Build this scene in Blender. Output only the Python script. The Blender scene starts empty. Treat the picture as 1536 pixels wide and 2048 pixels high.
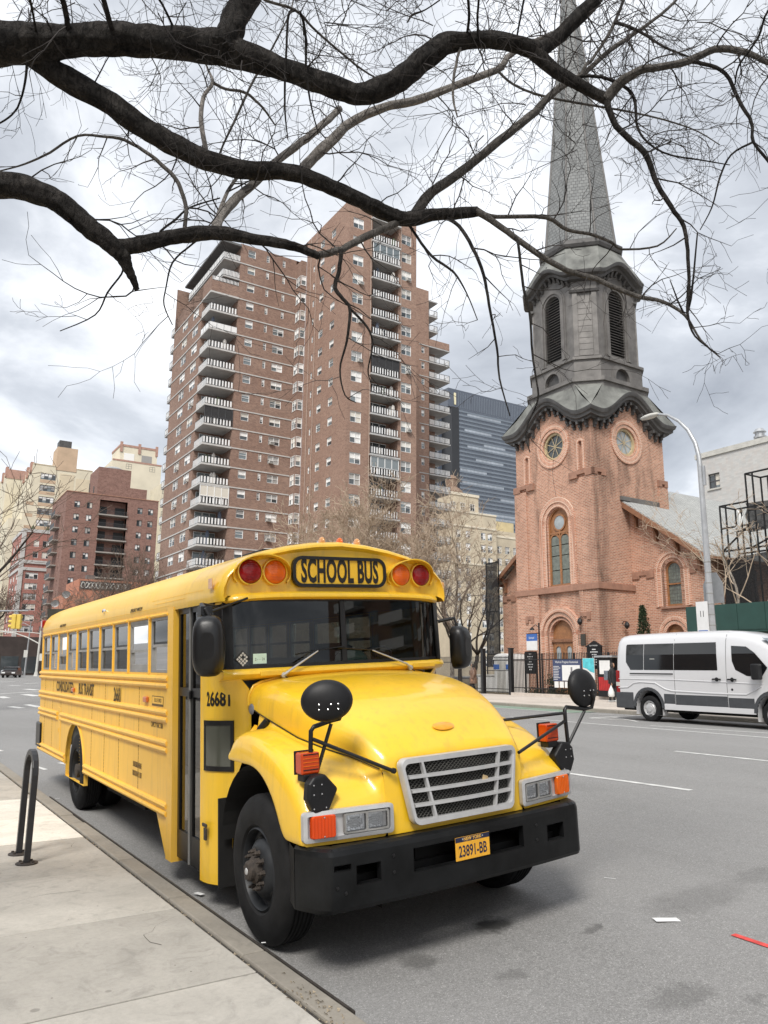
import bpy, bmesh, math, random
from mathutils import Vector, Matrix
S = bpy.context.scene
COL = S.collection
PI = math.pi
R = math.radians

# ---------------------------------------------------------------- camera
CAM_H, PITCH, ROLL, FPX = 1.9875, .2015, .009, 1540.0
_f = Vector((0, math.cos(PITCH), math.sin(PITCH)))
_u0 = Vector((0, -math.sin(PITCH), math.cos(PITCH)))
_r0 = Vector((1, 0, 0))
CR = math.cos(ROLL) * _r0 + math.sin(ROLL) * _u0
CU = -math.sin(ROLL) * _r0 + math.cos(ROLL) * _u0
cam = bpy.data.cameras.new('camera')
cam.lens = FPX / 2048 * 36
cam.sensor_width = 36
cam.clip_start, cam.clip_end = .05, 6000
co = bpy.data.objects.new('camera', cam)
COL.objects.link(co)
co.matrix_world = Matrix(((CR.x, CU.x, -_f.x, 0), (CR.y, CU.y, -_f.y, 0), (CR.z, CU.z, -_f.z, CAM_H), (0, 0, 0, 1)))
S.camera = co
S.render.resolution_x, S.render.resolution_y = 768, 1024

# ---------------------------------------------------------------- light
S.view_settings.view_transform = 'Standard'
S.view_settings.look = 'None'
S.view_settings.gamma = 1
S.view_settings.use_curve_mapping = False
S.view_settings.exposure = 1.18
SUN_EL, SUN_ROT = R(50), R(196)        # sun_rotation: clockwise from +Y
world = bpy.data.worlds.new('World')
S.world = world
world.use_nodes = True
wn, wl = world.node_tree.nodes, world.node_tree.links
wn.clear()
def wnode(t, **k):
    n = wn.new(t)
    for a, v in k.items(): setattr(n, a, v)
    return n
w_out = wnode('ShaderNodeOutputWorld'); w_bg = wnode('ShaderNodeBackground')
w_bg.inputs['Strength'].default_value = .1
sky = wnode('ShaderNodeTexSky', sky_type='NISHITA', sun_disc=False, sun_elevation=SUN_EL, sun_rotation=SUN_ROT)
tc = wnode('ShaderNodeTexCoord'); sep = wnode('ShaderNodeSeparateXYZ')
wl.new(tc.outputs['Generated'], sep.inputs[0])
def wmath(op, a, b=None):
    n = wnode('ShaderNodeMath', operation=op)
    for i, x in enumerate((a, b)):
        if x is None: continue
        if isinstance(x, (int, float)): n.inputs[i].default_value = x
        else: wl.new(x, n.inputs[i])
    return n.outputs[0]
zz = wmath('ADD', wmath('MAXIMUM', sep.outputs['Z'], 0.0), .28)
cx_ = wmath('DIVIDE', sep.outputs['X'], zz); cy_ = wmath('DIVIDE', sep.outputs['Y'], zz)
comb = wnode('ShaderNodeCombineXYZ'); wl.new(cx_, comb.inputs[0]); wl.new(cy_, comb.inputs[1])
comb.inputs[2].default_value = 6.0
n1 = wnode('ShaderNodeTexNoise'); n1.inputs['Scale'].default_value = 1.15; n1.inputs['Detail'].default_value = 9; n1.inputs['Roughness'].default_value = .55
n1.inputs['Distortion'].default_value = .35
wl.new(comb.outputs[0], n1.inputs['Vector'])
ramp = wnode('ShaderNodeValToRGB')
cr = ramp.color_ramp
cr.elements[0].position, cr.elements[0].color = .36, (.31, .33, .365, 1)
cr.elements[1].position, cr.elements[1].color = .62, (1.0, 1.0, 1.0, 1)
e_ = cr.elements.new(.47); e_.color = (.50, .525, .565, 1)
e_ = cr.elements.new(.54); e_.color = (.78, .80, .83, 1)
wl.new(n1.outputs['Fac'], ramp.inputs[0])
bright = wnode('ShaderNodeMix', data_type='RGBA', blend_type='MULTIPLY'); bright.inputs[0].default_value = 1
wl.new(ramp.outputs[0], bright.inputs[6]); bright.inputs[7].default_value = (6.5, 6.5, 6.5, 1)
mixs = wnode('ShaderNodeMix', data_type='RGBA'); mixs.inputs[0].default_value = .93
wl.new(sky.outputs[0], mixs.inputs[6]); wl.new(bright.outputs[2], mixs.inputs[7])
wl.new(mixs.outputs[2], w_bg.inputs['Color']); wl.new(w_bg.outputs[0], w_out.inputs[0])

sun = bpy.data.lights.new('sun', 'SUN')
sun.energy, sun.angle, sun.color = 1.5, R(18), (1, .96, .9)
so = bpy.data.objects.new('sun', sun); COL.objects.link(so)
sd = Vector((math.sin(SUN_ROT) * math.cos(SUN_EL), math.cos(SUN_ROT) * math.cos(SUN_EL), math.sin(SUN_EL)))
so.rotation_euler = sd.to_track_quat('Z', 'Y').to_euler()

# ---------------------------------------------------------------- frames
def rotz(a): return Matrix.Rotation(a, 4, 'Z')
GY = .558                     # the street grid
KY = .584                     # the near kerb
G = rotz(GY)
N = rotz(KY)
def ray(px, py): return _f + (px - 768) / FPX * CR - (py - 1024) / FPX * CU
def at(px, py, d):            # a point at a given distance along the view axis
    return Vector((0, 0, CAM_H)) + ray(px, py) * d

# ---------------------------------------------------------------- mesh building
class MB:
    def __init__(s): s.v, s.f, s.m, s.uvs = [], [], [], {}
    def add(s, vs, fs, mi=0, M=None):
        o = len(s.v)
        s.v += [tuple(M @ Vector(p)) for p in vs] if M is not None else [tuple(p) for p in vs]
        s.f += [tuple(i + o for i in f) for f in fs]
        s.m += [mi] * len(fs)
    def box(s, x0, x1, y0, y1, z0, z1, mi=0, M=None):
        s.add([(x0, y0, z0), (x1, y0, z0), (x1, y1, z0), (x0, y1, z0), (x0, y0, z1), (x1, y0, z1), (x1, y1, z1), (x0, y1, z1)],
              [(0, 3, 2, 1), (4, 5, 6, 7), (0, 1, 5, 4), (1, 2, 6, 5), (2, 3, 7, 6), (3, 0, 4, 7)], mi, M)
    def quad(s, a, b, c, d, mi=0, M=None): s.add([a, b, c, d], [(0, 1, 2, 3)], mi, M)
    def prism(s, poly, to3, w0, w1, mi=0):
        n = len(poly)
        s.add([to3(p[0], p[1], w0) for p in poly] + [to3(p[0], p[1], w1) for p in poly],
              [tuple(range(n))[::-1], tuple(range(n, 2 * n))] + [(i, (i + 1) % n, n + (i + 1) % n, n + i) for i in range(n)], mi)
    def tube(s, pts, rad, n=8, mi=0, cap=True):
        pts = [Vector(p) for p in pts]
        if not isinstance(rad, (list, tuple)): rad = [rad] * len(pts)
        vs, fs, prev = [], [], None
        for i, p in enumerate(pts):
            t = (pts[min(i + 1, len(pts) - 1)] - pts[max(i - 1, 0)])
            if t.length < 1e-9: t = Vector((0, 0, 1))
            t.normalize()
            if prev is None:
                a = t.orthogonal().normalized()
            else:
                a = (prev - t * prev.dot(t))
                a = a.normalized() if a.length > 1e-6 else t.orthogonal().normalized()
            prev = a
            b = t.cross(a)
            for k in range(n):
                an = 2 * PI * k / n
                vs.append(p + (a * math.cos(an) + b * math.sin(an)) * rad[i])
        for i in range(len(pts) - 1):
            for k in range(n):
                k2 = (k + 1) % n
                fs.append((i * n + k, i * n + k2, (i + 1) * n + k2, (i + 1) * n + k))
        if cap:
            fs.append(tuple(range(n))[::-1]); fs.append(tuple((len(pts) - 1) * n + k for k in range(n)))
        s.add(vs, fs, mi)
    def lathe(s, prof, n=32, mi=0, M=None, a0=0, a1=2 * PI, mis=None):   # prof: (r, h) about local Z
        full = abs(a1 - a0 - 2 * PI) < 1e-6
        m = n if full else n + 1
        vs = [(r * math.cos(a0 + (a1 - a0) * k / n), r * math.sin(a0 + (a1 - a0) * k / n), h) for r, h in prof for k in range(m)]
        o = len(s.v)
        s.v += [tuple(M @ Vector(p)) for p in vs] if M is not None else vs
        for i in range(len(prof) - 1):
            for k in range(n):
                k2 = (k + 1) % m
                s.f.append((o + i * m + k, o + i * m + k2, o + (i + 1) * m + k2, o + (i + 1) * m + k))
                s.m.append(mis[i] if mis else mi)
    def grid(s, rows, mi=0, close=False):
        nr, nc = len(rows), len(rows[0])
        fs = []
        for i in range(nr - 1):
            for j in range(nc if close else nc - 1):
                j2 = (j + 1) % nc
                fs.append((i * nc + j, i * nc + j2, (i + 1) * nc + j2, (i + 1) * nc + j))
        s.add([p for r in rows for p in r], fs, mi)
    def mesh(s, name, mats, smooth=None, uv=False, fix=True):
        me = bpy.data.meshes.new(name)
        me.from_pydata(s.v, [], s.f)
        for m in (mats if isinstance(mats, (list, tuple)) else [mats]): me.materials.append(m)
        me.polygons.foreach_set('material_index', s.m)
        if fix and len(s.f) < 60000:
            bm = bmesh.new(); bm.from_mesh(me)
            bmesh.ops.recalc_face_normals(bm, faces=bm.faces)
            bm.to_mesh(me); bm.free()
        if uv: box_uv(me)
        if smooth is not None:
            me.polygons.foreach_set('use_smooth', [True] * len(me.polygons))
            if smooth < 170: me.set_sharp_from_angle(angle=R(smooth))
        me.update()
        return me
    def build(s, name, mats, parent=None, smooth=None, uv=False, bevel=None, fix=True, M=None, kind=None, label=None, seg=2):
        o = bpy.data.objects.new(name, s.mesh(name, mats, smooth, uv, fix))
        COL.objects.link(o)
        if parent: o.parent = parent
        if M is not None: o.matrix_local = M
        if bevel:
            b = o.modifiers.new('bevel', 'BEVEL'); b.width = bevel; b.segments = seg; b.limit_method = 'ANGLE'; b.angle_limit = R(40)
            b.harden_normals = False
        if kind: o['kind'] = kind
        if label: o['label'] = label
        return o
def box_uv(me):
    uvl = me.uv_layers.new(name='UVMap')
    vs = me.vertices
    for p in me.polygons:
        n = p.normal
        if abs(n.z) > .75:
            t, b = Vector((1, 0, 0)), Vector((0, 1, 0))
        else:
            t = Vector((-n.y, n.x, 0)).normalized(); b = Vector((0, 0, 1)) if abs(n.z) < .2 else n.cross(t).normalized()
        for li in p.loop_indices:
            c = vs[me.loops[li].vertex_index].co
            uvl.data[li].uv = (c.dot(t), c.dot(b))

def empty(name, M=None, parent=None):
    o = bpy.data.objects.new(name, None); COL.objects.link(o)
    if parent: o.parent = parent
    if M is not None: o.matrix_local = M
    o.empty_display_size = .3
    return o
def tag(o, label, cat, group=None):
    o['label'] = label; o['category'] = cat
    if group: o['group'] = group
    return o
def struct(o): o['kind'] = 'structure'; return o
def inst(name, me, parent=None, M=None):
    o = bpy.data.objects.new(name, me); COL.objects.link(o)
    if parent: o.parent = parent
    if M is not None: o.matrix_local = M
    return o
T = Matrix.Translation

# wall sheet in (u, z) with holes; to3(u, z, d): d = depth behind the face. hole = (kind, u0, u1, z0, z1) kind rect/arch/round
def wall(mb, u0, u1, z0, z1, holes, to3, depth=.12, mi=0, ri=None, nseg=12, top=None):
    ri = mi if ri is None else ri
    us = sorted({u0, u1} | {h[1] for h in holes} | {h[2] for h in holes})
    zs = sorted({z0, z1} | {h[3] for h in holes} | {h[4] for h in holes})
    us = [u for u in us if u0 - 1e-6 <= u <= u1 + 1e-6]; zs = [z for z in zs if z0 - 1e-6 <= z <= z1 + 1e-6]
    for i in range(len(us) - 1):
        j = 0
        while j < len(zs) - 1:
            cu = (us[i] + us[i + 1]) / 2
            def inside(jj):
                cz = (zs[jj] + zs[jj + 1]) / 2
                return any(h[1] < cu < h[2] and h[3] < cz < h[4] for h in holes)
            if inside(j): j += 1; continue
            k = j
            while k + 1 < len(zs) - 1 and not inside(k + 1): k += 1
            mb.quad(to3(us[i], zs[j], 0), to3(us[i + 1], zs[j], 0), to3(us[i + 1], zs[k + 1], 0), to3(us[i], zs[k + 1], 0), mi)
            j = k + 1
    for h in holes:
        kd, a, b, c, d = h[:5]
        out = outline(kd, a, b, c, d, nseg)
        if kd != 'rect':                     # fill the spandrels between the box and the curve
            cu = (a + b) / 2
            for side in (0, 1):
                arc = [p for p in out if (p[0] <= cu + 1e-9 if side == 0 else p[0] >= cu - 1e-9)]
                if kd == 'arch':
                    spr = d - (b - a) / 2
                    up = sorted([p for p in arc if p[1] >= spr - 1e-9], key=lambda p: p[1])
                    ed = a if side == 0 else b
                    for p, q in zip(up, up[1:]):
                        mb.quad(to3(*p, 0), to3(*q, 0), to3(ed, q[1], 0), to3(ed, p[1], 0), mi)
                else:
                    up = sorted(arc, key=lambda p: p[1])
                    ed = a if side == 0 else b
                    for p, q in zip(up, up[1:]):
                        mb.quad(to3(*p, 0), to3(*q, 0), to3(ed, q[1], 0), to3(ed, p[1], 0), mi)
        if depth:
            n = len(out)
            for i in range(n):
                p, q = out[i], out[(i + 1) % n]
                mb.quad(to3(*p, 0), to3(*q, 0), to3(*q, depth), to3(*p, depth), ri)
def outline(kd, a, b, c, d, nseg=12):
    if kd == 'rect': return [(a, c), (b, c), (b, d), (a, d)]
    cu = (a + b) / 2
    if kd == 'arch':
        r = (b - a) / 2; zc = d - r
        return [(a, c), (b, c)] + [(cu + r * math.cos(PI * k / nseg), zc + r * math.sin(PI * k / nseg)) for k in range(nseg + 1)]
    ru, rz = (b - a) / 2, (d - c) / 2
    return [(cu + ru * math.cos(2 * PI * k / (2 * nseg)), (c + d) / 2 + rz * math.sin(2 * PI * k / (2 * nseg))) for k in range(2 * nseg)]
def band(mb, inner, outer, to3, d0, d1, mi=0, closed=True):       # ring between two outlines, from depth d0 (front) to d1 (back)
    n = len(inner)
    for i in range(n if closed else n - 1):
        j = (i + 1) % n
        a, b, c, d = inner[i], inner[j], outer[j], outer[i]
        mb.add([to3(*a, d0), to3(*b, d0), to3(*c, d0), to3(*d, d0), to3(*a, d1), to3(*b, d1), to3(*c, d1), to3(*d, d1)],
               [(0, 1, 2, 3), (0, 4, 5, 1), (3, 2, 6, 7)] + ([] if closed else ([(0, 3, 7, 4)] if i == 0 else []) + ([(1, 5, 6, 2)] if i == n - 2 else [])), mi)

# ---------------------------------------------------------------- materials
class NT:
    def __init__(s, name):
        s.mat = bpy.data.materials.new(name); s.mat.use_nodes = True
        s.n, s.l = s.mat.node_tree.nodes, s.mat.node_tree.links
        s.b = s.n['Principled BSDF']; s.out = s.n['Material Output']
    def node(s, t, **k):
        n = s.n.new(t)
        for a, v in k.items(): setattr(n, a, v)
        return n
    def link(s, a, b): s.l.new(a, b)
    def coord(s, kind='Object', scale=None):
        c = s.node('ShaderNodeTexCoord').outputs[kind]
        if scale is not None:
            m = s.node('ShaderNodeMapping'); m.inputs['Scale'].default_value = scale if isinstance(scale, tuple) else (scale,) * 3
            s.link(c, m.inputs[0]); c = m.outputs[0]
        return c
    def noise(s, vec, scale, detail=4, rough=.55, dist=0):
        n = s.node('ShaderNodeTexNoise'); n.inputs['Scale'].default_value = scale; n.inputs['Detail'].default_value = detail
        n.inputs['Roughness'].default_value = rough; n.inputs['Distortion'].default_value = dist
        s.link(vec, n.inputs['Vector']); return n.outputs['Fac']
    def ramp(s, fac, stops):
        r = s.node('ShaderNodeValToRGB'); e = r.color_ramp.elements
        for i, (p, c) in enumerate(stops):
            el = e[i] if i < 2 else e.new(p)
            el.position = p; el.color = (c, c, c, 1) if isinstance(c, (int, float)) else (*c, 1)
        s.link(fac, r.inputs[0]); return r.outputs[0]
    def mix(s, fac, a, b, mode='MIX'):
        m = s.node('ShaderNodeMix', data_type='RGBA', blend_type=mode)
        for sock, v in ((m.inputs[0], fac), (m.inputs[6], a), (m.inputs[7], b)):
            if isinstance(v, (int, float)): sock.default_value = v
            elif isinstance(v, tuple): sock.default_value = (*v, 1) if len(v) == 3 else v
            else: s.link(v, sock)
        return m.outputs[2]
    def math(s, op, a, b=0.0, clamp=False):
        m = s.node('ShaderNodeMath', operation=op); m.use_clamp = clamp
        for i, v in enumerate((a, b)):
            if isinstance(v, (int, float)): m.inputs[i].default_value = v
            else: s.link(v, m.inputs[i])
        return m.outputs[0]
    def bump(s, h, strength=.3, dist=.01, normal=None):
        b = s.node('ShaderNodeBump'); b.inputs['Strength'].default_value = strength; b.inputs['Distance'].default_value = dist
        s.link(h, b.inputs['Height'])
        if normal is not None: s.link(normal, b.inputs['Normal'])
        s.link(b.outputs[0], s.b.inputs['Normal']); return b.outputs[0]
    def color(s, c):
        if isinstance(c, tuple): s.b.inputs['Base Color'].default_value = (*c, 1)
        else: s.link(c, s.b.inputs['Base Color'])
    def set(s, **k):
        for a, v in k.items():
            i = s.b.inputs[a.replace('_', ' ')]
            if isinstance(v, (int, float)): i.default_value = v
            elif isinstance(v, tuple): i.default_value = v
            else: s.link(v, i)
        return s
def scal(c, f): return tuple(min(1, x * f) for x in c)
def M_(name, base, rough=.6, var=.15, scale=3.0, bump=0, bscale=None, metal=0.0, coat=0.0, detail=5, coord='Object', spec=.5, bdist=.01):
    t = NT(name)
    if var:
        v = t.coord(coord)
        n = t.noise(v, scale, detail, .6)
        t.color(t.mix(t.ramp(n, [(.3, 0.0), (.7, 1.0)]), scal(base, 1 - var), scal(base, 1 + var)))
        if bump: t.bump(t.noise(v, bscale or scale * 8, 6, .65), bump, bdist)
    else: t.color(base)
    t.set(Roughness=rough, Metallic=metal, Coat_Weight=coat, Coat_Roughness=.06, Specular_IOR_Level=spec)
    return t.mat
def brick_mat(name, c1, c2, mortar, bw=.21, bh=.072, mw=.008, big=.25, stain=.0, stain_col=(.03, .025, .02), bump=.5, soot=None, bigscale=.35):
    t = NT(name)
    uv = t.coord('UV')
    b = t.node('ShaderNodeTexBrick'); b.inputs['Scale'].default_value = 1
    b.inputs['Brick Width'].default_value = bw; b.inputs['Row Height'].default_value = bh; b.inputs['Mortar Size'].default_value = mw
    b.inputs['Mortar Smooth'].default_value = .2; b.inputs['Bias'].default_value = -.1
    t.link(uv, b.inputs['Vector'])
    b.inputs['Color1'].default_value = (*c1, 1); b.inputs['Color2'].default_value = (*c2, 1); b.inputs['Mortar'].default_value = (*mortar, 1)
    ob = t.coord('Object')
    n = t.noise(ob, bigscale, 6, .62)
    col = t.mix(t.ramp(n, [(.3, 1.0), (.7, 0.0)]), b.outputs['Color'], scal((1, 1, 1), 1), 'MULTIPLY')
    dark = t.mix(t.ramp(n, [(.28, big), (.68, 0.0)]), b.outputs['Color'], (.12, .05, .035))
    n2 = t.noise(ob, 2.3, 5, .6)
    dark = t.mix(t.ramp(n2, [(.4, 0.0), (.8, .22)]), dark, (.62, .42, .32))
    if stain:
        st = t.noise(t.coord('Object', (1.0, 1.0, .22)), .9, 6, .65, .4)
        dark = t.mix(t.ramp(st, [(.52, 0.0), (.74, stain)]), dark, stain_col)
    if soot:                                  # old soot that has stayed on one corner of the tower
        m = t.node('ShaderNodeMapping'); t.link(ob, m.inputs[0]); m.inputs['Location'].default_value = (-soot[0], -soot[1], 0); m.inputs['Scale'].default_value = (1, 1, 0)
        ln = t.node('ShaderNodeVectorMath', operation='LENGTH'); t.link(m.outputs[0], ln.inputs[0])
        k = t.math('MULTIPLY', t.ramp(ln.outputs['Value'], [(.15, .85), (1.15, 0.0)]), t.ramp(t.noise(t.coord('Object', (2, 2, .35)), 1.1, 7, .7), [(.36, 0.0), (.60, 1.0)]))
        dark = t.mix(k, dark, t.mix(.25, (.045, .034, .028), b.outputs['Color']))
    t.color(dark)
    t.set(Roughness=.88, Specular_IOR_Level=.25)
    if bump: t.bump(t.math('SUBTRACT', 1.0, b.outputs['Fac']), bump, .012)
    return t.mat
def glass_mat(name, tint=(.75, .85, .82), refl=1.0, rough=.02):
    t = NT(name)
    t.n.remove(t.b)
    tr = t.node('ShaderNodeBsdfTransparent'); tr.inputs[0].default_value = (*tint, 1)
    gl = t.node('ShaderNodeBsdfGlossy'); gl.inputs['Roughness'].default_value = rough; gl.inputs[0].default_value = (refl, refl, refl, 1)
    fr = t.node('ShaderNodeFresnel'); fr.inputs[0].default_value = 1.52
    mx = t.node('ShaderNodeMixShader'); t.link(fr.outputs[0], mx.inputs[0]); t.link(tr.outputs[0], mx.inputs[1]); t.link(gl.outputs[0], mx.inputs[2])
    t.link(mx.outputs[0], t.out.inputs[0])
    return t.mat
def dark_glass(name, base=(.03, .036, .04), rough=.06, spec=.6):
    t = NT(name); t.color(base); t.set(Roughness=rough, Specular_IOR_Level=spec); return t.mat
def text_mesh(body, size, xs=1.0, align='CENTER', extrude=.002, bold=0.0, spacing=1.0):
    c = bpy.data.curves.new('text', 'FONT'); c.body = body; c.size = size; c.align_x = align; c.align_y = 'CENTER'
    c.extrude = extrude; c.offset = bold; c.space_character = spacing; c.resolution_u = 3
    o = bpy.data.objects.new('text', c); COL.objects.link(o)
    bpy.context.view_layer.update()
    me = bpy.data.meshes.new_from_object(o.evaluated_get(bpy.context.evaluated_depsgraph_get()))
    bpy.data.objects.remove(o); bpy.data.curves.remove(c)
    if xs != 1: me.transform(Matrix.Diagonal((xs, 1, 1, 1)))
    return me
def text(name, body, size, M, mat, parent=None, xs=1.0, extrude=.002, bold=0.0, align='CENTER', fn=None, spacing=1.0):
    me = text_mesh(body, size, xs, align, extrude, bold, spacing)
    if fn:
        for v in me.vertices: v.co = fn(v.co)
    me.materials.clear(); me.materials.append(mat)
    o = inst(name, me, parent, M)
    return o
# frames for text/signs: columns = right, up, out
def face(o, right, up=(0, 0, 1)):
    r = Vector(right).normalized(); u = Vector(up).normalized(); n = r.cross(u)
    return Matrix(((r.x, u.x, n.x, o[0]), (r.y, u.y, n.y, o[1]), (r.z, u.z, n.z, o[2]), (0, 0, 0, 1)))
rnd = random.Random(7)

black = M_('black_paint', (.012, .012, .013), .45, .3, 6)
rubber = M_('rubber', (.018, .018, .019), .75, .35, 9, .2, 60)
steel = M_('galvanised_steel', (.45, .46, .47), .45, .12, 5, metal=.6)
chrome = M_('bright_metal', (.75, .75, .75), .2, .08, 8, metal=.9)
white = M_('white_paint', (.72, .72, .70), .5, .1, 2)
offwhite = M_('aged_white_paint', (.55, .54, .5), .6, .15, 2)
red_lens = M_('red_lens', (.26, .004, .004), .18, .12, 10, coat=.35, spec=.3)
amber_lens = M_('amber_lens', (.72, .13, .004), .18, .12, 10, coat=.35, spec=.3)
# ================================================================ ground, road, pavements
PROF = [(-60, -.02), (2.4, -.012), (2.7, .003), (5.3, .145), (8, .27), (11, .375), (14, .45), (17, .49), (20, .50), (23.2, .47), (60, .47)]
def rz(s):
    for (a, za), (b, zb) in zip(PROF, PROF[1:]):
        if a <= s <= b: return za + (zb - za) * (s - a) / (b - a)
    return .47
def to_n(w): return N.inverted() @ w
def road_hit(px, py, lift=.006):
    d = ray(px, py); z = .2
    for _ in range(40):
        t = (z + lift - CAM_H) / d.z
        w = Vector((0, 0, CAM_H)) + d * t
        z = z * .5 + rz(to_n(w).x) * .5
    return w
def asphalt():
    t = NT('asphalt'); v = t.coord('Object')
    fine = t.noise(v, 120, 3, .8); mid = t.noise(v, 9, 6, .65); bigv = t.noise(t.coord('Object', (1, .25, 1)), .55, 5, .6, .6)
    c = t.mix(t.ramp(fine, [(.34, 0.0), (.68, 1.0)]), (.13, .128, .124), (.40, .395, .385))
    c = t.mix(t.ramp(mid, [(.35, .0), (.75, .30)]), c, (.15, .148, .145))
    g2 = t.noise(v, 48, 3, .75); c = t.mix(t.ramp(g2, [(.42, .0), (.70, .55)]), c, (.12, .118, .115)); c = t.mix(t.ramp(g2, [(.30, .5), (.44, 0.0)]), c, (.42, .415, .40))
    c = t.mix(t.ramp(bigv, [(.35, .0), (.7, .45)]), c, (.31, .305, .30))
    spk = t.node('ShaderNodeTexVoronoi'); spk.inputs['Scale'].default_value = 42; t.link(v, spk.inputs['Vector'])
    c = t.mix(t.ramp(spk.outputs['Distance'], [(.09, .7), (.16, 0.0)]), c, (.62, .61, .58))
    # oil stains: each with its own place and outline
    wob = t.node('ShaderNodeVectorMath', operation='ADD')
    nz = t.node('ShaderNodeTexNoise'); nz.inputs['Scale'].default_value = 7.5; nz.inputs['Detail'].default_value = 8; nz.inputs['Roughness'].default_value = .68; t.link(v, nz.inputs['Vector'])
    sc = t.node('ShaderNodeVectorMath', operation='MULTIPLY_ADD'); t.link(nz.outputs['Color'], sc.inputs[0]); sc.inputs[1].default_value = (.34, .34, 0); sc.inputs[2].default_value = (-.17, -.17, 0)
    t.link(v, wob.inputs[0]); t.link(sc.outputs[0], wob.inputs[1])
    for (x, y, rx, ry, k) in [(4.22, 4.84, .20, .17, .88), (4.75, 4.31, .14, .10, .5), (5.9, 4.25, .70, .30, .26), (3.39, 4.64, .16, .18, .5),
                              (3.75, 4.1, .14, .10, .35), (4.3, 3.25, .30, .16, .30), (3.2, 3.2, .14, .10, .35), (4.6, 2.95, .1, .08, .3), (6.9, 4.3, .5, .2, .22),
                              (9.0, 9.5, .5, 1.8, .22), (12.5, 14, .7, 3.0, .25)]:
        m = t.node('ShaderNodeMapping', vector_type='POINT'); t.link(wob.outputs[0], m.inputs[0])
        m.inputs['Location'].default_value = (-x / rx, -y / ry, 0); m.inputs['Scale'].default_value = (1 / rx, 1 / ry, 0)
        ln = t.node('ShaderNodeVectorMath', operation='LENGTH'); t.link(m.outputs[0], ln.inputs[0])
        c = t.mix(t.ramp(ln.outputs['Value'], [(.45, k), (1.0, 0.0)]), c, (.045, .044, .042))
    t.color(c); t.set(Roughness=.86, Specular_IOR_Level=.35)
    t.bump(fine, .55, .006)
    return t.mat
m_asphalt = asphalt()
mb = MB(); mb.quad((-3000, -600, -.30), (3000, -600, -.30), (3000, 4000, -.30), (-3000, 4000, -.30))
struct(mb.build('ground', M_('far_ground', (.16, .155, .15), .9, .3, .05)))
mb = MB(); ss = [2.30, 2.7] + [3.2 + .6 * k for k in range(37)] + [26.5]
mb.grid([[(s, l, rz(s)) for s in ss] for l in [-14 + 8 * k for k in range(40)]])
road = struct(mb.build('road', m_asphalt, smooth=180, M=N))
mb = MB(); mb.grid([[(s, l, .47) for s in (26.5, 60, 160)] for l in (128, 140, 152)]); struct(mb.build('cross_street', m_asphalt, M=N))

def concrete(name, base, rand=.10):
    t = NT(name); v = t.coord('Object'); inf = t.node('ShaderNodeObjectInfo')
    off = t.node('ShaderNodeVectorMath', operation='MULTIPLY_ADD'); t.link(inf.outputs['Random'], off.inputs[0]); off.inputs[1].default_value = (37, 19, 0); t.link(v, off.inputs[2])
    n1 = t.noise(off.outputs[0], 1.6, 8, .68, .5); n2 = t.noise(off.outputs[0], 26, 5, .7); n3 = t.noise(off.outputs[0], 160, 2, .8)
    c = t.mix(t.ramp(n1, [(.3, 0.0), (.72, 1.0)]), scal(base, .84), scal(base, 1.12))
    c = t.mix(t.ramp(n2, [(.42, 0.0), (.72, .35)]), c, scal(base, .66))
    c = t.mix(t.ramp(n3, [(.55, 0.0), (.75, .40)]), c, scal(base, .55))
    spk = t.node('ShaderNodeTexVoronoi'); spk.inputs['Scale'].default_value = 7; t.link(off.outputs[0], spk.inputs['Vector'])
    c = t.mix(t.ramp(spk.outputs['Distance'], [(.030, .8), (.055, 0.0)]), c, (.09, .08, .07))
    st = t.noise(off.outputs[0], 4.2, 7, .72, 1.0); c = t.mix(t.ramp(st, [(.53, 0.0), (.68, .55)]), c, scal(base, .60)); c = t.mix(t.ramp(st, [(.28, .35), (.42, 0.0)]), c, scal(base, 1.28))
    gum = t.node('ShaderNodeTexVoronoi'); gum.inputs['Scale'].default_value = 2.1; t.link(off.outputs[0], gum.inputs['Vector']); c = t.mix(t.ramp(gum.outputs['Distance'], [(.045, .6), (.06, 0.0)]), c, scal(base, .45))
    c = t.mix(inf.outputs['Random'], t.mix(1.0, c, (1 - rand, 1 - rand, 1 - rand), 'MULTIPLY'), t.mix(1.0, c, (1 + rand, 1 + rand, 1 + rand), 'MULTIPLY'))
    t.color(c); t.set(Roughness=.9, Specular_IOR_Level=.25); t.bump(t.math('ADD', n3, n2), .25, .004)
    return t.mat
m_conc = concrete('pavement_concrete', (.46, .435, .39))
m_new = concrete('new_concrete', (.74, .71, .64), .03)
m_kerb = concrete('kerb_stone', (.30, .275, .235), .12)
m_dirt = M_('joint_dirt', (.045, .04, .034), .95, .5, 25, .5, 90)
m_far_c = concrete('far_pavement', (.56, .50, .44), .06)

# near pavement (frame N)
mb = MB(); mb.box(-7, 2.288, -14, 60, -.25, .128)
pav = struct(mb.build('pavement', m_dirt, M=N))
g = .006
edges = [4.78 + 1.515 * k for k in range(-9, 30)]
for (sa, sb) in [(.76, 2.255), (-.75, .76), (-2.25, -.75), (-3.75, -2.25)]:
    for la, lb in zip(edges, edges[1:]):
        new = abs(sa - .76) < .01 and 9.0 < (la + lb) / 2 < 12.3
        mb = MB(); z = .15 + rnd.uniform(-.002, .002) + (.003 if new else 0)
        e = .03 if not new else .0
        mb.box(sa + g, sb - g - (rnd.uniform(0, .012) if sb > 2 else 0), la + g, lb - g, .05, z)
        cx, cy = (sa + sb) / 2, (la + lb) / 2
        for i, v in enumerate(mb.v): mb.v[i] = (v[0] - cx, v[1] - cy, v[2])
        mb.build('paving_slab', m_new if new else m_conc, pav, bevel=.005, M=T((cx, cy, 0)) @ Matrix.Rotation(rnd.uniform(-.0015, .0015), 4, 'X'))
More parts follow.
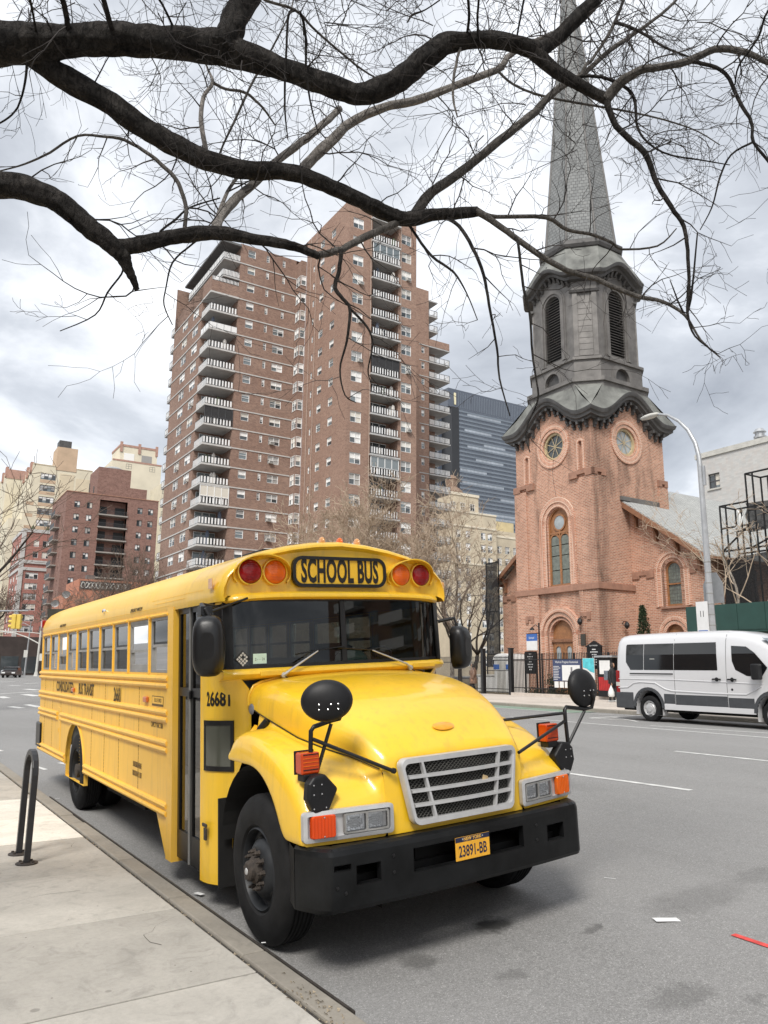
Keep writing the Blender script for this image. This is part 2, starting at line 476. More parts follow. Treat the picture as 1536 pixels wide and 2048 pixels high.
# the old scored line inside each flag and grit caught in the kerb joint
mb = MB()
for k in range(420):
    l = rnd.uniform(2.5, 16); s = 2.268 + rnd.gauss(.006, .014); r = rnd.uniform(.002, .0085) * rnd.choice((.6, .8, 1.2))
    mb.add([(s - r, l - r, .128), (s + r, l - r * .7, .128), (s + r * .8, l + r, .128), (s - r * .6, l + r, .128), (s, l, .128 + r * 1.6)], [(0, 1, 4), (1, 2, 4), (2, 3, 4), (3, 0, 4)])
for k in range(60):
    l = rnd.gauss(4.15, .22); s = 2.30 + rnd.uniform(-.06, .09); a = rnd.uniform(0, PI); q = rnd.uniform(.012, .03)
    mb.add([(s, l, .152), (s + q * math.cos(a), l + q * math.sin(a), .156), (s + q * .6 * math.cos(a + 1), l + q * .6 * math.sin(a + 1), .165)], [(0, 1, 2)])
gr = mb.build('grit', M_('grit', (.30, .25, .18), .9, .6, 60), pav, M=Matrix.Identity(4), kind='stuff')
rc = random.Random(5)
for (s0, l0, n_, a_) in ((1.9, 5.55, 9, 2.6), (1.2, 7.1, 7, .4), (.95, 3.7, 8, 1.2), (2.1, 9.1, 6, 3.6)):   # hairline cracks
    mb = MB(); p = Vector((s0, l0, .1535)); pr = []
    for q in range(n_): pr.append(p.copy()); a_ += rc.gauss(0, .45); p = p + Vector((math.cos(a_), math.sin(a_), 0)) * rc.uniform(.05, .12)
    mb.grid([[(v.x - .002, v.y - .002, v.z), (v.x + .002, v.y + .002, v.z)] for v in pr]); mb.build('crack', m_dirt, pav, M=Matrix.Identity(4))
# kerb stones
kerb = struct(empty('kerb', N))
l = -12.0
while l < 60:
    ln = rnd.choice([1.5, 2.1, 2.4, 2.7])
    if 9.2 < l < 10.4: ln = .62
    low = .012 if ln == .62 else 0
    mb = MB(); mb.box(2.29, 2.455, l + .004, l + ln - .004, -.2, .150 - low)
    nb = 6
    mb.build('kerb_stone', m_kerb, kerb, bevel=.014, M=Matrix.Identity(4))
    l += ln
mb = MB(); mb.box(2.457, 2.474, 3.98, 12.4, .03, .153); mb.build('steel_edge', M_('rusty_dark_steel', (.06, .052, .046), .6, .4, 14, metal=.5), kerb, bevel=.004)

# far pavement (frame G)
FZ = .60
fpav = struct(empty('far_pavement', G))
mb = MB(); mb.box(22.72, 31, -30, 120, .0, FZ - .012); mb.build('pavement_base', m_dirt, fpav)
for i in range(5):
    for j in range(17):
        mb = MB(); x0, y0 = 22.95 + i * 1.6, 15 + j * 1.75
        mb.box(-.78, .78, -.86, .86, -.2, 0)
        mb.build('paving_slab', m_far_c, fpav, M=T((x0 + .8, y0 + .87, FZ + rnd.uniform(-.003, .003))))
mb = MB()
for a, b in ((-30, 15), (44.8, 120)): mb.box(22.95, 31, a, b, FZ - .2, FZ)
mb.build('pavement_sheet', m_far_c, fpav)
fk = struct(empty('far_kerb', G))
for k in range(50):
    mb = MB(); mb.box(22.62, 22.94, -28 + 3 * k + .01, -25 + 3 * k - .01, .2, FZ + .002); mb.build('kerb_stone', m_kerb, fk, bevel=.02)
# churchyard soil
mb = MB(); mb.box(31.0, 80, -40, 95, -.2, FZ + .03); struct(mb.build('churchyard_ground', M_('winter_soil', (.16, .125, .075), .95, .4, 3, .5, 30), M=G))

# painted markings
m_line = M_('road_paint', (.60, .60, .58), .7, .3, 6, detail=8)
marks = struct(empty('road_markings'))
def stripe(a, b, w, name='lane_line', m=None, lift=.005, n=12):
    A, B = to_n(road_hit(*a)), to_n(road_hit(*b))
    d = (B - A); d.z = 0; d.normalize(); q = Vector((-d.y, d.x, 0)) * (w / 2)
    rows = []
    for k in range(n + 1):
        p = A.lerp(B, k / n)
        rows.append([((p + s * q).x, (p + s * q).y, rz((p + s * q).x) + lift) for s in (-1, 1)])
    mb = MB(); mb.grid(rows)
    return mb.build(name, m or m_line, marks, M=N)
stripe((1120, 1544), (1382, 1580), .11); stripe((1350, 1502), (1560, 1524), .11)
stripe((1020, 1434), (1600, 1480), .12); stripe((1300, 1451), (1600, 1470), .12)
stripe((960, 1411), (1240, 1431), .10)
stripe((1180, 1436), (1290, 1430), .15); stripe((1180, 1436), (1270, 1441), .12); stripe((1225, 1434), (1275, 1443), .12)
for a, b, w in [((53, 1409), (80, 1414), .3), ((20, 1413), (44, 1416), .3), ((49, 1388.5), (74, 1392), .5), ((0, 1393), (14, 1396), .4), ((51, 1378), (74, 1380), .5),
                ((-5, 1388), (79, 1383), .35), ((18, 1371), (40, 1371), .5), ((50, 1367), (76, 1366), .6), ((0, 1364), (30, 1363), .6), ((118, 1525), (134, 1528), .1), ((66, 1531), (92, 1539), .08), ((-4, 1500), (4, 1502), .1)]:
    stripe(a, b, w, 'street_marking')
stripe((1466, 1868), (1550, 1896), .055, 'red_utility_mark', M_('red_spray_paint', (.62, .06, .05), .6, .35, 18))
mb = MB()   # green cycle lane strip by the far kerb
mb.grid([[(x, y, .478 + .012) for x in (21.2, 22.6)] for y in (21, 60)]); mb.build('cycle_lane', M_('green_lane_paint', (.20, .27, .21), .85, .2, 3), marks, M=G)
mb = MB(); mb.grid([[(x, y, .478 + .016) for x in (21.08, 21.2)] for y in (21, 60)]); mb.build('lane_line', m_line, marks, M=G)
# ================================================================ church
CH = G @ T((34, 31.05, 0))
church = tag(empty('church', CH), 'salmon brick church with square clock-less bell tower, dark metal belfry and tall slate spire', 'church')
m_brick = brick_mat('church_brick', (.60, .285, .185), (.36, .15, .094), (.66, .53, .42), bw=.27, bh=.095, big=.22, stain=.70, mw=.016, bump=1.0, soot=(.25, -.1))
m_brick2 = brick_mat('arch_brick', (.64, .30, .195), (.43, .18, .115), (.74, .61, .49), bw=.10, bh=.26, big=.08, bump=.8, mw=.018)
m_stone = M_('brownstone', (.33, .18, .125), .85, .22, 2.5, .25, 30)
m_wood = M_('varnished_oak', (.30, .135, .055), .5, .25, 6, .15, 40)
m_woodtrim = M_('brown_trim', (.255, .125, .07), .6, .2, 4)
m_lead = M_('dark_sheet_metal', (.165, .156, .147), .6, .3, 1.3, .1, 5, metal=.25)
m_lead2 = M_('cornice_metal', (.085, .082, .080), .55, .3, 1.5, metal=.3)
m_copper = M_('weathered_copper', (.155, .158, .145), .7, .5, .9, detail=8)
m_darkhole = M_('louvre_dark', (.01, .01, .012), .9, 0)
m_leaded = M_('leaded_glass', (.135, .15, .125), .22, .35, 4, spec=.6)
m_pale_glass = M_('round_window_glass', (.30, .33, .34), .12, .3, 1.2, spec=.8)
m_dark_pane = dark_glass('dark_window_glass', (.04, .05, .055))
m_cream = M_('cream_frame', (.50, .40, .24), .6, .12, 5)
m_plaque = M_('bronze_plaque', (.07, .065, .055), .5, .3, 20, metal=.4)

def slate_mat(name, a, b, bw=.24, bh=.17):
    t = NT(name); uv = t.coord('UV')
    br = t.node('ShaderNodeTexBrick'); br.inputs['Scale'].default_value = 1; br.inputs['Brick Width'].default_value = bw; br.inputs['Row Height'].default_value = bh
    br.inputs['Mortar Size'].default_value = .012; br.inputs['Color1'].default_value = (*a, 1); br.inputs['Color2'].default_value = (*b, 1); br.inputs['Mortar'].default_value = (.05, .052, .055, 1)
    t.link(uv, br.inputs['Vector'])
    n = t.noise(t.coord('Object'), .8, 6, .65)
    c = t.mix(t.ramp(n, [(.35, 0.0), (.7, .45)]), br.outputs['Color'], scal(a, .55))
    t.color(c); t.set(Roughness=.7, Specular_IOR_Level=.4); t.bump(t.math('SUBTRACT', 1.0, br.outputs['Fac']), .8, .02)
    return t.mat
m_slate = slate_mat('spire_slate', (.27, .278, .275), (.205, .214, .214), .28, .24)
m_roof = slate_mat('nave_slate', (.48, .49, .475), (.41, .42, .41), .30, .22)

TW, TD = 6.72, 6.5            # tower: front width along y, depth along x
CYF, CXR = 3.22, 3.05         # axes of the openings on the two faces
front = lambda u, z, d: (d, u, z)
right = lambda u, z, d: (u, d, z)
backf = lambda u, z, d: (TD - d, u, z)
leftf = lambda u, z, d: (u, TW - d, z)
def ztop(t):                  # the waved cornice line along one face, t in 0..1
    x = (t - .5) * 6.7
    return 17.45 + (1.6 * (.5 + .5 * math.cos(PI * x / 2.55)) if abs(x) < 2.55 else .10 * ((abs(x) - 2.55) / .8) ** 2)
NT_ = 40
mb = MB()
fh = [('arch', CYF - .1 - .96, CYF - .1 + .96, 7.06, 12.0), ('round', CYF - .90, CYF + .90, 15.05, 16.85), ('arch', CYF - .12 - 1.02, CYF - .12 + 1.02, .6, 5.1),
      ('arch', .78, 1.06, 13.95, 15.75), ('arch', 5.50, 5.78, 13.95, 15.75)]
wall(mb, 0, TW, .3, 16.9, fh, front, .30)
wall(mb, 0, TD, .3, 16.9, [('round', CXR - .90, CXR + .90, 15.05, 16.85)], right, .30)
wall(mb, 0, TD, .3, 16.9, [], leftf, 0); wall(mb, 0, TW, .3, 16.9, [], backf, 0)
for fn, W in ((front, TW), (right, TD), (leftf, TD), (backf, TW)):
    for k in range(NT_):
        a, b = k / NT_, (k + 1) / NT_
        mb.quad(fn(W * a, 16.9, 0), fn(W * b, 16.9, 0), fn(W * b, ztop(b) - .5, 0), fn(W * a, ztop(a) - .5, 0))
# corner piers stand proud of the wall below the stepped stones
P_ = .11
mb.box(-P_, .95, -P_, -.0, .3, 13.45); mb.box(-P_, 0, 0, 1.05, .3, 13.45); mb.box(-P_, 0, TW - 1.0, TW + P_, .3, 13.45); mb.box(TD - .7, TD + P_, -P_, 0, .3, 13.45)
mb.box(-.16, 0, 1.05, CYF - .12 - 1.72, .3, 6.66); mb.box(-.16, 0, CYF - .12 + 1.72, TW - 1.0, .3, 6.66)
mb.box(.95, 2.99, -.10, 0, .3, 6.66)
# blind backs of the slots
for a in (.78, 5.50): mb.box(.14, .16, a - .1, a + .4, 13.9, 15.8)
twr = mb.build('tower_wall', m_brick, church, uv=True)
# brick arches round the openings: stepped orders
def order(fn, kd, cu, h0, h1, zb, zt0, zt1, d0, d1, m, name='brick_arch', parent=None, seg=16):
    mb = MB()
    if kd == 'arch':
        i = outline('arch', cu - h0, cu + h0, zb, zt0, seg); o = outline('arch', cu - h1, cu + h1, zb, zt1, seg)
        i = i[1:] + i[:1]; o = o[1:] + o[:1]
        band(mb, i, o, fn, d0, d1, closed=False)
    else:
        i = outline('round', cu - h0, cu + h0, zb - h0, zb + h0, seg); o = outline('round', cu - h1, cu + h1, zb - h1, zb + h1, seg)
        band(mb, i, o, fn, d0, d1)
    me_o = mb.build(name, m, parent or church)
    # radial brick coordinates: along the ring / across it
    me = me_o.data; uvl = me.uv_layers.new(name='UVMap')
    zc = (zt0 - h0) if kd == 'arch' else zb
    inv = {front: lambda p: (p.y, p.z), right: lambda p: (p.x, p.z)}.get(fn, lambda p: (p.y, p.z))
    for p in me.polygons:
        for li in p.loop_indices:
            u, z = inv(me.vertices[me.loops[li].vertex_index].co)
            if kd == 'arch' and z < zc: uvl.data[li].uv = (z, u - cu)
            else:
                an = math.atan2(z - zc, u - cu); r = math.hypot(z - zc, u - cu)
                uvl.data[li].uv = (an * (h0 + h1) / 2, r)
    return me_o
c = CYF - .1
order(front, 'arch', c, 1.24, 1.52, 7.06, 12.28, 12.56 + .06, -.07, .0, m_brick2)
order(front, 'arch', c, .96, 1.24, 7.06, 12.0, 12.28, -.015, .10, m_brick2)
order(front, 'arch', c, .90, 1.0, 7.06, 11.94, 12.04, .10, .30, m_brick2)
c = CYF - .12
order(front, 'arch', c, 1.42, 1.74, .6, 5.5, 5.82, -.20, .0, m_brick2); order(front, 'arch', c, 1.14, 1.42, .6, 5.22, 5.5, -.10, .1, m_brick2); order(front, 'arch', c, .93, 1.14, .6, 5.01, 5.22, .0, .3, m_brick2)
for fn, cu in ((front, CYF), (right, CXR)):
    order(fn, 'round', cu, 1.12, 1.42, 15.95, 0, 0, -.08, 0, m_brick2, seg=20); order(fn, 'round', cu, .90, 1.12, 15.95, 0, 0, -.02, .14, m_brick2, seg=20)
for cu in (.92, 5.64): order(front, 'arch', cu, .15, .30, 13.95, 15.76, 15.91, -.05, .03, m_brick2, seg=8)
# round windows
for fn, cu, gm in ((front, CYF, m_dark_pane), (right, CXR, m_pale_glass)):
    w = empty('round_window', parent=church)
    mb = MB(); band(mb, outline('round', cu - .74, cu + .74, 15.21, 16.69, 20), outline('round', cu - .91, cu + .91, 15.04, 16.86, 20), fn, .10, .26); mb.build('frame', m_cream, w, smooth=30)
    for k in range(8):
        mb = MB(); a0, a1 = 2 * PI * k / 8 + .39, 2 * PI * (k + 1) / 8 + .39
        pts = [(cu, 15.95)] + [(cu + .75 * math.cos(a0 + (a1 - a0) * q / 5), 15.95 + .75 * math.sin(a0 + (a1 - a0) * q / 5)) for q in range(6)]
        mb.add([fn(*p, .22) for p in pts], [tuple(range(7))]); mb.build('pane', gm, w)
    mb = MB()
    for k in range(8):
        a = 2 * PI * k / 8 + .39
        ca, sa = math.cos(a), math.sin(a)
        mb.add([fn(cu - .022 * sa, 15.95 + .022 * ca, .17), fn(cu + .022 * sa, 15.95 - .022 * ca, .17), fn(cu + .75 * ca + .022 * sa, 15.95 + .75 * sa - .022 * ca, .17), fn(cu + .75 * ca - .022 * sa, 15.95 + .75 * sa + .022 * ca, .17)], [(0, 1, 2, 3)])
    mb.build('glazing_bars', m_cream, w)
# tall front window
w = empty('tall_arched_window', parent=church); c = CYF - .1
mb = MB(); band(mb, [(c + .80 * (p[0] - c) / .96, p[1] if p[1] > 7.1 else 7.2) for p in outline('arch', c - .96, c + .96, 7.06, 11.86, 16)], outline('arch', c - .97, c + .97, 7.05, 12.01, 16), front, .16, .28)
mb.box(.17, .27, c - .05, c + .05, 7.1, 10.5); mb.box(.165, .275, c - .85, c + .85, 10.35, 10.47)
band(mb, outline('round', c - .44, c + .44, 10.60, 11.48, 14), outline('round', c - .54, c + .54, 10.50, 11.58, 14), front, .17, .27)
for s in (-1, 1): band(mb, outline('arch', c + s * .43 - .33, c + s * .43 + .33, 7.2, 10.28, 10)[1:-1], outline('arch', c + s * .43 - .41, c + s * .43 + .41, 7.2, 10.4, 10)[1:-1], front, .175, .26, closed=False)
mb.add([(.25, p[0], p[1]) for p in outline('arch', c - .8, c + .8, 10.3, 11.86, 16)], [tuple(range(19))], 0)
mb.build('frame', m_wood, w, smooth=30)
for s in (-1, 1):
    for z0, z1 in ((7.2, 8.05), (8.1, 8.95), (9.0, 9.6), (9.65, 10.2)):
        mb = MB(); mb.box(.215, .235, c + s * .43 - .36, c + s * .43 + .36, z0, z1); mb.build('pane', m_leaded, w)
mb = MB(); mb.add([(.2, p[0], p[1]) for p in outline('round', c - .44, c + .44, 10.60, 11.48, 14)], [tuple(range(28))]); mb.build('rosette_pane', m_pale_glass, w)
mb = MB(); mb.box(-.1, .3, c - 1.1, c + 1.1, 6.98, 7.08); mb.build('sill', m_stone, church)
# doors
d = empty('church_door', parent=church); c = CYF - .12
mb = MB(); mb.add([(.24, p[0], p[1]) for p in outline('arch', c - .92, c + .92, 3.86, 5.0, 14)], [tuple(range(17))]); mb.build('lunette', m_wood, d)
mb = MB(); mb.box(.10, .28, c - .94, c + .94, 3.68, 3.88)
for k in range(14): mb.box(.07, .1, c - .86 + k * .128, c - .80 + k * .128, 3.70, 3.80)
mb.build('lintel', m_woodtrim, d)
for s in (-1, 1):
    mb = MB(); wall(mb, c + (0.01 if s > 0 else -.88), c + (.88 if s > 0 else -.01), .62, 3.68, [('arch', c + s * .45 - .21, c + s * .45 + .21, 2.1, 3.45)], lambda u, z, q: (.17 + q, u, z), .06)
    lf = mb.build('door_leaf', m_wood, d)
    mb = MB(); mb.add([(.225, p[0], p[1]) for p in outline('arch', c + s * .45 - .22, c + s * .45 + .22, 2.1, 3.46)], [tuple(range(15))]); mb.build('glass', m_pale_glass, lf)
mb = MB(); mb.box(.02, .5, c - .95, c + .95, .45, .63); mb.build('door_step', m_stone, d)
# stone courses
def ringbox(z0, z1, p, m, name):
    mb = MB()
    mb.box(-p, .25, -p, TW + p, z0, z1); mb.box(.25, TD + p, -p, .2, z0, z1); mb.box(.25, TD + p, TW - .2, TW + p, z0, z1)
    return mb.build(name, m, church, bevel=.02)
ringbox(6.65, 7.02, .2, m_stone, 'stone_band')
def stepped(fn, a, b, z, dirn, proud=-.16, m=m_stone):          # stepped corbel stone: tall at the outer end
    mb = MB(); n = 3
    lo = sorted((a, b))
    for k in range(n):
        u0, u1 = a + (b - a) * k / n, a + (b - a) * (k + 1) / n
        drop = (.42, .24, .42)[k] if dirn else (.24, .24, .42)[k]
        p = [fn(min(u0, u1), z - drop, proud), fn(max(u0, u1), z - drop, proud), fn(max(u0, u1), z, proud), fn(min(u0, u1), z, proud)]
        q = [fn(min(u0, u1), z - drop, 0), fn(max(u0, u1), z - drop, 0), fn(max(u0, u1), z, 0), fn(min(u0, u1), z, 0)]
        mb.add(p + q, [(0, 1, 2, 3), (0, 4, 5, 1), (1, 5, 6, 2), (2, 6, 7, 3), (3, 7, 4, 0)])
    return mb.build('stepped_stone', m, church)
stepped(front, -.16, 1.85, 13.88, 1); stepped(front, TW + .16, 5.02, 13.88, 1); stepped(right, -.16, .95, 13.88, 1); stepped(right, TD + .1, 5.75, 13.88, 1)
stepped(front, .55, 1.35, 5.35, 1, -.2); stepped(front, 5.25, 6.0, 5.35, 1, -.2)
# waved cornice
def sweep(fns, prof, zf, mname, mat, n=NT_, seglen=None):
    mb = MB()
    for fn, W in fns:
        rows = []
        for k in range(n + 1):
            t = k / n; z = zf(t)
            rows.append([fn(W * t + d * (2 * t - 1), z + h, -d) for d, h in prof])
        mb.grid(rows)
    return mb.build(mname, mat, church, smooth=35)
F4 = ((front, TW), (right, TD), (leftf, TD), (backf, TW))
sweep(F4, [(0, -.62), (.30, -.62), (.33, -.50), (.50, -.46), (.52, -.30), (.55, -.27), (.61, -.24), (.67, -.06), (.67, 0), (.1, .10)], ztop, 'waved_cornice', m_lead2)
for fn, W in ((front, TW), (right, TD)):
    for k in range(13):
        t = (k + .5) / 13
        z = ztop(t) - .6; u = W * t
        mb = MB()
        for a, b, c0, c1 in ((.0, .40, -.16, .02), (.0, .22, -.34, -.15), (.0, .12, -.48, -.33)):
            q = [fn(u - .08, z + c0, -a), fn(u + .08, z + c0, -a), fn(u + .08, z + c0, -b), fn(u - .08, z + c0, -b), fn(u - .08, z + c1, -a), fn(u + .08, z + c1, -a), fn(u + .08, z + c1, -b), fn(u - .08, z + c1, -b)]
            mb.add(q, [(0, 1, 2, 3), (4, 5, 6, 7), (0, 1, 5, 4), (1, 2, 6, 5), (2, 3, 7, 6), (3, 0, 4, 7)])
        mb.build('bracket', m_lead2, church)
# octagonal belfry
CX0, CY0 = 3.3, 3.28
def octa(ap, half, z): return [(CX0 - ap, CY0 - half, z), (CX0 - half, CY0 - ap, z), (CX0 + half, CY0 - ap, z), (CX0 + ap, CY0 - half, z), (CX0 + ap, CY0 + half, z), (CX0 + half, CY0 + ap, z), (CX0 - half, CY0 + ap, z), (CX0 - ap, CY0 + half, z)]
mb = MB()                       # sheet skirt from cornice to belfry
O = octa(3.22, 2.0, 19.5)
def skirt(fn, W, a, b):
    rows = []
    for k in range(NT_ + 1):
        t = k / NT_
        p = Vector(fn(W * t + .64 * (2 * t - 1), ztop(t) - .01, -.64)); 
        e = Vector(a).lerp(Vector(b), min(1, max(0, (t - .2) / .6)))
        rows.append([p, p.lerp(e, .55) + Vector((0, 0, -.16)), e])
    mb.grid(rows)
skirt(front, TW, O[0], O[7]); skirt(right, TD, O[1], O[2]); skirt(leftf, TD, O[6], O[5]); skirt(backf, TW, O[3], O[4])
for (fn, W, t, i, j) in ((front, TW, 0, 0, 1), (front, TW, 1, 7, 6), (backf, TW, 0, 3, 2), (backf, TW, 1, 4, 5)):
    p = Vector(fn(W * t + .64 * (2 * t - 1), ztop(t) - .01, -.64)); mb.add([p, O[i], O[j]], [(0, 1, 2)])
mb.build('skirt_roof', m_copper, church, smooth=40)
def tier(name, rings, mat, bevel=None):
    mb = MB(); mb.grid([octa(*r) for r in rings], close=True); return mb.build(name, mat, church, bevel=bevel)
tier('belfry_base', [(3.28, 2.0, 19.2), (3.28, 2.0, 19.62), (3.42, 2.05, 19.64), (3.42, 2.05, 19.9), (3.1, 1.95, 19.98)], m_lead)
# broad faces carry openings, so they are built as sheets
def bface(k, ap):             # (u, z, d) on broad face k: 0 front, 1 right, 2 back, 3 left
    return [lambda u, z, d: (CX0 - ap + d, CY0 + u, z), lambda u, z, d: (CX0 + u, CY0 - ap + d, z), lambda u, z, d: (CX0 + ap - d, CY0 + u, z), lambda u, z, d: (CX0 + u, CY0 + ap - d, z)][k]
mb = MB()
for k in range(4):
    wall(mb, -1.92, 1.92, 19.97, 21.25, [('arch', -.62, .62, 20.0, 20.86)] if k < 2 else [], bface(k, 3.06), .16)
    wall(mb, -1.78, 1.78, 21.2, 28.2, [('arch', -.70, .70, 21.75, 26.35)] if k < 2 else [], bface(k, 2.85), .35)
o1, o2, o3, o4 = octa(3.06, 1.92, 19.97), octa(3.06, 1.92, 21.25), octa(2.85, 1.78, 21.2), octa(2.85, 1.78, 27.9)
for i in (0, 2, 4, 6):
    mb.quad(o1[i], o1[i + 1], o2[i + 1], o2[i]); mb.quad(o3[i], o3[i + 1], o4[i + 1], o4[i])
mb.build('belfry_wall', m_lead, church)
tier('belfry_string', [(3.0, 1.9, 21.16), (3.2, 1.95, 21.18), (3.2, 1.95, 21.36), (2.84, 1.77, 21.52)], m_lead)
for k in range(2):
    fn = bface(k, 3.06); fs_ = bface(k, 2.85)
    mb = MB(); mb.add([fn(*p, .15) for p in outline('arch', -.7, .7, 20.0, 20.9)], [tuple(range(15))]); mb.build('blind_panel', m_lead2, church)
    for h0, h1, dd in ((.62, .80, -.07), (.80, .96, -.03)):
        mb = MB(); i = outline('arch', -h0, h0, 20.0, 20.24 + h0, 12); o = outline('arch', -h1, h1, 20.0, 20.24 + h1, 12); band(mb, i[1:] + i[:1], o[1:] + o[:1], fn, dd, .02, closed=False); mb.build('lunette_moulding', m_lead, church, smooth=30)
    for h0, h1, dd in ((.70, .86, -.03), (.86, 1.04, -.10), (1.04, 1.16, -.05)):
        mb = MB(); i = outline('arch', -h0, h0, 21.6, 25.65 + h0, 14); o = outline('arch', -h1, h1, 21.6, 25.65 + h1, 14); band(mb, i[1:] + i[:1], o[1:] + o[:1], fs_, dd, .03, closed=False); mb.build('louvre_moulding', m_lead, church, smooth=30)
    mb = MB(); mb.add([fs_(*p, .36) for p in outline('arch', -.75, .75, 21.6, 26.4)], [tuple(range(15))]); mb.build('louvre_back', m_darkhole, church)
    nl = 24
    for q in range(nl):
        z = 21.85 + q * .188
        h = .70 if z < 25.65 else math.sqrt(max(.02, .49 - (z - 25.65) ** 2))
        mb = MB(); a, b, c_, d_ = fs_(-h, z - .04, .05), fs_(h, z - .04, .05), fs_(h, z + .045, .2), fs_(-h, z + .045, .2)
        e_ = [(p[0], p[1], p[2] + .022) for p in (a, b, c_, d_)]
        mb.add([a, b, c_, d_] + e_, [(0, 1, 2, 3), (4, 5, 6, 7), (0, 1, 5, 4), (1, 2, 6, 5), (2, 3, 7, 6), (3, 0, 4, 7)]); mb.build('louvre_slat', m_lead, church)
# lapped sheets on the chamfer facing the crossing, with its raised frame and little cornice
def chamfer(i, ap, half, z): a, b = Vector(octa(ap, half, z)[i]), Vector(octa(ap, half, z)[i + 1]); return a, b
for i in (0, 2, 6):
    for q in range(10):
        z0, z1 = 21.55 + q * .40, 21.55 + q * .40 + .385
        a, b = chamfer(i, 2.85, 1.78, z0); n = ((b - a).cross(Vector((0, 0, 1)))).normalized()
        if n.dot((a + b) / 2 - Vector((CX0, CY0, z0))) < 0: n = -n
        a2, b2 = a.lerp(b, .22), a.lerp(b, .78)
        up = Vector((0, 0, z1 - z0)); f0, f1 = n * .040, n * .024
        mb = MB(); mb.add([a2 + f0, b2 + f0, b2 + f1 + up, a2 + f1 + up, a2 - n * .02, b2 - n * .02, b2 - n * .02 + up, a2 - n * .02 + up], [(0, 1, 2, 3), (0, 4, 5, 1), (1, 5, 6, 2), (2, 6, 7, 3), (3, 7, 4, 0)]); mb.build('metal_sheet', m_lead, church)
    mb = MB()
    for l0, l1 in ((.0, .2), (.8, 1.0)):
        a, b = chamfer(i, 2.85, 1.78, 21.5); p, q_ = a.lerp(b, l0), a.lerp(b, l1); up = Vector((0, 0, 4.35))
        mb.add([p, q_, q_ + up, p + up, p + n * .09, q_ + n * .09, q_ + n * .09 + up, p + n * .09 + up], [(4, 5, 6, 7), (0, 1, 5, 4), (1, 2, 6, 5), (2, 3, 7, 6), (3, 0, 4, 7)])
    mb.build('chamfer_frame', m_lead, church)
    a, b = chamfer(i, 2.85, 1.78, 25.85); e0, e1 = a - (b - a) * .12, b + (b - a) * .12; up = Vector((0, 0, .16))
    mb = MB(); mb.add([e0, e1, e1 + n * .16, e0 + n * .16, e0 + up, e1 + up, e1 + n * .22 + up, e0 + n * .22 + up], [(0, 1, 2, 3), (4, 5, 6, 7), (0, 1, 5, 4), (1, 2, 6, 5), (2, 3, 7, 6), (3, 0, 4, 7)]); mb.build('chamfer_cap', m_lead2, church)
# upper cornice: round arches over the broad faces
def zup(t): x = (t - .5) * 3.56; return 27.15 + .95 * (.5 + .5 * math.cos(PI * x / 1.78))
mb = MB(); mbk = []
upper = [(0, -.5), (.30, -.45), (.36, -.28), (.62, -.22), (.70, -.04), (.70, 0), (.0, .06)]
edge = []
for k in range(4):
    fn = bface(k, 2.85); rows = []
    for q in range(25):
        t = q / 24; u = -1.78 + 3.56 * t
        rows.append([fn(u + d * .41 * (2 * t - 1), zup(t) + h, -d) for d, h in upper])
    mb.grid(rows)
    edge.append(rows)
for ka, ia, kb, ib in ((0, 0, 1, 0), (1, -1, 2, 0), (2, -1, 3, -1), (3, 0, 0, -1)):
    mb.grid([edge[ka][ia], edge[kb][ib]])
mb.build('upper_cornice', m_lead2, church, smooth=35)
for k in range(2):
    fn = bface(k, 2.85)
    for q in range(9):
        t = (q + .5) / 9; u = -1.78 + 3.56 * t; z = zup(t) - .48
        mb = MB(); P = [fn(u + a, z + h, -dd) for h in (-.3, 0) for (a, dd) in ((-.08, 0), (.08, 0), (.08, .3 if h == 0 else .1), (-.08, .3 if h == 0 else .1))]
        mb.add(P, [(0, 1, 2, 3), (4, 5, 6, 7), (0, 1, 5, 4), (1, 2, 6, 5), (2, 3, 7, 6), (3, 0, 4, 7)]); mb.build('bracket', m_lead2, church)
mb = MB(); base = octa(2.52, 1.04, 29.55)
for k, (i, j) in enumerate(((0, 7), (1, 2), (3, 4), (6, 5))):
    rows = []
    for q, r in enumerate(edge[k]):
        t = q / 24; rows.append([Vector(r[5]), Vector(base[i]).lerp(Vector(base[j]), t)])
    mb.grid(rows)
for (ka, ia, kb, ib, i, j) in ((0, 0, 1, 0, 0, 1), (1, -1, 2, 0, 2, 3), (2, -1, 3, -1, 4, 5), (3, 0, 0, -1, 6, 7)):
    mb.quad(edge[ka][ia][5], edge[kb][ib][5], base[j], base[i])
mb.build('belfry_roof', m_copper, church)
tier('spire_collar', [(2.5, 1.04, 29.45), (2.66, 1.10, 29.5), (2.74, 1.14, 29.7), (2.74, 1.14, 29.98), (2.32, .96, 30.1)], m_lead2)
# spire: eight slated faces with lead rolls on the arrises
sp0, sp1 = octa(2.32, .96, 30.0), octa(.06, .025, 56.0)
mb = MB(); mb.grid([octa(2.32 + (.06 - 2.32) * k / 12, .96 + (.025 - .96) * k / 12, 30.0 + 26.0 * k / 12) for k in range(13)], close=True)
mb.build('spire', m_slate, church, uv=True)
for i in range(8):
    mb = MB(); mb.tube([sp0[i], sp1[i]], [.10, .03], 5); mb.build('lead_roll', m_lead2, church)
tier('spire_finial_collar', [(.44, .18, 51.3), (.60, .25, 51.4), (.60, .25, 51.8), (.38, .16, 52.0)], m_lead2)
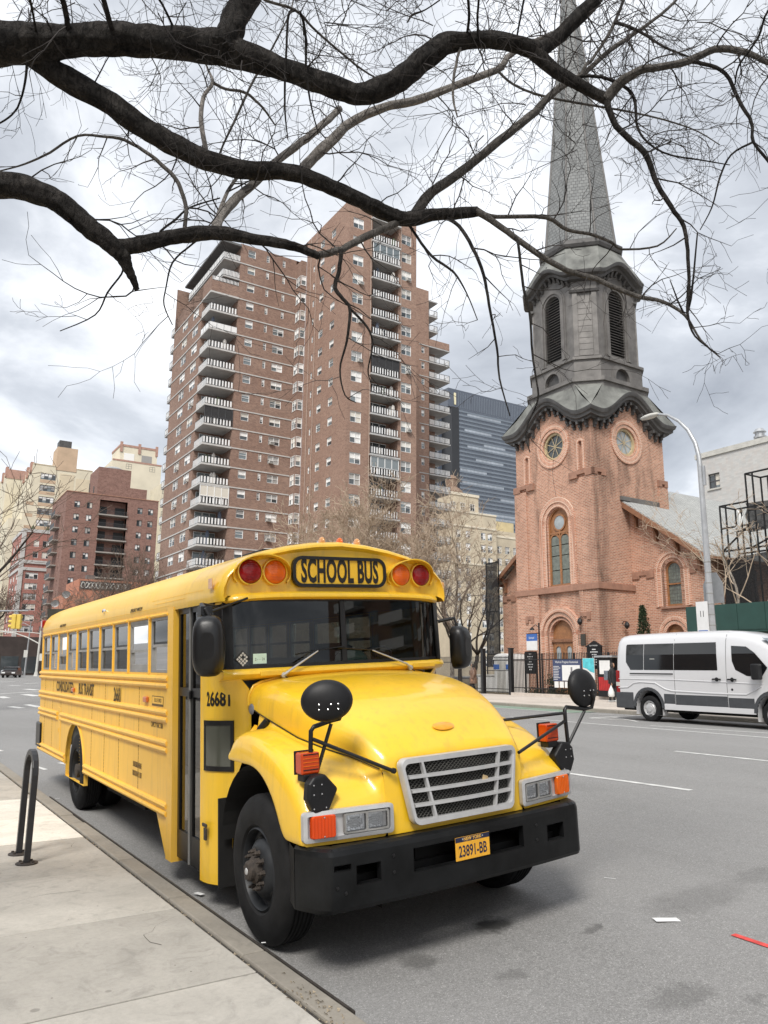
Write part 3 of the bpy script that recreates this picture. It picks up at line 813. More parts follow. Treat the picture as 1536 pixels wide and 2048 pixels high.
# nave behind the tower
NX, NYR, NYL, RZ, EZ = 2.97, -5.15, 11.8, 14.25, 8.30
nv = lambda u, z, d: (NX + d, u, z)
mb = MB()
wall(mb, NYR, NYL, .3, EZ, [('arch', -2.82 - .56, -2.82 + .56, 5.62, 8.2), ('arch', -2.75 - .62, -2.75 + .62, .6, 4.62)], nv, .28)
ym = (NYR + NYL) / 2
for k in range(24):
    a, b = NYR + (NYL - NYR) * k / 24, NYR + (NYL - NYR) * (k + 1) / 24
    gz = lambda y: EZ + (RZ - EZ) * (1 - abs(y - ym) / (ym - NYR))
    mb.quad(nv(a, EZ, 0), nv(b, EZ, 0), nv(b, gz(b), 0), nv(a, gz(a), 0))
mb.quad((NX, NYR, .3), (NX + 26, NYR, .3), (NX + 26, NYR, EZ), (NX, NYR, EZ)); mb.quad((NX, NYL, .3), (NX + 26, NYL, .3), (NX + 26, NYL, EZ), (NX, NYL, EZ))
mb.build('nave_wall', m_brick, church, uv=True)
for s in (-1, 1):
    ye = NYR - .45 if s < 0 else NYL + .45; ze = EZ - .45 * (RZ - EZ) / (ym - NYR)
    mb = MB(); mb.add([(NX - .6, ye, ze + .2), (NX + 26, ye, ze + .2), (NX + 26, ym, RZ + .25), (NX - .6, ym, RZ + .25), (NX - .6, ye, ze + .1), (NX + 26, ye, ze + .1), (NX + 26, ym, RZ + .15), (NX - .6, ym, RZ + .15)],
                      [(0, 1, 2, 3), (4, 5, 6, 7), (0, 1, 5, 4), (1, 2, 6, 5), (2, 3, 7, 6), (3, 0, 4, 7)])
    mb.build('nave_roof', m_roof, church, uv=True)
    mb = MB(); mb.add([(NX - .66, ye, ze - .22), (NX - .55, ye, ze - .22), (NX - .55, ym, RZ - .17), (NX - .66, ym, RZ - .17), (NX - .66, ye, ze + .12), (NX - .55, ye, ze + .12), (NX - .55, ym, RZ + .17), (NX - .66, ym, RZ + .17)],
                      [(0, 1, 2, 3), (4, 5, 6, 7), (0, 1, 5, 4), (1, 2, 6, 5), (2, 3, 7, 6), (3, 0, 4, 7)])
    mb.build('rake_board', m_woodtrim, church)
    mb = MB(); mb.box(NX - .6, NX + 26, ye - .12, ye + .02, ze - .02, ze + .14); mb.build('gutter', m_woodtrim, church)
    for k in range(6):
        f = .10 + k * .155; y = ye + (ym - ye) * f
        if 0 < y < TW and s < 0 and k > 3: continue
        z = ze + (RZ + .1 - ze) * f
        mb = MB(); mb.box(NX - .5, NX, y - .07, y + .07, z - .32, z - .16); mb.box(NX - .2, NX, y - .09, y + .09, z - 1.15, z - .3)
        mb.add([(NX - .45, y - .06, z - .3), (NX - .45, y + .06, z - .3), (NX - .16, y + .06, z - .85), (NX - .16, y - .06, z - .85), (NX - .3, y - .06, z - .3), (NX - .3, y + .06, z - .3), (NX - .1, y + .06, z - .75), (NX - .1, y - .06, z - .75)], [(0, 1, 2, 3), (4, 5, 6, 7), (0, 3, 7, 4), (1, 2, 6, 5), (0, 1, 5, 4)])
        mb.build('eaves_bracket', m_woodtrim, church)
mb = MB(); mb.box(2.3, TD + .05, -.05, 0, 12.1, 12.42); mb.box(2.2, 3.0, -.14, 0, 12.15, 12.4); mb.build('lead_flashing', m_lead, church)
nw = order(nv, 'arch', -2.82, .95, 1.18, 5.62, 8.59, 8.82, -.06, 0, m_brick2); order(nv, 'arch', -2.82, .74, .95, 5.62, 8.38, 8.59, -.02, .08, m_brick2); order(nv, 'arch', -2.82, .54, .74, 5.62, 8.18, 8.38, 0, .2, m_brick2)
order(nv, 'arch', -2.75, .85, 1.08, .6, 4.85, 5.08, -.06, 0, m_brick2); order(nv, 'arch', -2.75, .62, .85, .6, 4.62, 4.85, -.01, .2, m_brick2)
w = empty('arched_nave_window', parent=church)
mb = MB(); band(mb, outline('arch', -2.82 - .42, -2.82 + .42, 5.75, 8.08, 12), outline('arch', -2.82 - .57, -2.82 + .57, 5.6, 8.21, 12), nv, .14, .26); mb.box(NX + .12, NX + .26, -2.82 - .5, -2.82 + .5, 6.85, 6.93); mb.build('frame', m_wood, w)
for z0, z1, kd in ((5.75, 6.86, 'rect'), (6.92, 8.08, 'arch')):
    mb = MB(); p = outline(kd, -2.82 - .43, -2.82 + .43, z0, z1, 12); mb.add([nv(*q, .2) for q in p], [tuple(range(len(p)))]); mb.build('pane', m_leaded, w)
mb = MB()
for k in range(1, 5): mb.box(NX + .185, NX + .198, -2.82 - .42 + k * .168 - .007, -2.82 - .42 + k * .168 + .007, 5.75, 7.95)
for k in range(1, 11): mb.box(NX + .185, NX + .198, -2.82 - .42, -2.82 + .42, 5.75 + k * .2, 5.762 + k * .2)
mb.build('lead_cames', m_lead, w)
mb = MB(); mb.box(NX - .12, NX + .3, -2.82 - .85, -2.82 + .85, 5.5, 5.63); mb.build('sill', m_stone, church)
mb = MB(); mb.box(NX + .2, NX + .26, -2.75 - .62, -2.75 + .62, .6, 4.7); mb.build('side_door', m_wood, church)
stepped(nv, -.02, -1.55, 7.78, 1, -.08); stepped(nv, -4.0, -5.12, 7.78, 1, -.08); stepped(nv, 11.75, 10.4, 7.2, 1, -.08)
mb = MB(); mb.box(6.0, 6.6, .2, .8, 17.0, 18.75); mb.build('chimney', m_brick, church, uv=True)
mb = MB(); mb.box(-.20, -.15, 1.0, 1.55, 3.45, 4.1); mb.build('plaque', m_plaque, church)
mb = MB(); mb.lathe([(.02, .28), (.10, .22), (.16, .05), (.13, -.05), (.02, -.16)], 10, M=T((-.42, 1.15, 4.75))); mb.tube([(-.42, 1.15, 5.0), (-.3, 1.15, 5.12), (-.16, 1.15, 5.0)], .025, 6); mb.build('wall_lantern', black, church)
mb = MB(); mb.lathe([(.02, .28), (.10, .22), (.16, .05), (.13, -.05), (.02, -.16)], 10, M=T((1.75, -.42, 4.55))); mb.tube([(1.75, -.42, 4.8), (1.75, -.2, 4.85), (1.75, -.1, 4.7)], .025, 6); mb.build('wall_lantern', black, church)
# pigeons on the belfry ledge
m_pig = M_('pigeon_grey', (.06, .06, .065), .7, .3, 30)
for k, (x, y, z, a) in enumerate([(-.05, 2.3, 28.02, 0), (-.1, 3.1, 28.15, .5), (.35, .9, 27.25, 1), (-.2, 5.1, 27.3, 2), (1.9, .55, 30.02, 1), (2.6, .5, 30.02, .3), (1.2, .95, 30.02, 2)]):
    mb = MB(); mb.lathe([(.005, -.17), (.05, -.1), (.075, 0), (.06, .07), (.03, .1)], 8, M=Matrix.Rotation(PI / 2 - .5, 4, 'Y')); mb.lathe([(.005, -.045), (.04, -.01), (.03, .035), (.004, .05)], 8, M=T((.1, 0, .1)))
    b = mb.build('pigeon', m_pig, None, smooth=180, M=CH @ T((x, y, z + .07)) @ rotz(a))
    tag(b, 'grey pigeon ' + ['on the curved belfry cornice over the left louvre', 'at the left crest of the curved belfry cornice', 'on the belfry cornice corner nearest the lamp post', 'on the far left tip of the belfry cornice', 'on the spire collar, middle of three', 'on the spire collar, rightmost of three', 'on the spire collar, leftmost of three'][k], 'bird', 'pigeons on the spire collar' if z > 29.2 else 'pigeons on the belfry cornice')
# ================================================================ brick apartment tower
TB = Vector((45.5, 82.2, 0))
tower = tag(empty('apartment_tower', G @ T(TB)), 'tall brown brick apartment tower with white balconies and a re-entrant corner, directly behind the bus', 'apartment building')
m_tb = brick_mat('tower_brick', (.29, .19, .148), (.19, .122, .097), (.38, .30, .245), bw=.34, bh=.12, big=.30, bump=.25, bigscale=.22)
m_tb2 = brick_mat('tower_brick_light', (.34, .215, .162), (.23, .142, .108), (.43, .35, .285), bw=.34, bh=.12, big=.25, bump=.25, bigscale=.22)
m_band = M_('white_band', (.52, .51, .49), .7, .12, 1.5)
m_slab = M_('balcony_concrete', (.44, .435, .425), .8, .15, .8)
m_wframe = M_('white_aluminium', (.82, .82, .81), .4, .06, 3)
m_gl = dark_glass('apartment_glass', (.045, .055, .06), .05, .9)
m_gl2 = dark_glass('apartment_glass_pale', (.16, .19, .20), .08, .9)
_t = NT('window_blind'); _i = _t.node('ShaderNodeObjectInfo'); _t.color(_t.ramp(_i.outputs['Random'], [(0.0, (.80, .79, .76)), (1.0, (.42, .42, .41)), (.35, (.82, .81, .79)), (.6, (.66, .62, .54)), (.8, (.30, .29, .28))])); _t.set(Roughness=.8); m_blind = _t.mat
m_ac = M_('air_conditioner_shell', (.52, .51, .48), .6, .15, 4)
m_rail_dark = M_('railing_dark', (.05, .05, .052), .5, .2, 3)
def P3(x, y, z): return (x - TB.x, y - TB.y, z)
faceY = lambda y: (lambda u, z, d: P3(u, y + d, z))
faceX = lambda x: (lambda u, z, d: P3(x + d, u, z))
LV = [29.15 + 2.746 * k for k in range(-7, 13)]          # slab levels of the right wing
LS = [20.45 + 2.748 * k for k in range(-4, 13)]          # string courses of the left wing
# window meshes, local: x across, y into the wall, z up; origin at lower left corner of the opening
def win_mesh(w, h, cols, rows):
    mb = MB(); f = .07
    mb.box(0, w, -.03, .08, 0, f); mb.box(0, w, -.03, .08, h - f, h); mb.box(0, f, -.03, .08, f, h - f); mb.box(w - f, w, -.03, .08, f, h - f)
    for c in range(1, cols): mb.box(w * c / cols - .035, w * c / cols + .035, -.02, .07, f, h - f)
    for r in range(1, rows): mb.box(f, w - f, -.01, .06, h * r / rows - .025, h * r / rows + .025)
    mb.box(-.05, w + .05, -.09, .1, -.07, 0)
    fr = mb.mesh('window', m_wframe)
    panes = []
    for v in range(5):
        mb = MB()
        for c in range(cols):
            a, b = w * c / cols + .03, w * (c + 1) / cols - .03
            bl = [.35, .55, .5, .95, .6][v] if (v + c) % 3 else [.2, .45, .95, .5, .9][v]
            zb = h - .05 - (h - .1) * bl
            mb.quad((a, .05, .05), (b, .05, .05), (b, .05, zb), (a, .05, zb), 0 if (v + c) % 2 else 1)
            if bl: mb.quad((a, .051, zb), (b, .051, zb), (b, .051, h - .05), (a, .051, h - .05), 2)
        panes.append(mb.mesh('pane', [m_gl, m_gl2, m_blind]))
    return fr, panes
WT = {'double': win_mesh(1.62, 1.48, 2, 2), 'sash': win_mesh(1.15, 1.15, 1, 2), 'slit': win_mesh(.46, 1.1, 1, 3), 'wide': win_mesh(1.7, 1.18, 2, 2), 'stair': win_mesh(1.3, 1.15, 1, 2),
      'stair_small': win_mesh(.55, 1.0, 1, 2), 'long': win_mesh(2.6, 1.35, 2, 2), 'bay': win_mesh(1.36, 1.5, 2, 2), 'bay_small': win_mesh(.78, 1.5, 1, 2), 'flank': win_mesh(.62, 1.1, 1, 2)}
def put_win(kind, x, y, z, axis, root=tower, off=TB, dep=.10):
    fr, pn = WT[kind]
    M = T((x - off.x, y - off.y, z)) if axis == 'y' else T((x - off.x, y - off.y, z)) @ rotz(-PI / 2)
    M = M @ T((0, dep, 0))
    w = inst('window', fr, root, M); inst('pane', rnd.choice(pn), w)
    return w
# openings: axis y = faces -y (runs along x); axis x = faces -x (runs along y, listed by its larger y)
acs = []
# --- right wing
K_X0, K_X1, K_Y = 45.45, 56.3, 82.17
mb = MB(); holes = [('rect', 49.05, 53.3, 8, 62.75)]
for z in LV:
    holes += [('rect', 46.05, 47.67, z - 1.63, z - .15), ('rect', 53.83, 55.45, z - 1.63, z - .15)]
wall(mb, K_X0, K_X1, .5, 64.45, holes, faceY(K_Y), .12)
for z in LV:
    for x in (46.05, 53.83): put_win('double', x, K_Y, z - 1.63, 'y')
holes = []
LT = [z + .05 for z in LV if z < 62.5]
for z in LT:
    for (ya, yb, h) in ((86.05, 87.35, 1.15), (89.4, 90.7, 1.15), (92.3, 92.85, 1.0), (94.1, 95.4 - .1, 1.15)): holes.append(('rect', ya, yb, z - h, z))
wall(mb, K_Y, 95.0, .5, 64.45, [h for h in holes if h[2] < 95], faceX(K_X0), .12)
for z in LT:
    put_win('stair', K_X0, 87.35, z - 1.15, 'x'); put_win('stair', K_X0, 90.7, z - 1.15, 'x'); put_win('stair_small', K_X0, 92.85, z - 1.0, 'x')
mb.quad(P3(K_X0, K_Y, 64.45), P3(K_X1, K_Y, 64.45), P3(K_X1, 97.4, 64.45), P3(K_X0, 97.4, 64.45)); mb.quad(P3(K_X1, K_Y, .5), P3(K_X1, 97.4, .5), P3(K_X1, 97.4, 64.45), P3(K_X1, K_Y, 64.45))
# recess of the balconies
mb.quad(P3(49.05, 84.2, 8), P3(53.3, 84.2, 8), P3(53.3, 84.2, 62.8), P3(49.05, 84.2, 62.8)); mb.quad(P3(49.05, K_Y, 8), P3(49.05, 84.2, 8), P3(49.05, 84.2, 62.8), P3(49.05, K_Y, 62.8)); mb.quad(P3(53.3, K_Y, 8), P3(53.3, 84.2, 8), P3(53.3, 84.2, 62.8), P3(53.3, K_Y, 62.8))
mb.build('right_wing_wall', m_tb2, tower, uv=True)
def railing(segs, hgt=1.02, step=.21, solid=.62):          # segs: list of ((x,y),(x,y)) in plan
    mb = MB()
    for (xa, ya), (xb, yb) in segs:
        L = math.hypot(xb - xa, yb - ya); n = max(2, round(L / step)); dx, dy = (xb - xa) / L, (yb - ya) / L
        def bx(t0, t1, z0, z1, th, mi):
            q = [(xa + dx * t + dy * s, ya + dy * t - dx * s) for t, s in ((t0, -th), (t1, -th), (t1, th), (t0, th))]
            mb.add([(*p, z0) for p in q] + [(*p, z1) for p in q], [(0, 3, 2, 1), (4, 5, 6, 7), (0, 1, 5, 4), (1, 2, 6, 5), (2, 3, 7, 6), (3, 0, 4, 7)], mi)
        bx(0, L, hgt - .05, hgt, .03, 1); bx(0, L, .08, .12, .03, 1)
        for k in range(n):
            w = step * solid
            bx(k * L / n + .02, k * L / n + .02 + w, .14, hgt - .06, .012, 0)
            if k % 5 == 0: bx(k * L / n - .02, k * L / n + .02, 0, hgt, .035, 1)
    return mb
def box_mesh(name, m, *b):
    mb = MB(); mb.box(*b); return mb.mesh(name, m)
sl_r = box_mesh('balcony', m_slab, -.2, 4.45, -.42, 2.0, -.22, 0)
rl_r = railing([((.0, -.34), (4.25, -.34))], step=.40, solid=.42).mesh('railing', [m_wframe, m_rail_dark])
mb = MB()
for a, b in ((.5, 1.5), (1.5, 2.5), (2.6, 3.6)):
    mb.box(a, b, 1.90, 1.96, .05, 2.3, 1)
    mb.box(a + .06, b - .06, 1.87, 1.90, .15, 2.2, 0)
dr_r = mb.mesh('balcony_door', [m_gl, m_wframe])
def glazed(w, side=None):
    mb = MB(); n = 4
    for k in range(n + 1): mb.box(w * k / n - .05, w * k / n + .05, -.30, -.24, 0, 2.5, 1)
    mb.box(0, w, -.30, -.24, 2.42, 2.54, 1); mb.box(0, w, -.30, -.24, 1.0, 1.1, 1)
    mb.quad((0, -.26, 1.05), (w, -.26, 1.05), (w, -.26, 2.45), (0, -.26, 2.45), 0)
    return mb
pl_ms = []
for q, c in enumerate(((.30, .28, .26), (.07, .09, .04), (.55, .52, .48), (.10, .12, .16))):
    mb = MB(); mb.lathe([(.01, 0), (.22, .01), (.26, .45), (.30, .75), (.24, 1.15 + .25 * q), (.05, 1.3 + .3 * q)], 7); pl_ms.append(mb.mesh('planter', M_('balcony_thing', c, .8, .3, 4)))
gz_r = glazed(4.25).mesh('glazed_enclosure', [m_gl2, m_wframe])
m_screen = M_('insect_screen', (.03, .03, .032), .8, .2, 3)
gz_d = glazed(4.25).mesh('screen_enclosure', [m_screen, m_rail_dark])
for k, z in enumerate([62.75] + LV[::-1][1:]):
    b = inst('balcony', sl_r, tower, T(P3(49.05, K_Y, z)))
    if k == 0: continue
    inst('railing', rl_r, b); inst('balcony_door', dr_r, b)
    if k in (2, 13): inst('glazed_enclosure', gz_r, b)
    for _ in range(rnd.randint(0, 2)): inst('planter', rnd.choice(pl_ms), b, T((rnd.uniform(.4, 3.8), rnd.uniform(.1, .8), 0)))
    if k == 8: inst('screen_enclosure', gz_d, b)
# --- left wing
LX, LY, RX = 31.75, 96.74, 35.75
mb = MB(); holes = []
for i, z in enumerate(LS + [56.2, 58.95, 61.6]):
    t = z - .28
    holes += [('rect', 36.9, 38.05, t - 1.15, t), ('rect', 39.75, 40.21, t - 1.12, t - .02)]
    put_win('sash', 36.9, LY, t - 1.15, 'y'); put_win('slit', 39.75, LY, t - 1.12, 'y')
    if z < 51: holes.append(('rect', 41.15, 42.85, t - 1.2, t - .02)); put_win('wide', 41.15, LY, t - 1.2, 'y')
    else: holes.append(('rect', 42.3, 42.76, t - 1.12, t - .02)); put_win('slit', 42.3, LY, t - 1.12, 'y')
wall(mb, RX, 44.55, .5, 61.9, holes, faceY(LY), .12)
bl, br = [], []
for z in LS + [56.2, 58.95]:
    t = z - .12
    bl.append(('rect', 95.2, 96.56, t - 1.5, t)); br.append(('rect', 44.63, 45.41, t - 1.5, t))
    put_win('bay', 44.55, 96.56, t - 1.5, 'x', dep=.03); put_win('bay_small', 44.63, 95.05, t - 1.5, 'y', dep=.03)
wall(mb, 95.05, LY, .5, 61.2, bl, faceX(44.55), .1); wall(mb, 44.55, 45.45, .5, 61.2, br, faceY(95.05), .1)
mb.quad(P3(44.55, 95.05, 61.2), P3(45.45, 95.05, 61.2), P3(45.45, 96.8, 61.2), P3(44.55, 96.8, 61.2))
holes = []
for z in LS:
    t = z - .25
    for y in (104.45, 109.4): holes.append(('rect', y - 2.6, y, t - 1.35, t)); put_win('long', LX, y, t - 1.35, 'x')
wall(mb, 100.35, 113.6, .5, 55.8, holes, faceX(LX), .12)
# recess of the corner balconies, parapet and penthouse
mb.quad(P3(RX, LY, .5), P3(RX, 100.35, .5), P3(RX, 100.35, 61.9), P3(RX, LY, 61.9)); mb.quad(P3(LX, 100.35, .5), P3(RX, 100.35, .5), P3(RX, 100.35, 53.5), P3(LX, 100.35, 53.5))
mb.box(*[v for p in zip(P3(LX, LY, 53.45), P3(RX, LY + .25, 55.15)) for v in p]); mb.box(*[v for p in zip(P3(LX, LY + .25, 53.45), P3(LX + .25, 113.6, 55.8)) for v in p])
mb.quad(P3(35.0, 100.4, 53.4), P3(35.0, 113.6, 53.4), P3(35.0, 113.6, 61.2), P3(35.0, 100.4, 61.2)); mb.quad(P3(RX, LY, 61.9), P3(45.4, LY, 61.9), P3(45.4, 113, 61.9), P3(RX, 113, 61.9))
mb.quad(P3(LX, 113.6, .5), P3(45, 113.6, .5), P3(45, 113.6, 61), P3(LX, 113.6, 61)); mb.quad(P3(LX, LY, 53.44), P3(RX, LY, 53.44), P3(RX, 113.6, 53.44), P3(LX, 113.6, 53.44))
mb.build('left_wing_wall', m_tb, tower, uv=True)
for z in LS + [56.2, 58.95]:
    mb = MB(); mb.box(*[v for p in zip(P3(RX, LY - .07, z - .16), P3(44.52, LY + .01, z)) for v in p])
    if z < 55: mb.box(*[v for p in zip(P3(LX - .07, 100.35, z - .16), P3(LX + .01, 113.7, z)) for v in p])
    mb.build('string_course', m_band, tower)
sl_c = box_mesh('balcony', m_slab, -.1, 4.0, -.1, 3.6, -.24, 0)
fa = MB(); fa.box(-.13, 4.0, -.13, -.10, -.22, .02); fa.box(-.13, -.10, -.10, 3.6, -.22, .02); fa_m = fa.mesh('slab_edge', m_band)
rl_c = railing([((0, 0), (3.95, 0)), ((0, 3.6), (0, 0))], step=.44, solid=.52).mesh('railing', [m_wframe, m_rail_dark])
rl_s = railing([((0, 0), (3.95, 0)), ((0, 3.6), (0, 0))], solid=.98).mesh('railing', [m_wframe, m_rail_dark])
mb = MB()
for a, b in ((.6, 1.6), (1.65, 2.6), (2.65, 3.6)):
    mb.box(a, b, 3.5, 3.56, .05, 2.25, 1); mb.box(a + .06, b - .06, 3.46, 3.5, .12, 2.18, 0)
dr_c = mb.mesh('balcony_door', [m_gl2, m_wframe])
gz_c = glazed(3.95); gz_c = gz_c.mesh('glazed_enclosure', [m_blind, m_wframe]); gz_k = glazed(3.95).mesh('screen_enclosure', [m_screen, m_rail_dark])
for k, z in enumerate(LS):
    b = inst('balcony', sl_c, tower, T(P3(LX, LY, z))); inst('slab_edge', fa_m, b)
    if z < 53: inst('railing', rl_s if k == 15 - 1 else rl_c, b); inst('balcony_door', dr_c, b)
    if k == 5: inst('glazed_enclosure', gz_c, b, T((0, .2, 0)))
    for _ in range(rnd.randint(0, 3)): inst('planter', rnd.choice(pl_ms), b, T((rnd.uniform(.4, 3.4), rnd.uniform(.4, 1.6), 0)))
    if k == 9: inst('screen_enclosure', gz_k, b, T((0, .2, 0)))
rl_t = railing([((0, 0), (3.9, 0))], solid=.55).mesh('railing', [m_wframe, m_rail_dark])
tr = inst('terrace_railing', railing([((0, 0), (3.9, 0)), ((0, 17), (0, 0))], hgt=.75, solid=.5).mesh('railing', [m_wframe, m_rail_dark]), tower, T(P3(LX + .1, LY + .1, 55.15)))
for z, xw in ((56.3, 2.5), (58.95, 2.5)):
    b = inst('balcony', box_mesh('balcony', m_slab, 0, xw, -.1, 15.5, -.22, 0), tower, T(P3(RX - xw, LY, z)))
    inst('railing', railing([((0, 0), (xw, 0)), ((0, 15.4), (0, 0))], solid=.6).mesh('railing', [m_wframe, m_rail_dark]), b)
mb = MB(); mb.box(*[v for p in zip(P3(RX - 3.0, LY - .35, 61.25), P3(RX, 113, 61.55)) for v in p]); mb.build('roof_slab', M_('dark_roof_slab', (.13, .13, .13), .8, .2, 1), tower)
sl_l = box_mesh('balcony', m_slab, -.05, 2.5, 0, 1.5, -.2, 0); rl_l = railing([((0, 1.45), (0, 0))], solid=.5).mesh('railing', [m_wframe, m_rail_dark])
for z in LS:
    b = inst('balcony', sl_l, tower, T(P3(LX, 113.62, z))); inst('railing', rl_l, b)
# --- rear wing at the right
mb = MB(); holes = []
L3 = [40.84 + 2.72 * k for k in range(-10, 6)]
for z in L3[2:]:
    holes.append(('rect', 67.75, 68.37, z - 1.5, z - .4)); put_win('flank', 67.75, 97.4, z - 1.5, 'y')
wall(mb, 56.3, 69.25, .5, 64.3, holes, faceY(97.4), .12)
mb.quad(P3(69.25, 97.4, .5), P3(69.25, 115, .5), P3(69.25, 115, 64.3), P3(69.25, 97.4, 64.3)); mb.quad(P3(56.3, 97.4, 64.3), P3(69.25, 97.4, 64.3), P3(69.25, 115, 64.3), P3(56.3, 115, 64.3))
mb.quad(P3(69.25, 99.6, .5), P3(72.0, 99.6, .5), P3(72.0, 99.6, 54.4), P3(69.25, 99.6, 54.4)); mb.box(*[v for p in zip(P3(69.26, 97.3, 54.5), P3(73.4, 97.55, 55.7)) for v in p]); mb.box(*[v for p in zip(P3(73.15, 97.56, 54.5), P3(73.4, 101.5, 55.7)) for v in p])
mb.build('rear_wing_wall', m_tb2, tower, uv=True)
sl_w = box_mesh('balcony', m_slab, 0, 4.2, -.15, 3.9, -.2, 0); rl_w = railing([((0, -.08), (4.1, -.08)), ((4.1, -.08), (4.1, 3.8))], solid=.45).mesh('railing', [m_wframe, m_rail_dark])
sl_u = box_mesh('balcony', m_slab, 0, 1.75, -.15, 3.9, -.2, 0); rl_u = railing([((0, -.08), (1.65, -.08)), ((1.65, -.08), (1.65, 3.8))], solid=.35).mesh('railing', [m_wframe, m_rail_dark])
for z in L3:
    b = inst('balcony', sl_w, tower, T(P3(69.26, 97.4, z)))
    if z < 54: inst('railing', rl_w, b); inst('balcony_door', dr_r, b, T((0, .85, 0)))
    mb = MB(); mb.box(*[v for p in zip(P3(67.3, 97.33, z - .12), P3(69.25, 97.41, z)) for v in p]); mb.build('string_course', m_band, tower)
for z in (57.2, 59.9, 62.6):
    b = inst('balcony', sl_u, tower, T(P3(69.26, 97.4, z)))
    if z < 62: inst('railing', rl_u, b)
# window air conditioners: things of their own
ac_b = MB(); ac_b.box(-.32, .32, -.42, .02, 0, .40); ac_me = ac_b.mesh('air_conditioner', m_ac)
gr_b = MB(); gr_b.box(-.26, .26, -.425, -.421, .06, .34); gr_me = gr_b.mesh('grille', M_('ac_grille', (.2, .2, .19), .7, .2, 10))
def ac(x, y, z, axis, label, group):
    o = inst('air_conditioner', ac_me, None, G @ T((x, y, z)) @ (rotz(-PI / 2) if axis == 'x' else Matrix.Identity(4)))
    inst('grille', gr_me, o); tag(o, label, 'air conditioner', group)
ORD = ['topmost', 'second from the top', 'third from the top', 'fourth from the top', 'lowest']
def acrow(items, where, group):
    n = len(items)
    for i, (x, y, z, ax) in enumerate(items): ac(x, y, z, ax, 'white window air conditioner %s, %s there' % (where, 'lowest' if i == n - 1 else ORD[i]), group)
acrow([(x, K_Y + .06, LV[::-1][k + 1] - 1.6, 'y') for k, x in ((1, 54.9), (6, 54.9), (9, 55.0))], 'right of the balcony column', 'air conditioners right of the balcony column')
acrow([(47.3, K_Y + .06, LV[::-1][k] - 1.6, 'y') for k in (3, 5, 7)], 'left of the balcony column', 'air conditioners left of the balcony column')
acrow([(41.6, LY + .06, LS[k] - 1.46, 'y') for k in (9, 8, 5, 4)], 'beside the tower\'s inner corner', 'air conditioners beside the inner corner')
acrow([(LX + .06, 102.2 if k % 2 else 107.2, LS[k] - 1.58, 'x') for k in (11, 8, 7, 6, 5)], 'on the tower\'s left flank', 'air conditioners on the left flank of the tower')
m_rope = M_('pale_rope', (.55, .45, .38), .8, .1, 3)
for (x, y, z0, z1, w) in ((45.3, 93.4, 10, 64.4, 'inner corner'), (45.3, 91.6, 12, 64.4, 'inner corner'), (48.75, 82.0, 8, 64.4, 'front face'), (53.62, 82.0, 8, 64.4, 'front face')):
    mb = MB(); mb.tube([(0, 0, z0), (.0, -.05, (z0 + z1) / 2), (0, 0, z1)], .03, 4)
    tag(mb.build('hanging_rope', m_rope, M=G @ T((x, y, 0))), {93.4: 'pale rope hanging down the tower right in its inner corner', 91.6: 'pale rope hanging down the tower flank just outside the inner corner'}.get(y, 'pale rope hanging down the tower along the left of the balcony stack' if x < 50 else 'pale rope hanging down the tower along the right of the balcony stack'), 'rope', 'ropes hanging at the ' + w)
# ================================================================ far buildings
def win_set(w, h, cols, rows, fm, gm, f=.07):
    mb = MB(); mb.box(0, w, 0, .08, 0, f); mb.box(0, w, 0, .08, h - f, h); mb.box(0, f, 0, .08, f, h - f); mb.box(w - f, w, 0, .08, f, h - f)
    for c in range(1, cols): mb.box(w * c / cols - .05, w * c / cols + .05, .01, .08, f, h - f)
    for r in range(1, rows): mb.box(f, w - f, .02, .07, h * r / rows - .04, h * r / rows + .04)
    fr = mb.mesh('window', fm); ps = []
    for v in range(4):
        mb = MB()
        for c in range(cols):
            a, b = w * c / cols, w * (c + 1) / cols; bl = [(.3, .6, .3, .8), (.7, .4, .6, .2), (.1, .8, .7, .5), (.9, .6, .3, .7)][v][c % 4]; zb = h * (1 - bl)
            mb.quad((a, .06, 0), (b, .06, 0), (b, .06, zb), (a, .06, zb), (v + c) % 2)
            if bl: mb.quad((a, .06, zb), (b, .06, zb), (b, .06, h), (a, .06, h), 2)
        ps.append(mb.mesh('pane', gm))
    return fr, ps
GM = [m_gl, m_gl2, m_blind]
def put(ws, root, x, y, z, axis='y'):
    fr, ps = ws
    w = inst('window', fr, root, T((x, y, z)) @ (rotz(-PI / 2) if axis == 'x' else Matrix.Identity(4)) @ T((0, .12, 0))); inst('pane', rnd.choice(ps), w)
def fwall(mb, x0, x1, y0, y1, z1, hy, hx, z0=.3, roof=True, mi=0):    # a block: front (y0) and left (x0) sheets with holes, plain back, right, roof
    wall(mb, x0, x1, z0, z1, hy, lambda u, z, d: (u, y0 + d, z), .2, mi); wall(mb, y0, y1, z0, z1, hx, lambda u, z, d: (x0 + d, u, z), .2, mi)
    mb.quad((x1, y0, z0), (x1, y1, z0), (x1, y1, z1), (x1, y0, z1), mi); mb.quad((x0, y1, z0), (x1, y1, z0), (x1, y1, z1), (x0, y1, z1), mi)
    if roof: mb.quad((x0, y0, z1 - .6), (x1, y0, z1 - .6), (x1, y1, z1 - .6), (x0, y1, z1 - .6), mi)
m_dfr = M_('dark_window_frame', (.08, .08, .085), .5, .1, 3)
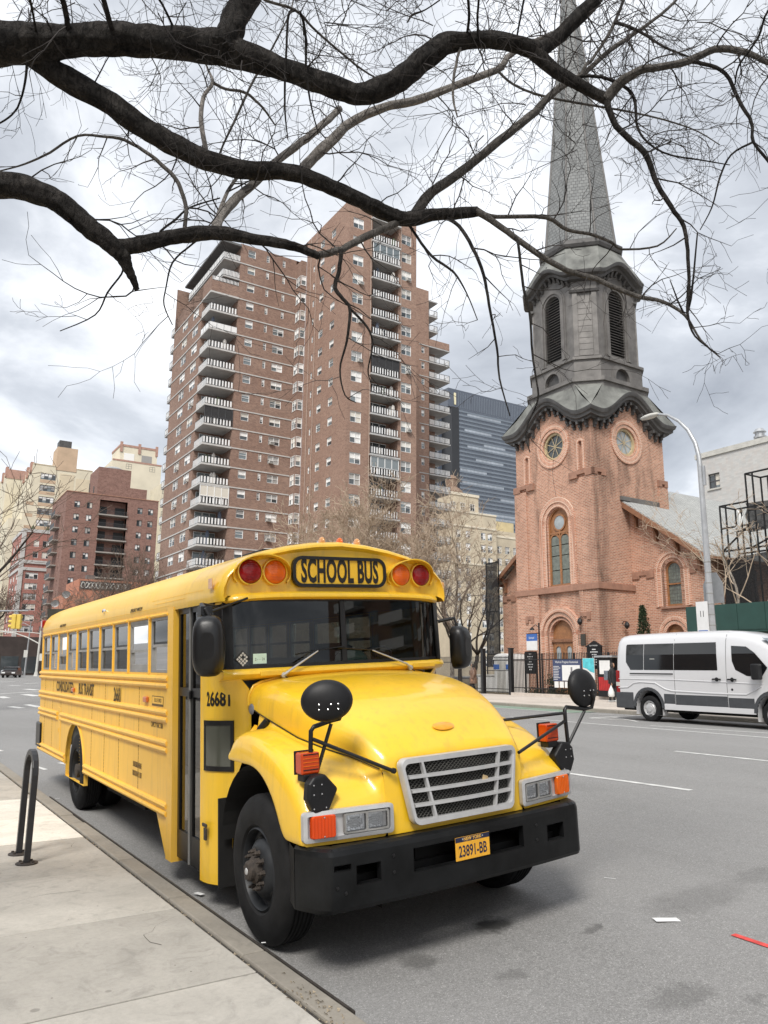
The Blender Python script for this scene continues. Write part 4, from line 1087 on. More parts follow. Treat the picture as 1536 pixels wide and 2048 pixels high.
# brown block of flats with a balcony stack
m_bb = brick_mat('brown_flats_brick', (.265, .155, .128), (.19, .108, .09), (.35, .25, .215), bw=.8, bh=.3, big=.22, bump=.1, bigscale=.12)
bb = tag(empty('apartment_block', G @ T((30.2, 188.6, 0))), 'dark red-brown brick apartment block with one stack of recessed balconies, left of the tower', 'apartment building')
W1 = win_set(1.25, 1.5, 2, 1, m_dfr, GM); mb = MB(); hy, hx = [], []
for k in range(9):
    z = 38.7 - 3.02 * k
    for x in (1.8, 4.6, 16.4, 19.0):
        if z < 15 and x > 10: continue
        hy.append(('rect', x, x + 1.25, z, z + 1.5)); put(W1, bb, x, 0, z)
    mb2 = MB(); mb2.box(7.3, 14.2, -.35, 2.0, z - 1.25, z - .95)
    b = mb2.build('balcony', M_('balcony_edge', (.33, .31, .28), .8, .1, 1) if k == 0 else bpy.data.materials['balcony_edge'], bb)
    mb2 = MB(); mb2.box(7.35, 14.15, -.32, -.28, z - .05, z + .02)
    for q in range(35): mb2.box(7.4 + q * .195, 7.44 + q * .195, -.32, -.28, z - .95, z - .05)
    mb2.build('railing', m_rail_dark, b)
    for (a, c) in ((7.7, 9.6), (11.5, 13.8)):
        mb2 = MB(); mb2.box(a, c, 1.9, 1.95, z - .9, z + 1.2); mb2.build('balcony_door', m_gl, b)
hy.append(('rect', 7.5, 14.0, 10, 41.2))
for k in range(9):
    z = 38.6 - 3.02 * k; hx.append(('rect', 3.2, 3.9, z, z + 1.2)); mb2 = MB(); mb2.box(.1, .16, 3.2, 3.9, z, z + 1.2); mb2.build('window', m_gl, bb)
    mb2 = MB(); mb2.box(-1.3, .1, 6.5, 12.5, z - 1.2, z - .95); b = mb2.build('balcony', bpy.data.materials['balcony_edge'], bb)
    mb2 = MB(); mb2.box(-1.3, -1.25, 6.5, 12.5, z - .95, z + .1); mb2.build('railing', m_rail_dark, b)
fwall(mb, 0, 21.4, 0, 20, 42.3, hy, hx)
wall(mb, 7.5, 14.0, 10, 41.3, [], lambda u, z, d: (u, 2.0, z), 0)
fwall(mb, 7.4, 15.2, 4, 14, 50.2, [], [], 42); fwall(mb, 15.2, 19.4, 4, 12, 45.8, [], [], 42)
mb.build('wall', m_bb, bb, uv=True)
mb = MB(); mb.box(-.1, 21.5, -.1, .3, 42.28, 42.5); mb.box(-.1, .2, .3, 20, 42.28, 42.5); mb.build('coping', m_stone, bb)
mb = MB(); mb.lathe([(2.6, 50), (2.6, 50.8), (1.6, 51.3), (.01, 51.5)], 20, M=T((11.6, 8, 0))); mb.build('roof_tank', M_('tank_grey', (.35, .36, .36), .6, .1, 2), bb)
mb = MB(); mb.box(.6, 3.5, 3, 5, 42.3, 43.1); mb.box(4, 6.8, 3, 5, 42.3, 42.9); mb.tube([(5.2, 2, 42), (5.2, 2, 45.2)], .12, 6); mb.tube([(6.2, 2, 42), (6.2, 2, 44.6)], .12, 6); mb.build('roof_plant', m_lead2, bb)
# cream loft building stepping down towards the avenue
m_cr = M_('cream_brick', (.66, .60, .46), .85, .10, .25); m_cr2 = M_('tan_brick', (.52, .38, .26), .85, .12, .3)
cr_b = tag(empty('loft_building', G @ T((28, 257.9, 0))), 'big cream stepped loft building with wide windows and tan roof tank, behind the brown block', 'building')
W2 = win_set(4.5, 2.0, 4, 2, m_dfr, GM, .1); W3 = win_set(2.0, 2.0, 2, 2, m_dfr, GM, .1); mb = MB()
hy2, hy3 = [], []
for k in range(11):
    z = 59.9 - 3.75 * k
    hy2.append(('rect', 5.0, 9.5, z, z + 2.0)); put(W2, cr_b, 5.0, 0, z)
    m2 = MB(); m2.box(4.95, 9.55, -.04, .02, z - 1.1, z - .08); m2.build('spandrel', m_cr2, cr_b)
    if 44 < z < 56:
        put(W3, cr_b, 1.7, 0, z); hy2.append(('rect', 1.7, 3.7, z, z + 2)); m2 = MB(); m2.box(1.65, 3.75, -.04, .02, z - 1.1, z - .08); m2.build('spandrel', m_cr2, cr_b)
    elif z < 45:
        put(W2, cr_b, .0 + .2, 0, z); hy2.append(('rect', .2, 4.7, z, z + 2)); m2 = MB(); m2.box(.15, 4.75, -.04, .02, z - 1.1, z - .08); m2.build('spandrel', m_cr2, cr_b)
hxs = []
for k in range(10):
    for y in range(4, 90, 6):
        z = 40 - 3.75 * k
        if z > 2: hxs.append(('rect', y, y + 2.4, z, z + 2.2))
fwall(mb, 2.6, 20.5, 0, 26, 64.6, [h for h in hy2 if h[1] > 4.9], []); 
wall(mb, .9, 2.6, .3, 55.5, [], lambda u, z, d: (u, d, z), 0); mb.quad((.9, 0, .3), (.9, 30, .3), (.9, 30, 55.5), (.9, 0, 55.5)); mb.quad((.9, 0, 55.5), (2.6, 0, 55.5), (2.6, 30, 55.5), (.9, 30, 55.5))
wall(mb, -2.8, .9, .3, 46.5, [], lambda u, z, d: (u, d, z), 0); wall(mb, 0, 95, .3, 46.5, hxs, lambda u, z, d: (-2.8 + d, u, z), .25); mb.quad((-2.8, 0, 46.5), (.9, 0, 46.5), (.9, 95, 46.5), (-2.8, 95, 46.5))
mb.box(-1.8, 10, 30, 48, 46, 68.5); mb.box(-2.2, 10, 60, 88, 46, 70.5)
mb.build('wall', m_cr, cr_b)
for h in hxs[:120]:
    m2 = MB(); m2.box(-2.68, -2.6, h[1], h[2], h[3], h[4]); m2.build('window', m_gl, cr_b)
mb = MB(); mb.box(9.2, 15.4, -.15, 8, 63.5, 71.2); mb.build('tank_house', m_cr2, cr_b)
mb = MB(); mb.box(9.7, 13.4, .5, 5, 71.2, 73.6); mb.build('roof_tank', m_lead2, cr_b)
mb = MB(); mb.box(2.5, 20.5, -.12, .2, 64.5, 64.8); mb.box(10.6, 15, -.06, .0, 46, 62.5); mb.box(15.6, 19.8, -.06, .0, 56.5, 61.5); mb.build('cornice_trim', M_('pale_cream', (.62, .53, .38), .8, .08, .5), cr_b)
m_redt = M_('red_terracotta', (.40, .24, .19), .8, .2, 1)
mb = MB()
for (y, x, z) in ((2, 2.4, 64.6), (10, 2.4, 64.6), (18, 2.4, 64.6), (30, -2.0, 68.5), (40, -2.0, 68.5), (60, -2.4, 70.5), (74, -2.4, 70.5)): mb.box(x - .3, x + .6, y, y + 2.4, z - 2.5, z + 1.0)
mb.box(-1.9, 9, 29.8, 30.1, 65.5, 68.7); mb.build('parapet_ornament', m_redt, cr_b)
# red brick block with white pilaster and bands
m_rb = brick_mat('red_flats_brick', (.40, .18, .15), (.33, .14, .118), (.48, .26, .22), bw=.4, bh=.15, big=.15, bump=.05, bigscale=.1)
rb = tag(empty('corner_building', G @ T((25.4, 219.9, 0))), 'red brick corner building with white corner pilaster and white bands, at the far left', 'building')
W4 = win_set(3.1, 1.7, 3, 1, m_wframe, GM); W5 = win_set(1.3, 1.7, 1, 1, m_wframe, GM); mb = MB(); hy = []
for z in (33.0, 30.0, 25.0 - .6, 21.6, 18.9, 16.2, 13.4, 10.5, 7.5):
    for x in ((4.9, 9.0) if z > 28 else (1.4, 6.0, 10.5)):
        hy.append(('rect', x, x + 3.1, z, z + 1.7)); put(W4, rb, x, 0, z)
    if z > 28: hy.append(('rect', 2.7, 4.0, z, z + 1.7)); put(W5, rb, 2.7, 0, z)
hx = []
for z in (33.0, 30.0, 24.4, 21.6, 18.9, 16.2, 13.4, 10.5, 7.5):
    for y in (4, 10, 16): hx.append(('rect', y, y + 3.1, z, z + 1.7)); put(W4, rb, 0, y + 3.1, z, 'x')
fwall(mb, 0, 16, 0, 22, 36.9, hy, hx); mb.build('wall', m_rb, rb, uv=True)
mb = MB(); mb.box(-.25, .75, -.25, .75, 4, 37.6); mb.box(.75, 16, -.2, .05, 36.7, 37.6); mb.box(-.2, .05, .75, 22, 36.7, 37.6); mb.box(.75, 16, -.3, .05, 28.4, 29.3); mb.box(.75, 16, -.25, .05, 26.6, 27.4); mb.box(-.3, .05, .75, 22, 28.4, 29.3); mb.box(-.25, .05, .75, 22, 26.6, 27.4)
mb.build('white_trim', m_band, rb)
for k, x in enumerate((2.4, 6.0, 11.5)):
    mb = MB(); mb.lathe([(.5, 0), (.9, .5), (.8, 1.3), (.3, 2.2), (.05, 2.6)], 9); tag(mb.build('roof_shrub', M_('evergreen_far', (.05, .065, .03), .9, .3, 3) if k == 0 else bpy.data.materials['evergreen_far'], M=G @ T((25.4 + x, 221.5, 36.3))), 'small clipped evergreen on the parapet of the red corner building, %s of three' % ('leftmost', 'middle', 'rightmost')[k], 'shrub', 'rooftop evergreens on the red building')
# cream tower with red crown
rt = tag(empty('crowned_tower', G @ T((59, 279.5, 0))), 'cream tower with a red-trimmed square crown and two big pale openings, behind the brown block', 'building')
mb = MB(); mb.box(0, 17.6, 0, 16, .3, 75.3); mb.box(2.6, 15.9, .6, 14, 75.3, 81.6); mb.build('wall', M_('cream_tower_brick', (.68, .62, .49), .85, .08, .2), rt)
mb = MB()
for x in (2.4, 8.9, 15.2): mb.box(x, x + .9, .3, 1.0, 78.8, 82.6)
mb.box(2.5, 16, .45, .62, 80.9, 81.7); mb.box(-.05, 17.7, -.1, .1, 75.1, 75.7); mb.box(2.4, 2.65, 1, 14, 80.9, 81.7); mb.build('red_trim', m_redt, rt)
for x in (3.9, 10.3): mb = MB(); mb.box(x, x + 3.7, .5, .62, 75.9, 78.5); mb.build('pale_opening', m_blind, rt)
for x in (4.8, 13.3): put(win_set(2.0, 1.8, 2, 2, m_dfr, GM), rt, x, -.16, 72.6)
# cream wing at its right, next to the tower
fr_b = tag(empty('loft_wing', G @ T((69.5, 251.3, 0))), 'narrow cream loft wing with three wide windows seen just left of the tower', 'building')
mb = MB(); mb.box(0, 16, 0, 14, .3, 62.3); mb.build('wall', m_cr, fr_b)
for z in (58.6, 54.6, 50.6, 46): put(win_set(3.4, 2.0, 3, 2, m_dfr, GM, .1), fr_b, .3, -.16, z)
mb = MB(); mb.box(6, 9, 4, 9, 62.3, 68); mb.build('roof_house', M_('roof_house_grey', (.33, .34, .35), .8, .1, 1), fr_b)
# low painted building in front of the brown block
m_org = brick_mat('orange_brick', (.50, .21, .13), (.42, .165, .10), (.5, .33, .25), bw=.4, bh=.15, bump=.05)
gb = tag(empty('low_building', G @ T((26.4, 160.3, 0))), 'low orange brick building with a graffiti-covered parapet in front of the brown block', 'building')
mb = MB(); mb.box(3.0, 22, 0, 14, .3, 19.0); mb.box(0, 3.0, -2, 10, .3, 15.6); mb.build('wall', m_org, gb, uv=True)
mb = MB(); mb.box(3.2, 13, -.12, -.02, 17.0, 18.6); gp = mb.build('painted_parapet', M_('parapet_dark', (.07, .065, .065), .8, .2, 2), gb)
for k in range(13):                               # looping letter-like strokes sprayed on the parapet
    x = 3.7 + k * .72; mb = MB(); pts = []
    for q in range(14):
        a = q / 13 * 2 * PI * (1 if k % 3 else .8) + k * 1.7
        pts.append((x + .30 * math.cos(a) + .05 * math.sin(3 * a + k), -.15, 17.8 + .55 * math.sin(a + .3 * math.sin(k))))
    mb.tube(pts, .085, 4); mb.build('graffiti_stroke', offwhite, gp)
mb = MB(); mb.box(5, 6.6, 3.5, 5, 19, 20.2); mb.build('roof_box', m_lead, gb)
for k, (px, py) in enumerate(((132, 1188), (110, 1206))):
    mb = MB(); mb.lathe([(.01, -.12), (.55, 0), (.75, .18)], 16, M=Matrix.Rotation(PI / 2 + .5, 4, 'X')); mb.tube([(0, 0, 0), (.1, .5, -.9)], .06, 5)
    tag(mb.build('satellite_dish', white, smooth=60, M=T(at(px, py, 146)) @ rotz(.5)), 'white satellite dish on the edge of the low orange building' + (', the upper of two' if k == 0 else ', the lower of two'), 'satellite dish', 'satellite dishes')
# black office slab with the figure 1
m_off = dark_glass('office_glass', (.085, .10, .13), .12, .5); m_off2 = M_('office_spandrel', (.19, .22, .26), .4, .1, .05)
m_off3 = M_('office_pale_band', (.42, .46, .51), .3, .25, .06)
pz = tag(empty('office_skyscraper', G @ T((385, 509.4, 0))), 'huge dark glass office skyscraper with a pale figure 1 near its top, behind the church', 'skyscraper')
mb = MB(); mb.box(8.5, 125, 0, 60, .3, 226); mb.box(-3, 125, 14, 60, .3, 232); mb.box(-2, 125, .6, 60, 226, 243); mb.build('tower_body', m_off, pz)
mb = MB(); mb.box(.6, 8.5, -.8, 14, 60, 226); mb.build('dark_shaft', M_('black_cladding', (.02, .021, .024), .4, .1, .1), pz)
for k in range(46):
    z = 60 + 3.62 * k
    pale = rnd.random()
    mb = MB(); x0 = 8.6
    n = 58
    mb.box(x0, 124, -.35, 0, z, z + 1.5); sp = mb.build('spandrel_band', m_off2, pz)
    if k in (8, 13, 18, 19, 24, 27, 30, 33, 36, 40) or pale > .9:
        a = rnd.uniform(8.6, 55); b = min(124, a + rnd.uniform(20, 75)); mb = MB(); mb.box(a, b, -.22, -.05, z + 1.5, z + 3.5); mb.build('blind_reflection_band', m_off3, pz)  # paler bands: blinds and reflections put into the colour
mb = MB()
for q in range(78): mb.box(8.6 + q * 1.5, 8.72 + q * 1.5, -.6, -.36, 58, 226)
mb.build('mullion', m_off2, pz, kind='stuff')
mb = MB()
for q in range(60): mb.box(9 + q * 1.95, 9.3 + q * 1.95, .3, .6, 227, 241)
mb.build('crown_fin', m_off2, pz, kind='stuff')
text('figure_one', '1', 15, T((5.2, .4, 233.5)) @ Matrix.Rotation(PI / 2, 4, 'X'), M_('sign_pale_yellow', (.75, .68, .45), .6, .05, 1), pz, extrude=.3, bold=.25)
# beige ornate apartment house between tower and church
m_be = M_('beige_brick', (.56, .48, .355), .85, .15, .25); m_be2 = M_('beige_stone', (.70, .63, .50), .85, .1, .3)
be = tag(empty('ornate_apartment_house', G @ T((128, 169.4, 0))), 'beige brick apartment house with stone bands and a domed penthouse, between tower and church', 'apartment building')
W6 = win_set(1.7, 2.1, 2, 2, m_wframe, GM); mb = MB(); hy, hy2 = [], []
for k in range(11):
    z = 38.5 - 3.55 * k
    if z < 3: break
    for x in (1.5, 5.0, 10.5, 13.0): hy.append(('rect', x, x + 1.7, z, z + 2.1)); put(W6, be, x, 0, z)
    if z < 37:
        for x in (18.2, 21.2, 24.3, 27.5): hy2.append(('rect', x, x + 1.7, z + .6, z + 2.7)); put(W6, be, x, 2.0, z + .6)
fwall(mb, 0, 16.2, 0, 20, 46.0, hy, []); wall(mb, 16.2, 30, .3, 42.2, hy2, lambda u, z, d: (u, 2.0 + d, z), .2); mb.quad((16.2, 2, 42.2), (30, 2, 42.2), (30, 20, 42.2), (16.2, 20, 42.2))
mb.box(.3, 12.2, 3, 14, 46, 52.0); mb.build('wall', m_be, be)
mb = MB()
for z in (41.6, 31.0, 45.7): mb.box(-.2, 16.3, -.2, .1, z, z + .5)
mb.box(16.3, 30, 1.85, 2.1, 40.2, 40.8); mb.box(.1, 12.4, 2.8, 3.1, 51.4, 52.2); mb.build('stone_band', m_be2, be)
mb = MB(); mb.lathe([(3.6, 52), (3.4, 53.2), (2.6, 54.2), (1.7, 54.8), (1.7, 57), (1.9, 57.2), (1.2, 58.2), (.01, 58.7)], 20, M=T((6.2, 8, 0))); mb.build('roof_dome', M_('dome_brown', (.21, .14, .10), .8, .2, .6), be)
for x in (2.0, 5.5, 9.0): put(W6, be, x, 2.82, 47.2)
mb = MB(); mb.box(18, 30, 8, 20, 42, 46.5); mb.build('roof_house', M_('penthouse_yellow', (.55, .46, .27), .85, .1, .5), be)
# grey painted brick building behind the nave
m_gy = brick_mat('grey_painted_brick', (.58, .58, .565), (.50, .50, .49), (.52, .52, .51), bw=.4, bh=.15, big=.0, bump=.1)
gy_b = tag(empty('grey_building', G @ T((58, 41.0, 0))), 'pale grey painted brick building with one window and roof vents, behind the church roof', 'building')
mb = MB(); gh = [('rect', -2.1, -1.0, 17.45, 18.75)]
wall(mb, -40, 0, .3, 20.5, gh, lambda u, z, d: (d, u, z), .3); mb.quad((0, 0, .3), (25, 0, .3), (25, 0, 20.5), (0, 0, 20.5)); mb.quad((0, -40, 20.5), (25, -40, 20.5), (25, 0, 20.5), (0, 0, 20.5))
mb.build('wall', m_gy, gy_b, uv=True)
mb = MB(); mb.box(-.12, .5, -40, .1, 20.3, 20.75); mb.build('coping', offwhite, gy_b)
put(win_set(1.1, 1.3, 2, 2, m_dfr, GM), gy_b, 0, -1.0, 17.45, 'x'); mb = MB(); mb.box(-.1, .1, -2.2, -.9, 17.3, 17.44); mb.build('sill', offwhite, gy_b)
for k, y in enumerate((-5.3, -6.9)):
    mb = MB(); mb.lathe([(.35, 0), (.35, .5), (.5, .55), (.5, .7), (.38, .75), (.38, 1.0), (.52, 1.05), (.3, 1.35), (.01, 1.4)], 14, M=T((1.2, y, 20.6))); mb.build('roof_vent', steel, gy_b, smooth=30)
md_b = tag(empty('terraced_block', G @ T((150, 97, 0))), 'small modern block with railed roof terraces, far behind the church roof beside the lamp post', 'building')
mb = MB(); mb.box(0, 12, -10, 3, .3, 34); mb.box(0, 12, -11, -5, 34, 37); mb.box(-2, 0, -10, 2, 33.4, 33.8); mb.build('wall', m_gy, md_b, uv=True)
mb = MB(); mb.box(-.1, .0, -9, -6, 30.4, 32.6); mb.box(-.1, 0, -4, -1, 30.4, 32.6); mb.build('window', m_gl, md_b)
mb = MB()
for q in range(13): mb.box(-2, -1.9, -10 + q, -9.93 + q, 33.8, 35.1)
mb.box(-2, -1.9, -10, 2, 35.0, 35.12); mb.build('terrace_railing', m_rail_dark, md_b)
# ================================================================ school bus
BY, BX0 = Vector((-2.0213, 7.8523, 0)), .5685
_a = Vector((math.cos(BX0), math.sin(BX0), .0544))
BM = T(BY + 1.22 * _a) @ rotz(BX0 - PI / 2) @ Matrix.Rotation(math.asin(.0544), 4, 'X')
bus = tag(empty('school_bus', BM), 'yellow conventional school bus with black bumper and round black fender mirrors, parked at the kerb', 'school bus')
def paint(name, base, dirt, streak, rough=.28, coat=.5, dust=(.42, .30, .13)):
    t = NT(name); v = t.coord('Object')
    n1 = t.noise(v, 1.3, 6, .62, .3); n2 = t.noise(t.coord('Object', (9, 9, .8)), 1.6, 5, .65); n3 = t.noise(v, 38, 4, .75)
    c = t.mix(t.ramp(n1, [(.35, 0.0), (.72, dirt)]), base, dust)
    c = t.mix(t.ramp(n2, [(.5, 0.0), (.74, streak)]), c, scal(dust, .55))
    c = t.mix(t.ramp(n3, [(.62, 0.0), (.76, streak * .7)]), c, scal(dust, .35))
    t.color(c); t.set(Roughness=t.ramp(n1, [(.3, rough), (.8, min(.8, rough + .25))]), Coat_Weight=coat, Coat_Roughness=.07)
    return t.mat
m_y = paint('bus_yellow', (.90, .545, .018), .20, .22, .33, .5)
m_ys = paint('bus_side_yellow', (.90, .52, .045), .40, .34, .42, .15, (.70, .44, .14))
m_yr = paint('bus_roof_yellow', (.88, .55, .085), .5, .2, .45, .15, (.74, .55, .24))
m_bk = M_('bus_black', (.006, .006, .0065), .38, .3, 12, .05, 80)
m_bk2 = M_('bus_black_plastic', (.008, .008, .009), .5, .25, 8, .1, 200, spec=.35)
m_bump = M_('worn_black_steel', (.0085, .009, .0095), .33, .6, 3.0, .06, 40, spec=.22)
m_alu = M_('window_aluminium', (.33, .325, .31), .45, .2, 6, metal=.4)
m_silver = M_('silver_plastic', (.52, .52, .52), .38, .1, 9, metal=.35)
m_wind = glass_mat('windscreen_glass', (.27, .35, .32), 1.0, .01)
m_bgl = glass_mat('bus_window_glass', (.34, .36, .35), 1.0, .02)
m_lampg = glass_mat('lamp_glass', (.97, .98, .99), 1.0, .03)
m_refl = M_('lamp_reflector', (.95, .95, .95), .2, .06, 60, metal=.30)
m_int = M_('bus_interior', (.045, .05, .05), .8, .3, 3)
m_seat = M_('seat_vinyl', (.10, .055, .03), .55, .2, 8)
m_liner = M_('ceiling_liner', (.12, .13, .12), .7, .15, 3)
m_txt = M_('black_lettering', (.012, .010, .008), .6, .2, 30)
m_under = M_('underbody', (.010, .0095, .009), .95, .3, 6)
m_tyre = M_('tyre_rubber', (.011, .011, .0115), .75, .4, 7, .12, 90, spec=.25)
m_rim = M_('dark_steel_wheel', (.022, .024, .027), .5, .4, 6, metal=.2, spec=.4)
m_rust = M_('rusty_nut', (.045, .035, .028), .75, .5, 30, .3, 80)
rs = lambda u, z, d: (u, -1.22 + d, z)           # right side sheet
ls = lambda u, z, d: (u, 1.22 - d, z)
POSTS = [0, -.711, -1.547] + [-1.547 - .711 * k for k in range(1, 9)]
def wins(): return [(POSTS[k + 1] + .05, POSTS[k] - .05) for k in range(10)]
mb = MB(); hs = [('rect', a, b, 1.935, 2.50) for a, b in wins()]
wall(mb, -7.36, -.03, .59, 2.56, hs + [('arch', -4.97, -3.72, .4, 1.19)], rs, .055, nseg=18)
wall(mb, -7.36, .9, .59, 2.56, hs + [('arch', -4.97, -3.72, .4, 1.19)], ls, .055, nseg=18)
mb.add([(-.45, -1.21, .60), (-.03, -1.21, .60), (-.03, -1.21, .19), (-.09, -1.21, .18), (-.45, -1.18, .60), (-.03, -1.18, .60), (-.03, -1.18, .19), (-.09, -1.18, .18)], [(0, 1, 2, 3), (4, 5, 6, 7), (2, 3, 7, 6), (0, 3, 7, 4)])
mb.box(-.03, .145, -1.235, -1.12, .20, 2.575); mb.box(.145, .93, -1.225, -1.15, 2.575, 2.62)
mb.quad((-7.36, -1.22, .59), (-7.36, 1.22, .59), (-7.36, 1.22, 2.56), (-7.36, -1.22, 2.56))
body = mb.build('body', m_ys, bus)
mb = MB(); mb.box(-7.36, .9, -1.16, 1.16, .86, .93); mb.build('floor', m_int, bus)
# lip round the rear wheel arch
mb = MB(); o1 = outline('arch', -4.97, -3.72, .5, 1.19, 18)[1:] ; o2 = outline('arch', -5.0, -3.69, .5, 1.22, 18)[1:]
o1.append((-4.97, .59)); o2.append((-5.0, .59)); o1[0] = (-3.72, .59); o2[0] = (-3.69, .59); band(mb, o1, o2, rs, -.016, .02, closed=False); mb.build('wheel_arch_lip', m_ys, bus)
# roof and front cap
SEC = [(1.22, 2.55), (1.232, 2.60), (1.225, 2.68), (1.185, 2.785), (1.10, 2.875), (.96, 2.95), (.78, 3.015), (.55, 3.07), (.28, 3.112), (0, 3.13)]
SEC = [(-y, z) for y, z in SEC] + [(y, z) for y, z in SEC[::-1][1:]]
mb = MB(); rows = []
for x, sc, dz in ((-7.46, .80, -.02), (-7.44, .90, 0), (-7.38, .97, 0), (-7.28, 1, 0), (-6, 1, 0), (-4, 1, 0), (-2, 1, 0), (-.6, 1, 0), (.55, 1, 0)):
    rows.append([(x, y * (1 - (1 - sc) * .5), 2.55 + (z - 2.55) * sc + dz) for y, z in SEC])
mb.grid(rows)
roof = mb.build('roof', m_yr, bus, smooth=50)
mb = MB(); rows = []
for x, sc, sy in ((.55, 1, 1), (.9, 1.0, 1.0), (1.15, 1.0, 1.0), (1.27, .995, .998), (1.325, .975, .992), (1.36, .94, .98), (1.372, .90, .965)):
    rows.append([(x, y * sy, 2.55 + (z - 2.55) * sc) for y, z in SEC])
last = rows[-1]
rows.append([(1.355, y * .955, 2.58 + (z - 2.55) * .84) for y, z in SEC]); rows.append([(1.33, y * .93, 2.60 + (z - 2.55) * .76) for y, z in SEC])
mb.grid(rows)
inn = rows[-1]; n = len(inn)
mb.add(inn, [tuple(range(n))])
mb.build('front_cap', m_y, bus, smooth=40)
mb = MB(); rows = []                                # curved brow below the sign, over the windscreen
for k in range(25):
    y = -1.2 + 2.4 * k / 24; xx = 1.37 - .05 * (abs(y) / 1.2) ** 3 - (.16 * max(0, (abs(y) - 1.05) / .15) ** 2); drop = .045 * (abs(y) / 1.2) ** 4
    rows.append([(xx - .06, y, 2.645 - drop), (xx + .01, y, 2.64 - drop), (xx + .045, y, 2.615 - drop), (xx + .05, y, 2.59 - drop), (xx + .02, y, 2.572 - drop), (xx - .12, y, 2.572 - drop)])
mb.grid(rows); mb.build('brow', m_y, bus, smooth=50)
# rivets and seams
mb = MB(); rv = random.Random(3)
def rivet(x, y, z, n, r=.0055):
    if n == 'y': mb.add([(x - r, y, z), (x, y, z - r), (x + r, y, z), (x, y, z + r), (x, y - .0045, z)], [(0, 1, 4), (1, 2, 4), (2, 3, 4), (3, 0, 4)])
for p in POSTS[:-1]:
    for k in range(28):
        z = .66 + k * .043
        if z < 1.9 and not (-4.97 < p < -3.72 and z < 1.2): rivet(p - .35, -1.2205, z, 'y')
for z in (2.60, 2.535):
    for k in range(150): rivet(-7.3 + k * .049, -1.2335 if z > 2.55 else -1.2205, z, 'y')
for k in range(40): rivet(-.5 + k * .025, -1.2335, 2.64 - .0 * k, 'y'); rivet(-.6 + k * .04, -1.2275, 2.68, 'y'); rivet(.06, -1.2355, .3 + k * .056, 'y')
mb.build('rivets', m_ys, body, kind='stuff')
for p in POSTS[1:-1]:
    mb = MB(); mb.box(p - .36, p - .352, -1.2225, -1.2195, .68, 1.16); mb.box(p - .36, p - .352, -1.2225, -1.2195, 1.30, 1.47); mb.box(p - .36, p - .352, -1.2225, -1.2195, 1.58, 1.78)
    if not -5.1 < p - .36 < -3.6: mb.build('panel_seam', M_('seam_brown', (.16, .09, .02), .7, .2, 9) if 'seam_brown' not in bpy.data.materials else bpy.data.materials['seam_brown'], body)
# rub rails
PR = [(0, -.066), (.024, -.056), (.033, -.036), (.026, -.016), (.008, -.006), (.008, .006), (.026, .016), (.033, .036), (.024, .056), (0, .066)]
for zc, segs in ((1.845, ((-7.38, -.02),)), (1.515, ((-7.38, -.02),)), (1.225, ((-5.42, -.02), (-7.38, -5.68))), (.635, ((-3.68, -.02), (-7.34, -5.03)))):
    for x0, x1 in segs:
        for s in (-1, 1):
            mb = MB(); mb.prism(PR, lambda a, b, w, s=s, zc=zc: (w, s * (1.2195 + a), zc + b), x0, x1); mb.build('rub_rail', m_ys, bus, smooth=35)
mb = MB(); mb.box(-5.66, -5.45, -1.226, -1.2195, .70, 1.36); mb.box(-5.60, -5.56, -1.232, -1.2262, .98, 1.04); mb.build('battery_door', m_ys, bus, bevel=.004)
mb = MB(); mb.box(-7.52, -7.10, -1.25, 1.25, .62, 1.03); mb.build('rear_bumper', m_bump, bus, bevel=.02)
mb = MB(); mb.box(-7.47, -7.30, -1.245, -1.16, 2.66, 2.80); mb.build('rear_marker_light', red_lens, bus, bevel=.02)
# passenger windows
for i, (a, b) in enumerate(wins()):
    for s, fn in ((-1, rs), (1, ls)):
        w = empty('window', parent=bus)
        mb = MB(); f = .028; y0, y1 = (-1.216, -1.175) if s < 0 else (1.175, 1.216)
        mb.box(a, b, y0, y1, 1.937, 1.937 + f); mb.box(a, b, y0, y1, 2.498 - f, 2.498); mb.box(a, a + f, y0, y1, 1.965, 2.47); mb.box(b - f, b, y0, y1, 1.965, 2.47)
        low = {1: .045, 6: .0, 7: .05}.get(i, 0)
        mb.box(a + f, b - f, y0 + .006, y1 - .004, 2.195 - low, 2.225 - low)
        if low: mb.box(a + f, b - f, y0 + .008, y1 - .004, 1.965, 1.965 + low + .01); mb.box(a + f, b - f, y0 + .008, y1 - .004, 2.44, 2.47)
        mb.build('frame', m_alu, w)
        for z0, z1, d in ((1.965, 2.2 - low, .030), (2.22 - low, 2.47, .022)):
            mb = MB(); mb.add([fn(a + f, z0, d), fn(b - f, z0, d), fn(b - f, z1, d), fn(a + f, z1, d)], [(0, 1, 2, 3)]); mb.build('pane', m_bgl, w)
    mb = MB(); mb.prism([(0, 2.505), (.026, 2.508), (.030, 2.522), (0, 2.535)], lambda p, q, t: (t, -1.2195 - p, q), a - .02, b + .02); mb.build('window_visor', m_ys, bus)
for p in POSTS[1:]:
    mb = MB(); mb.box(p - .016, p + .016, -1.232, -1.2195, 1.92, 2.53); mb.build('window_post', m_ys, bus, bevel=.004)
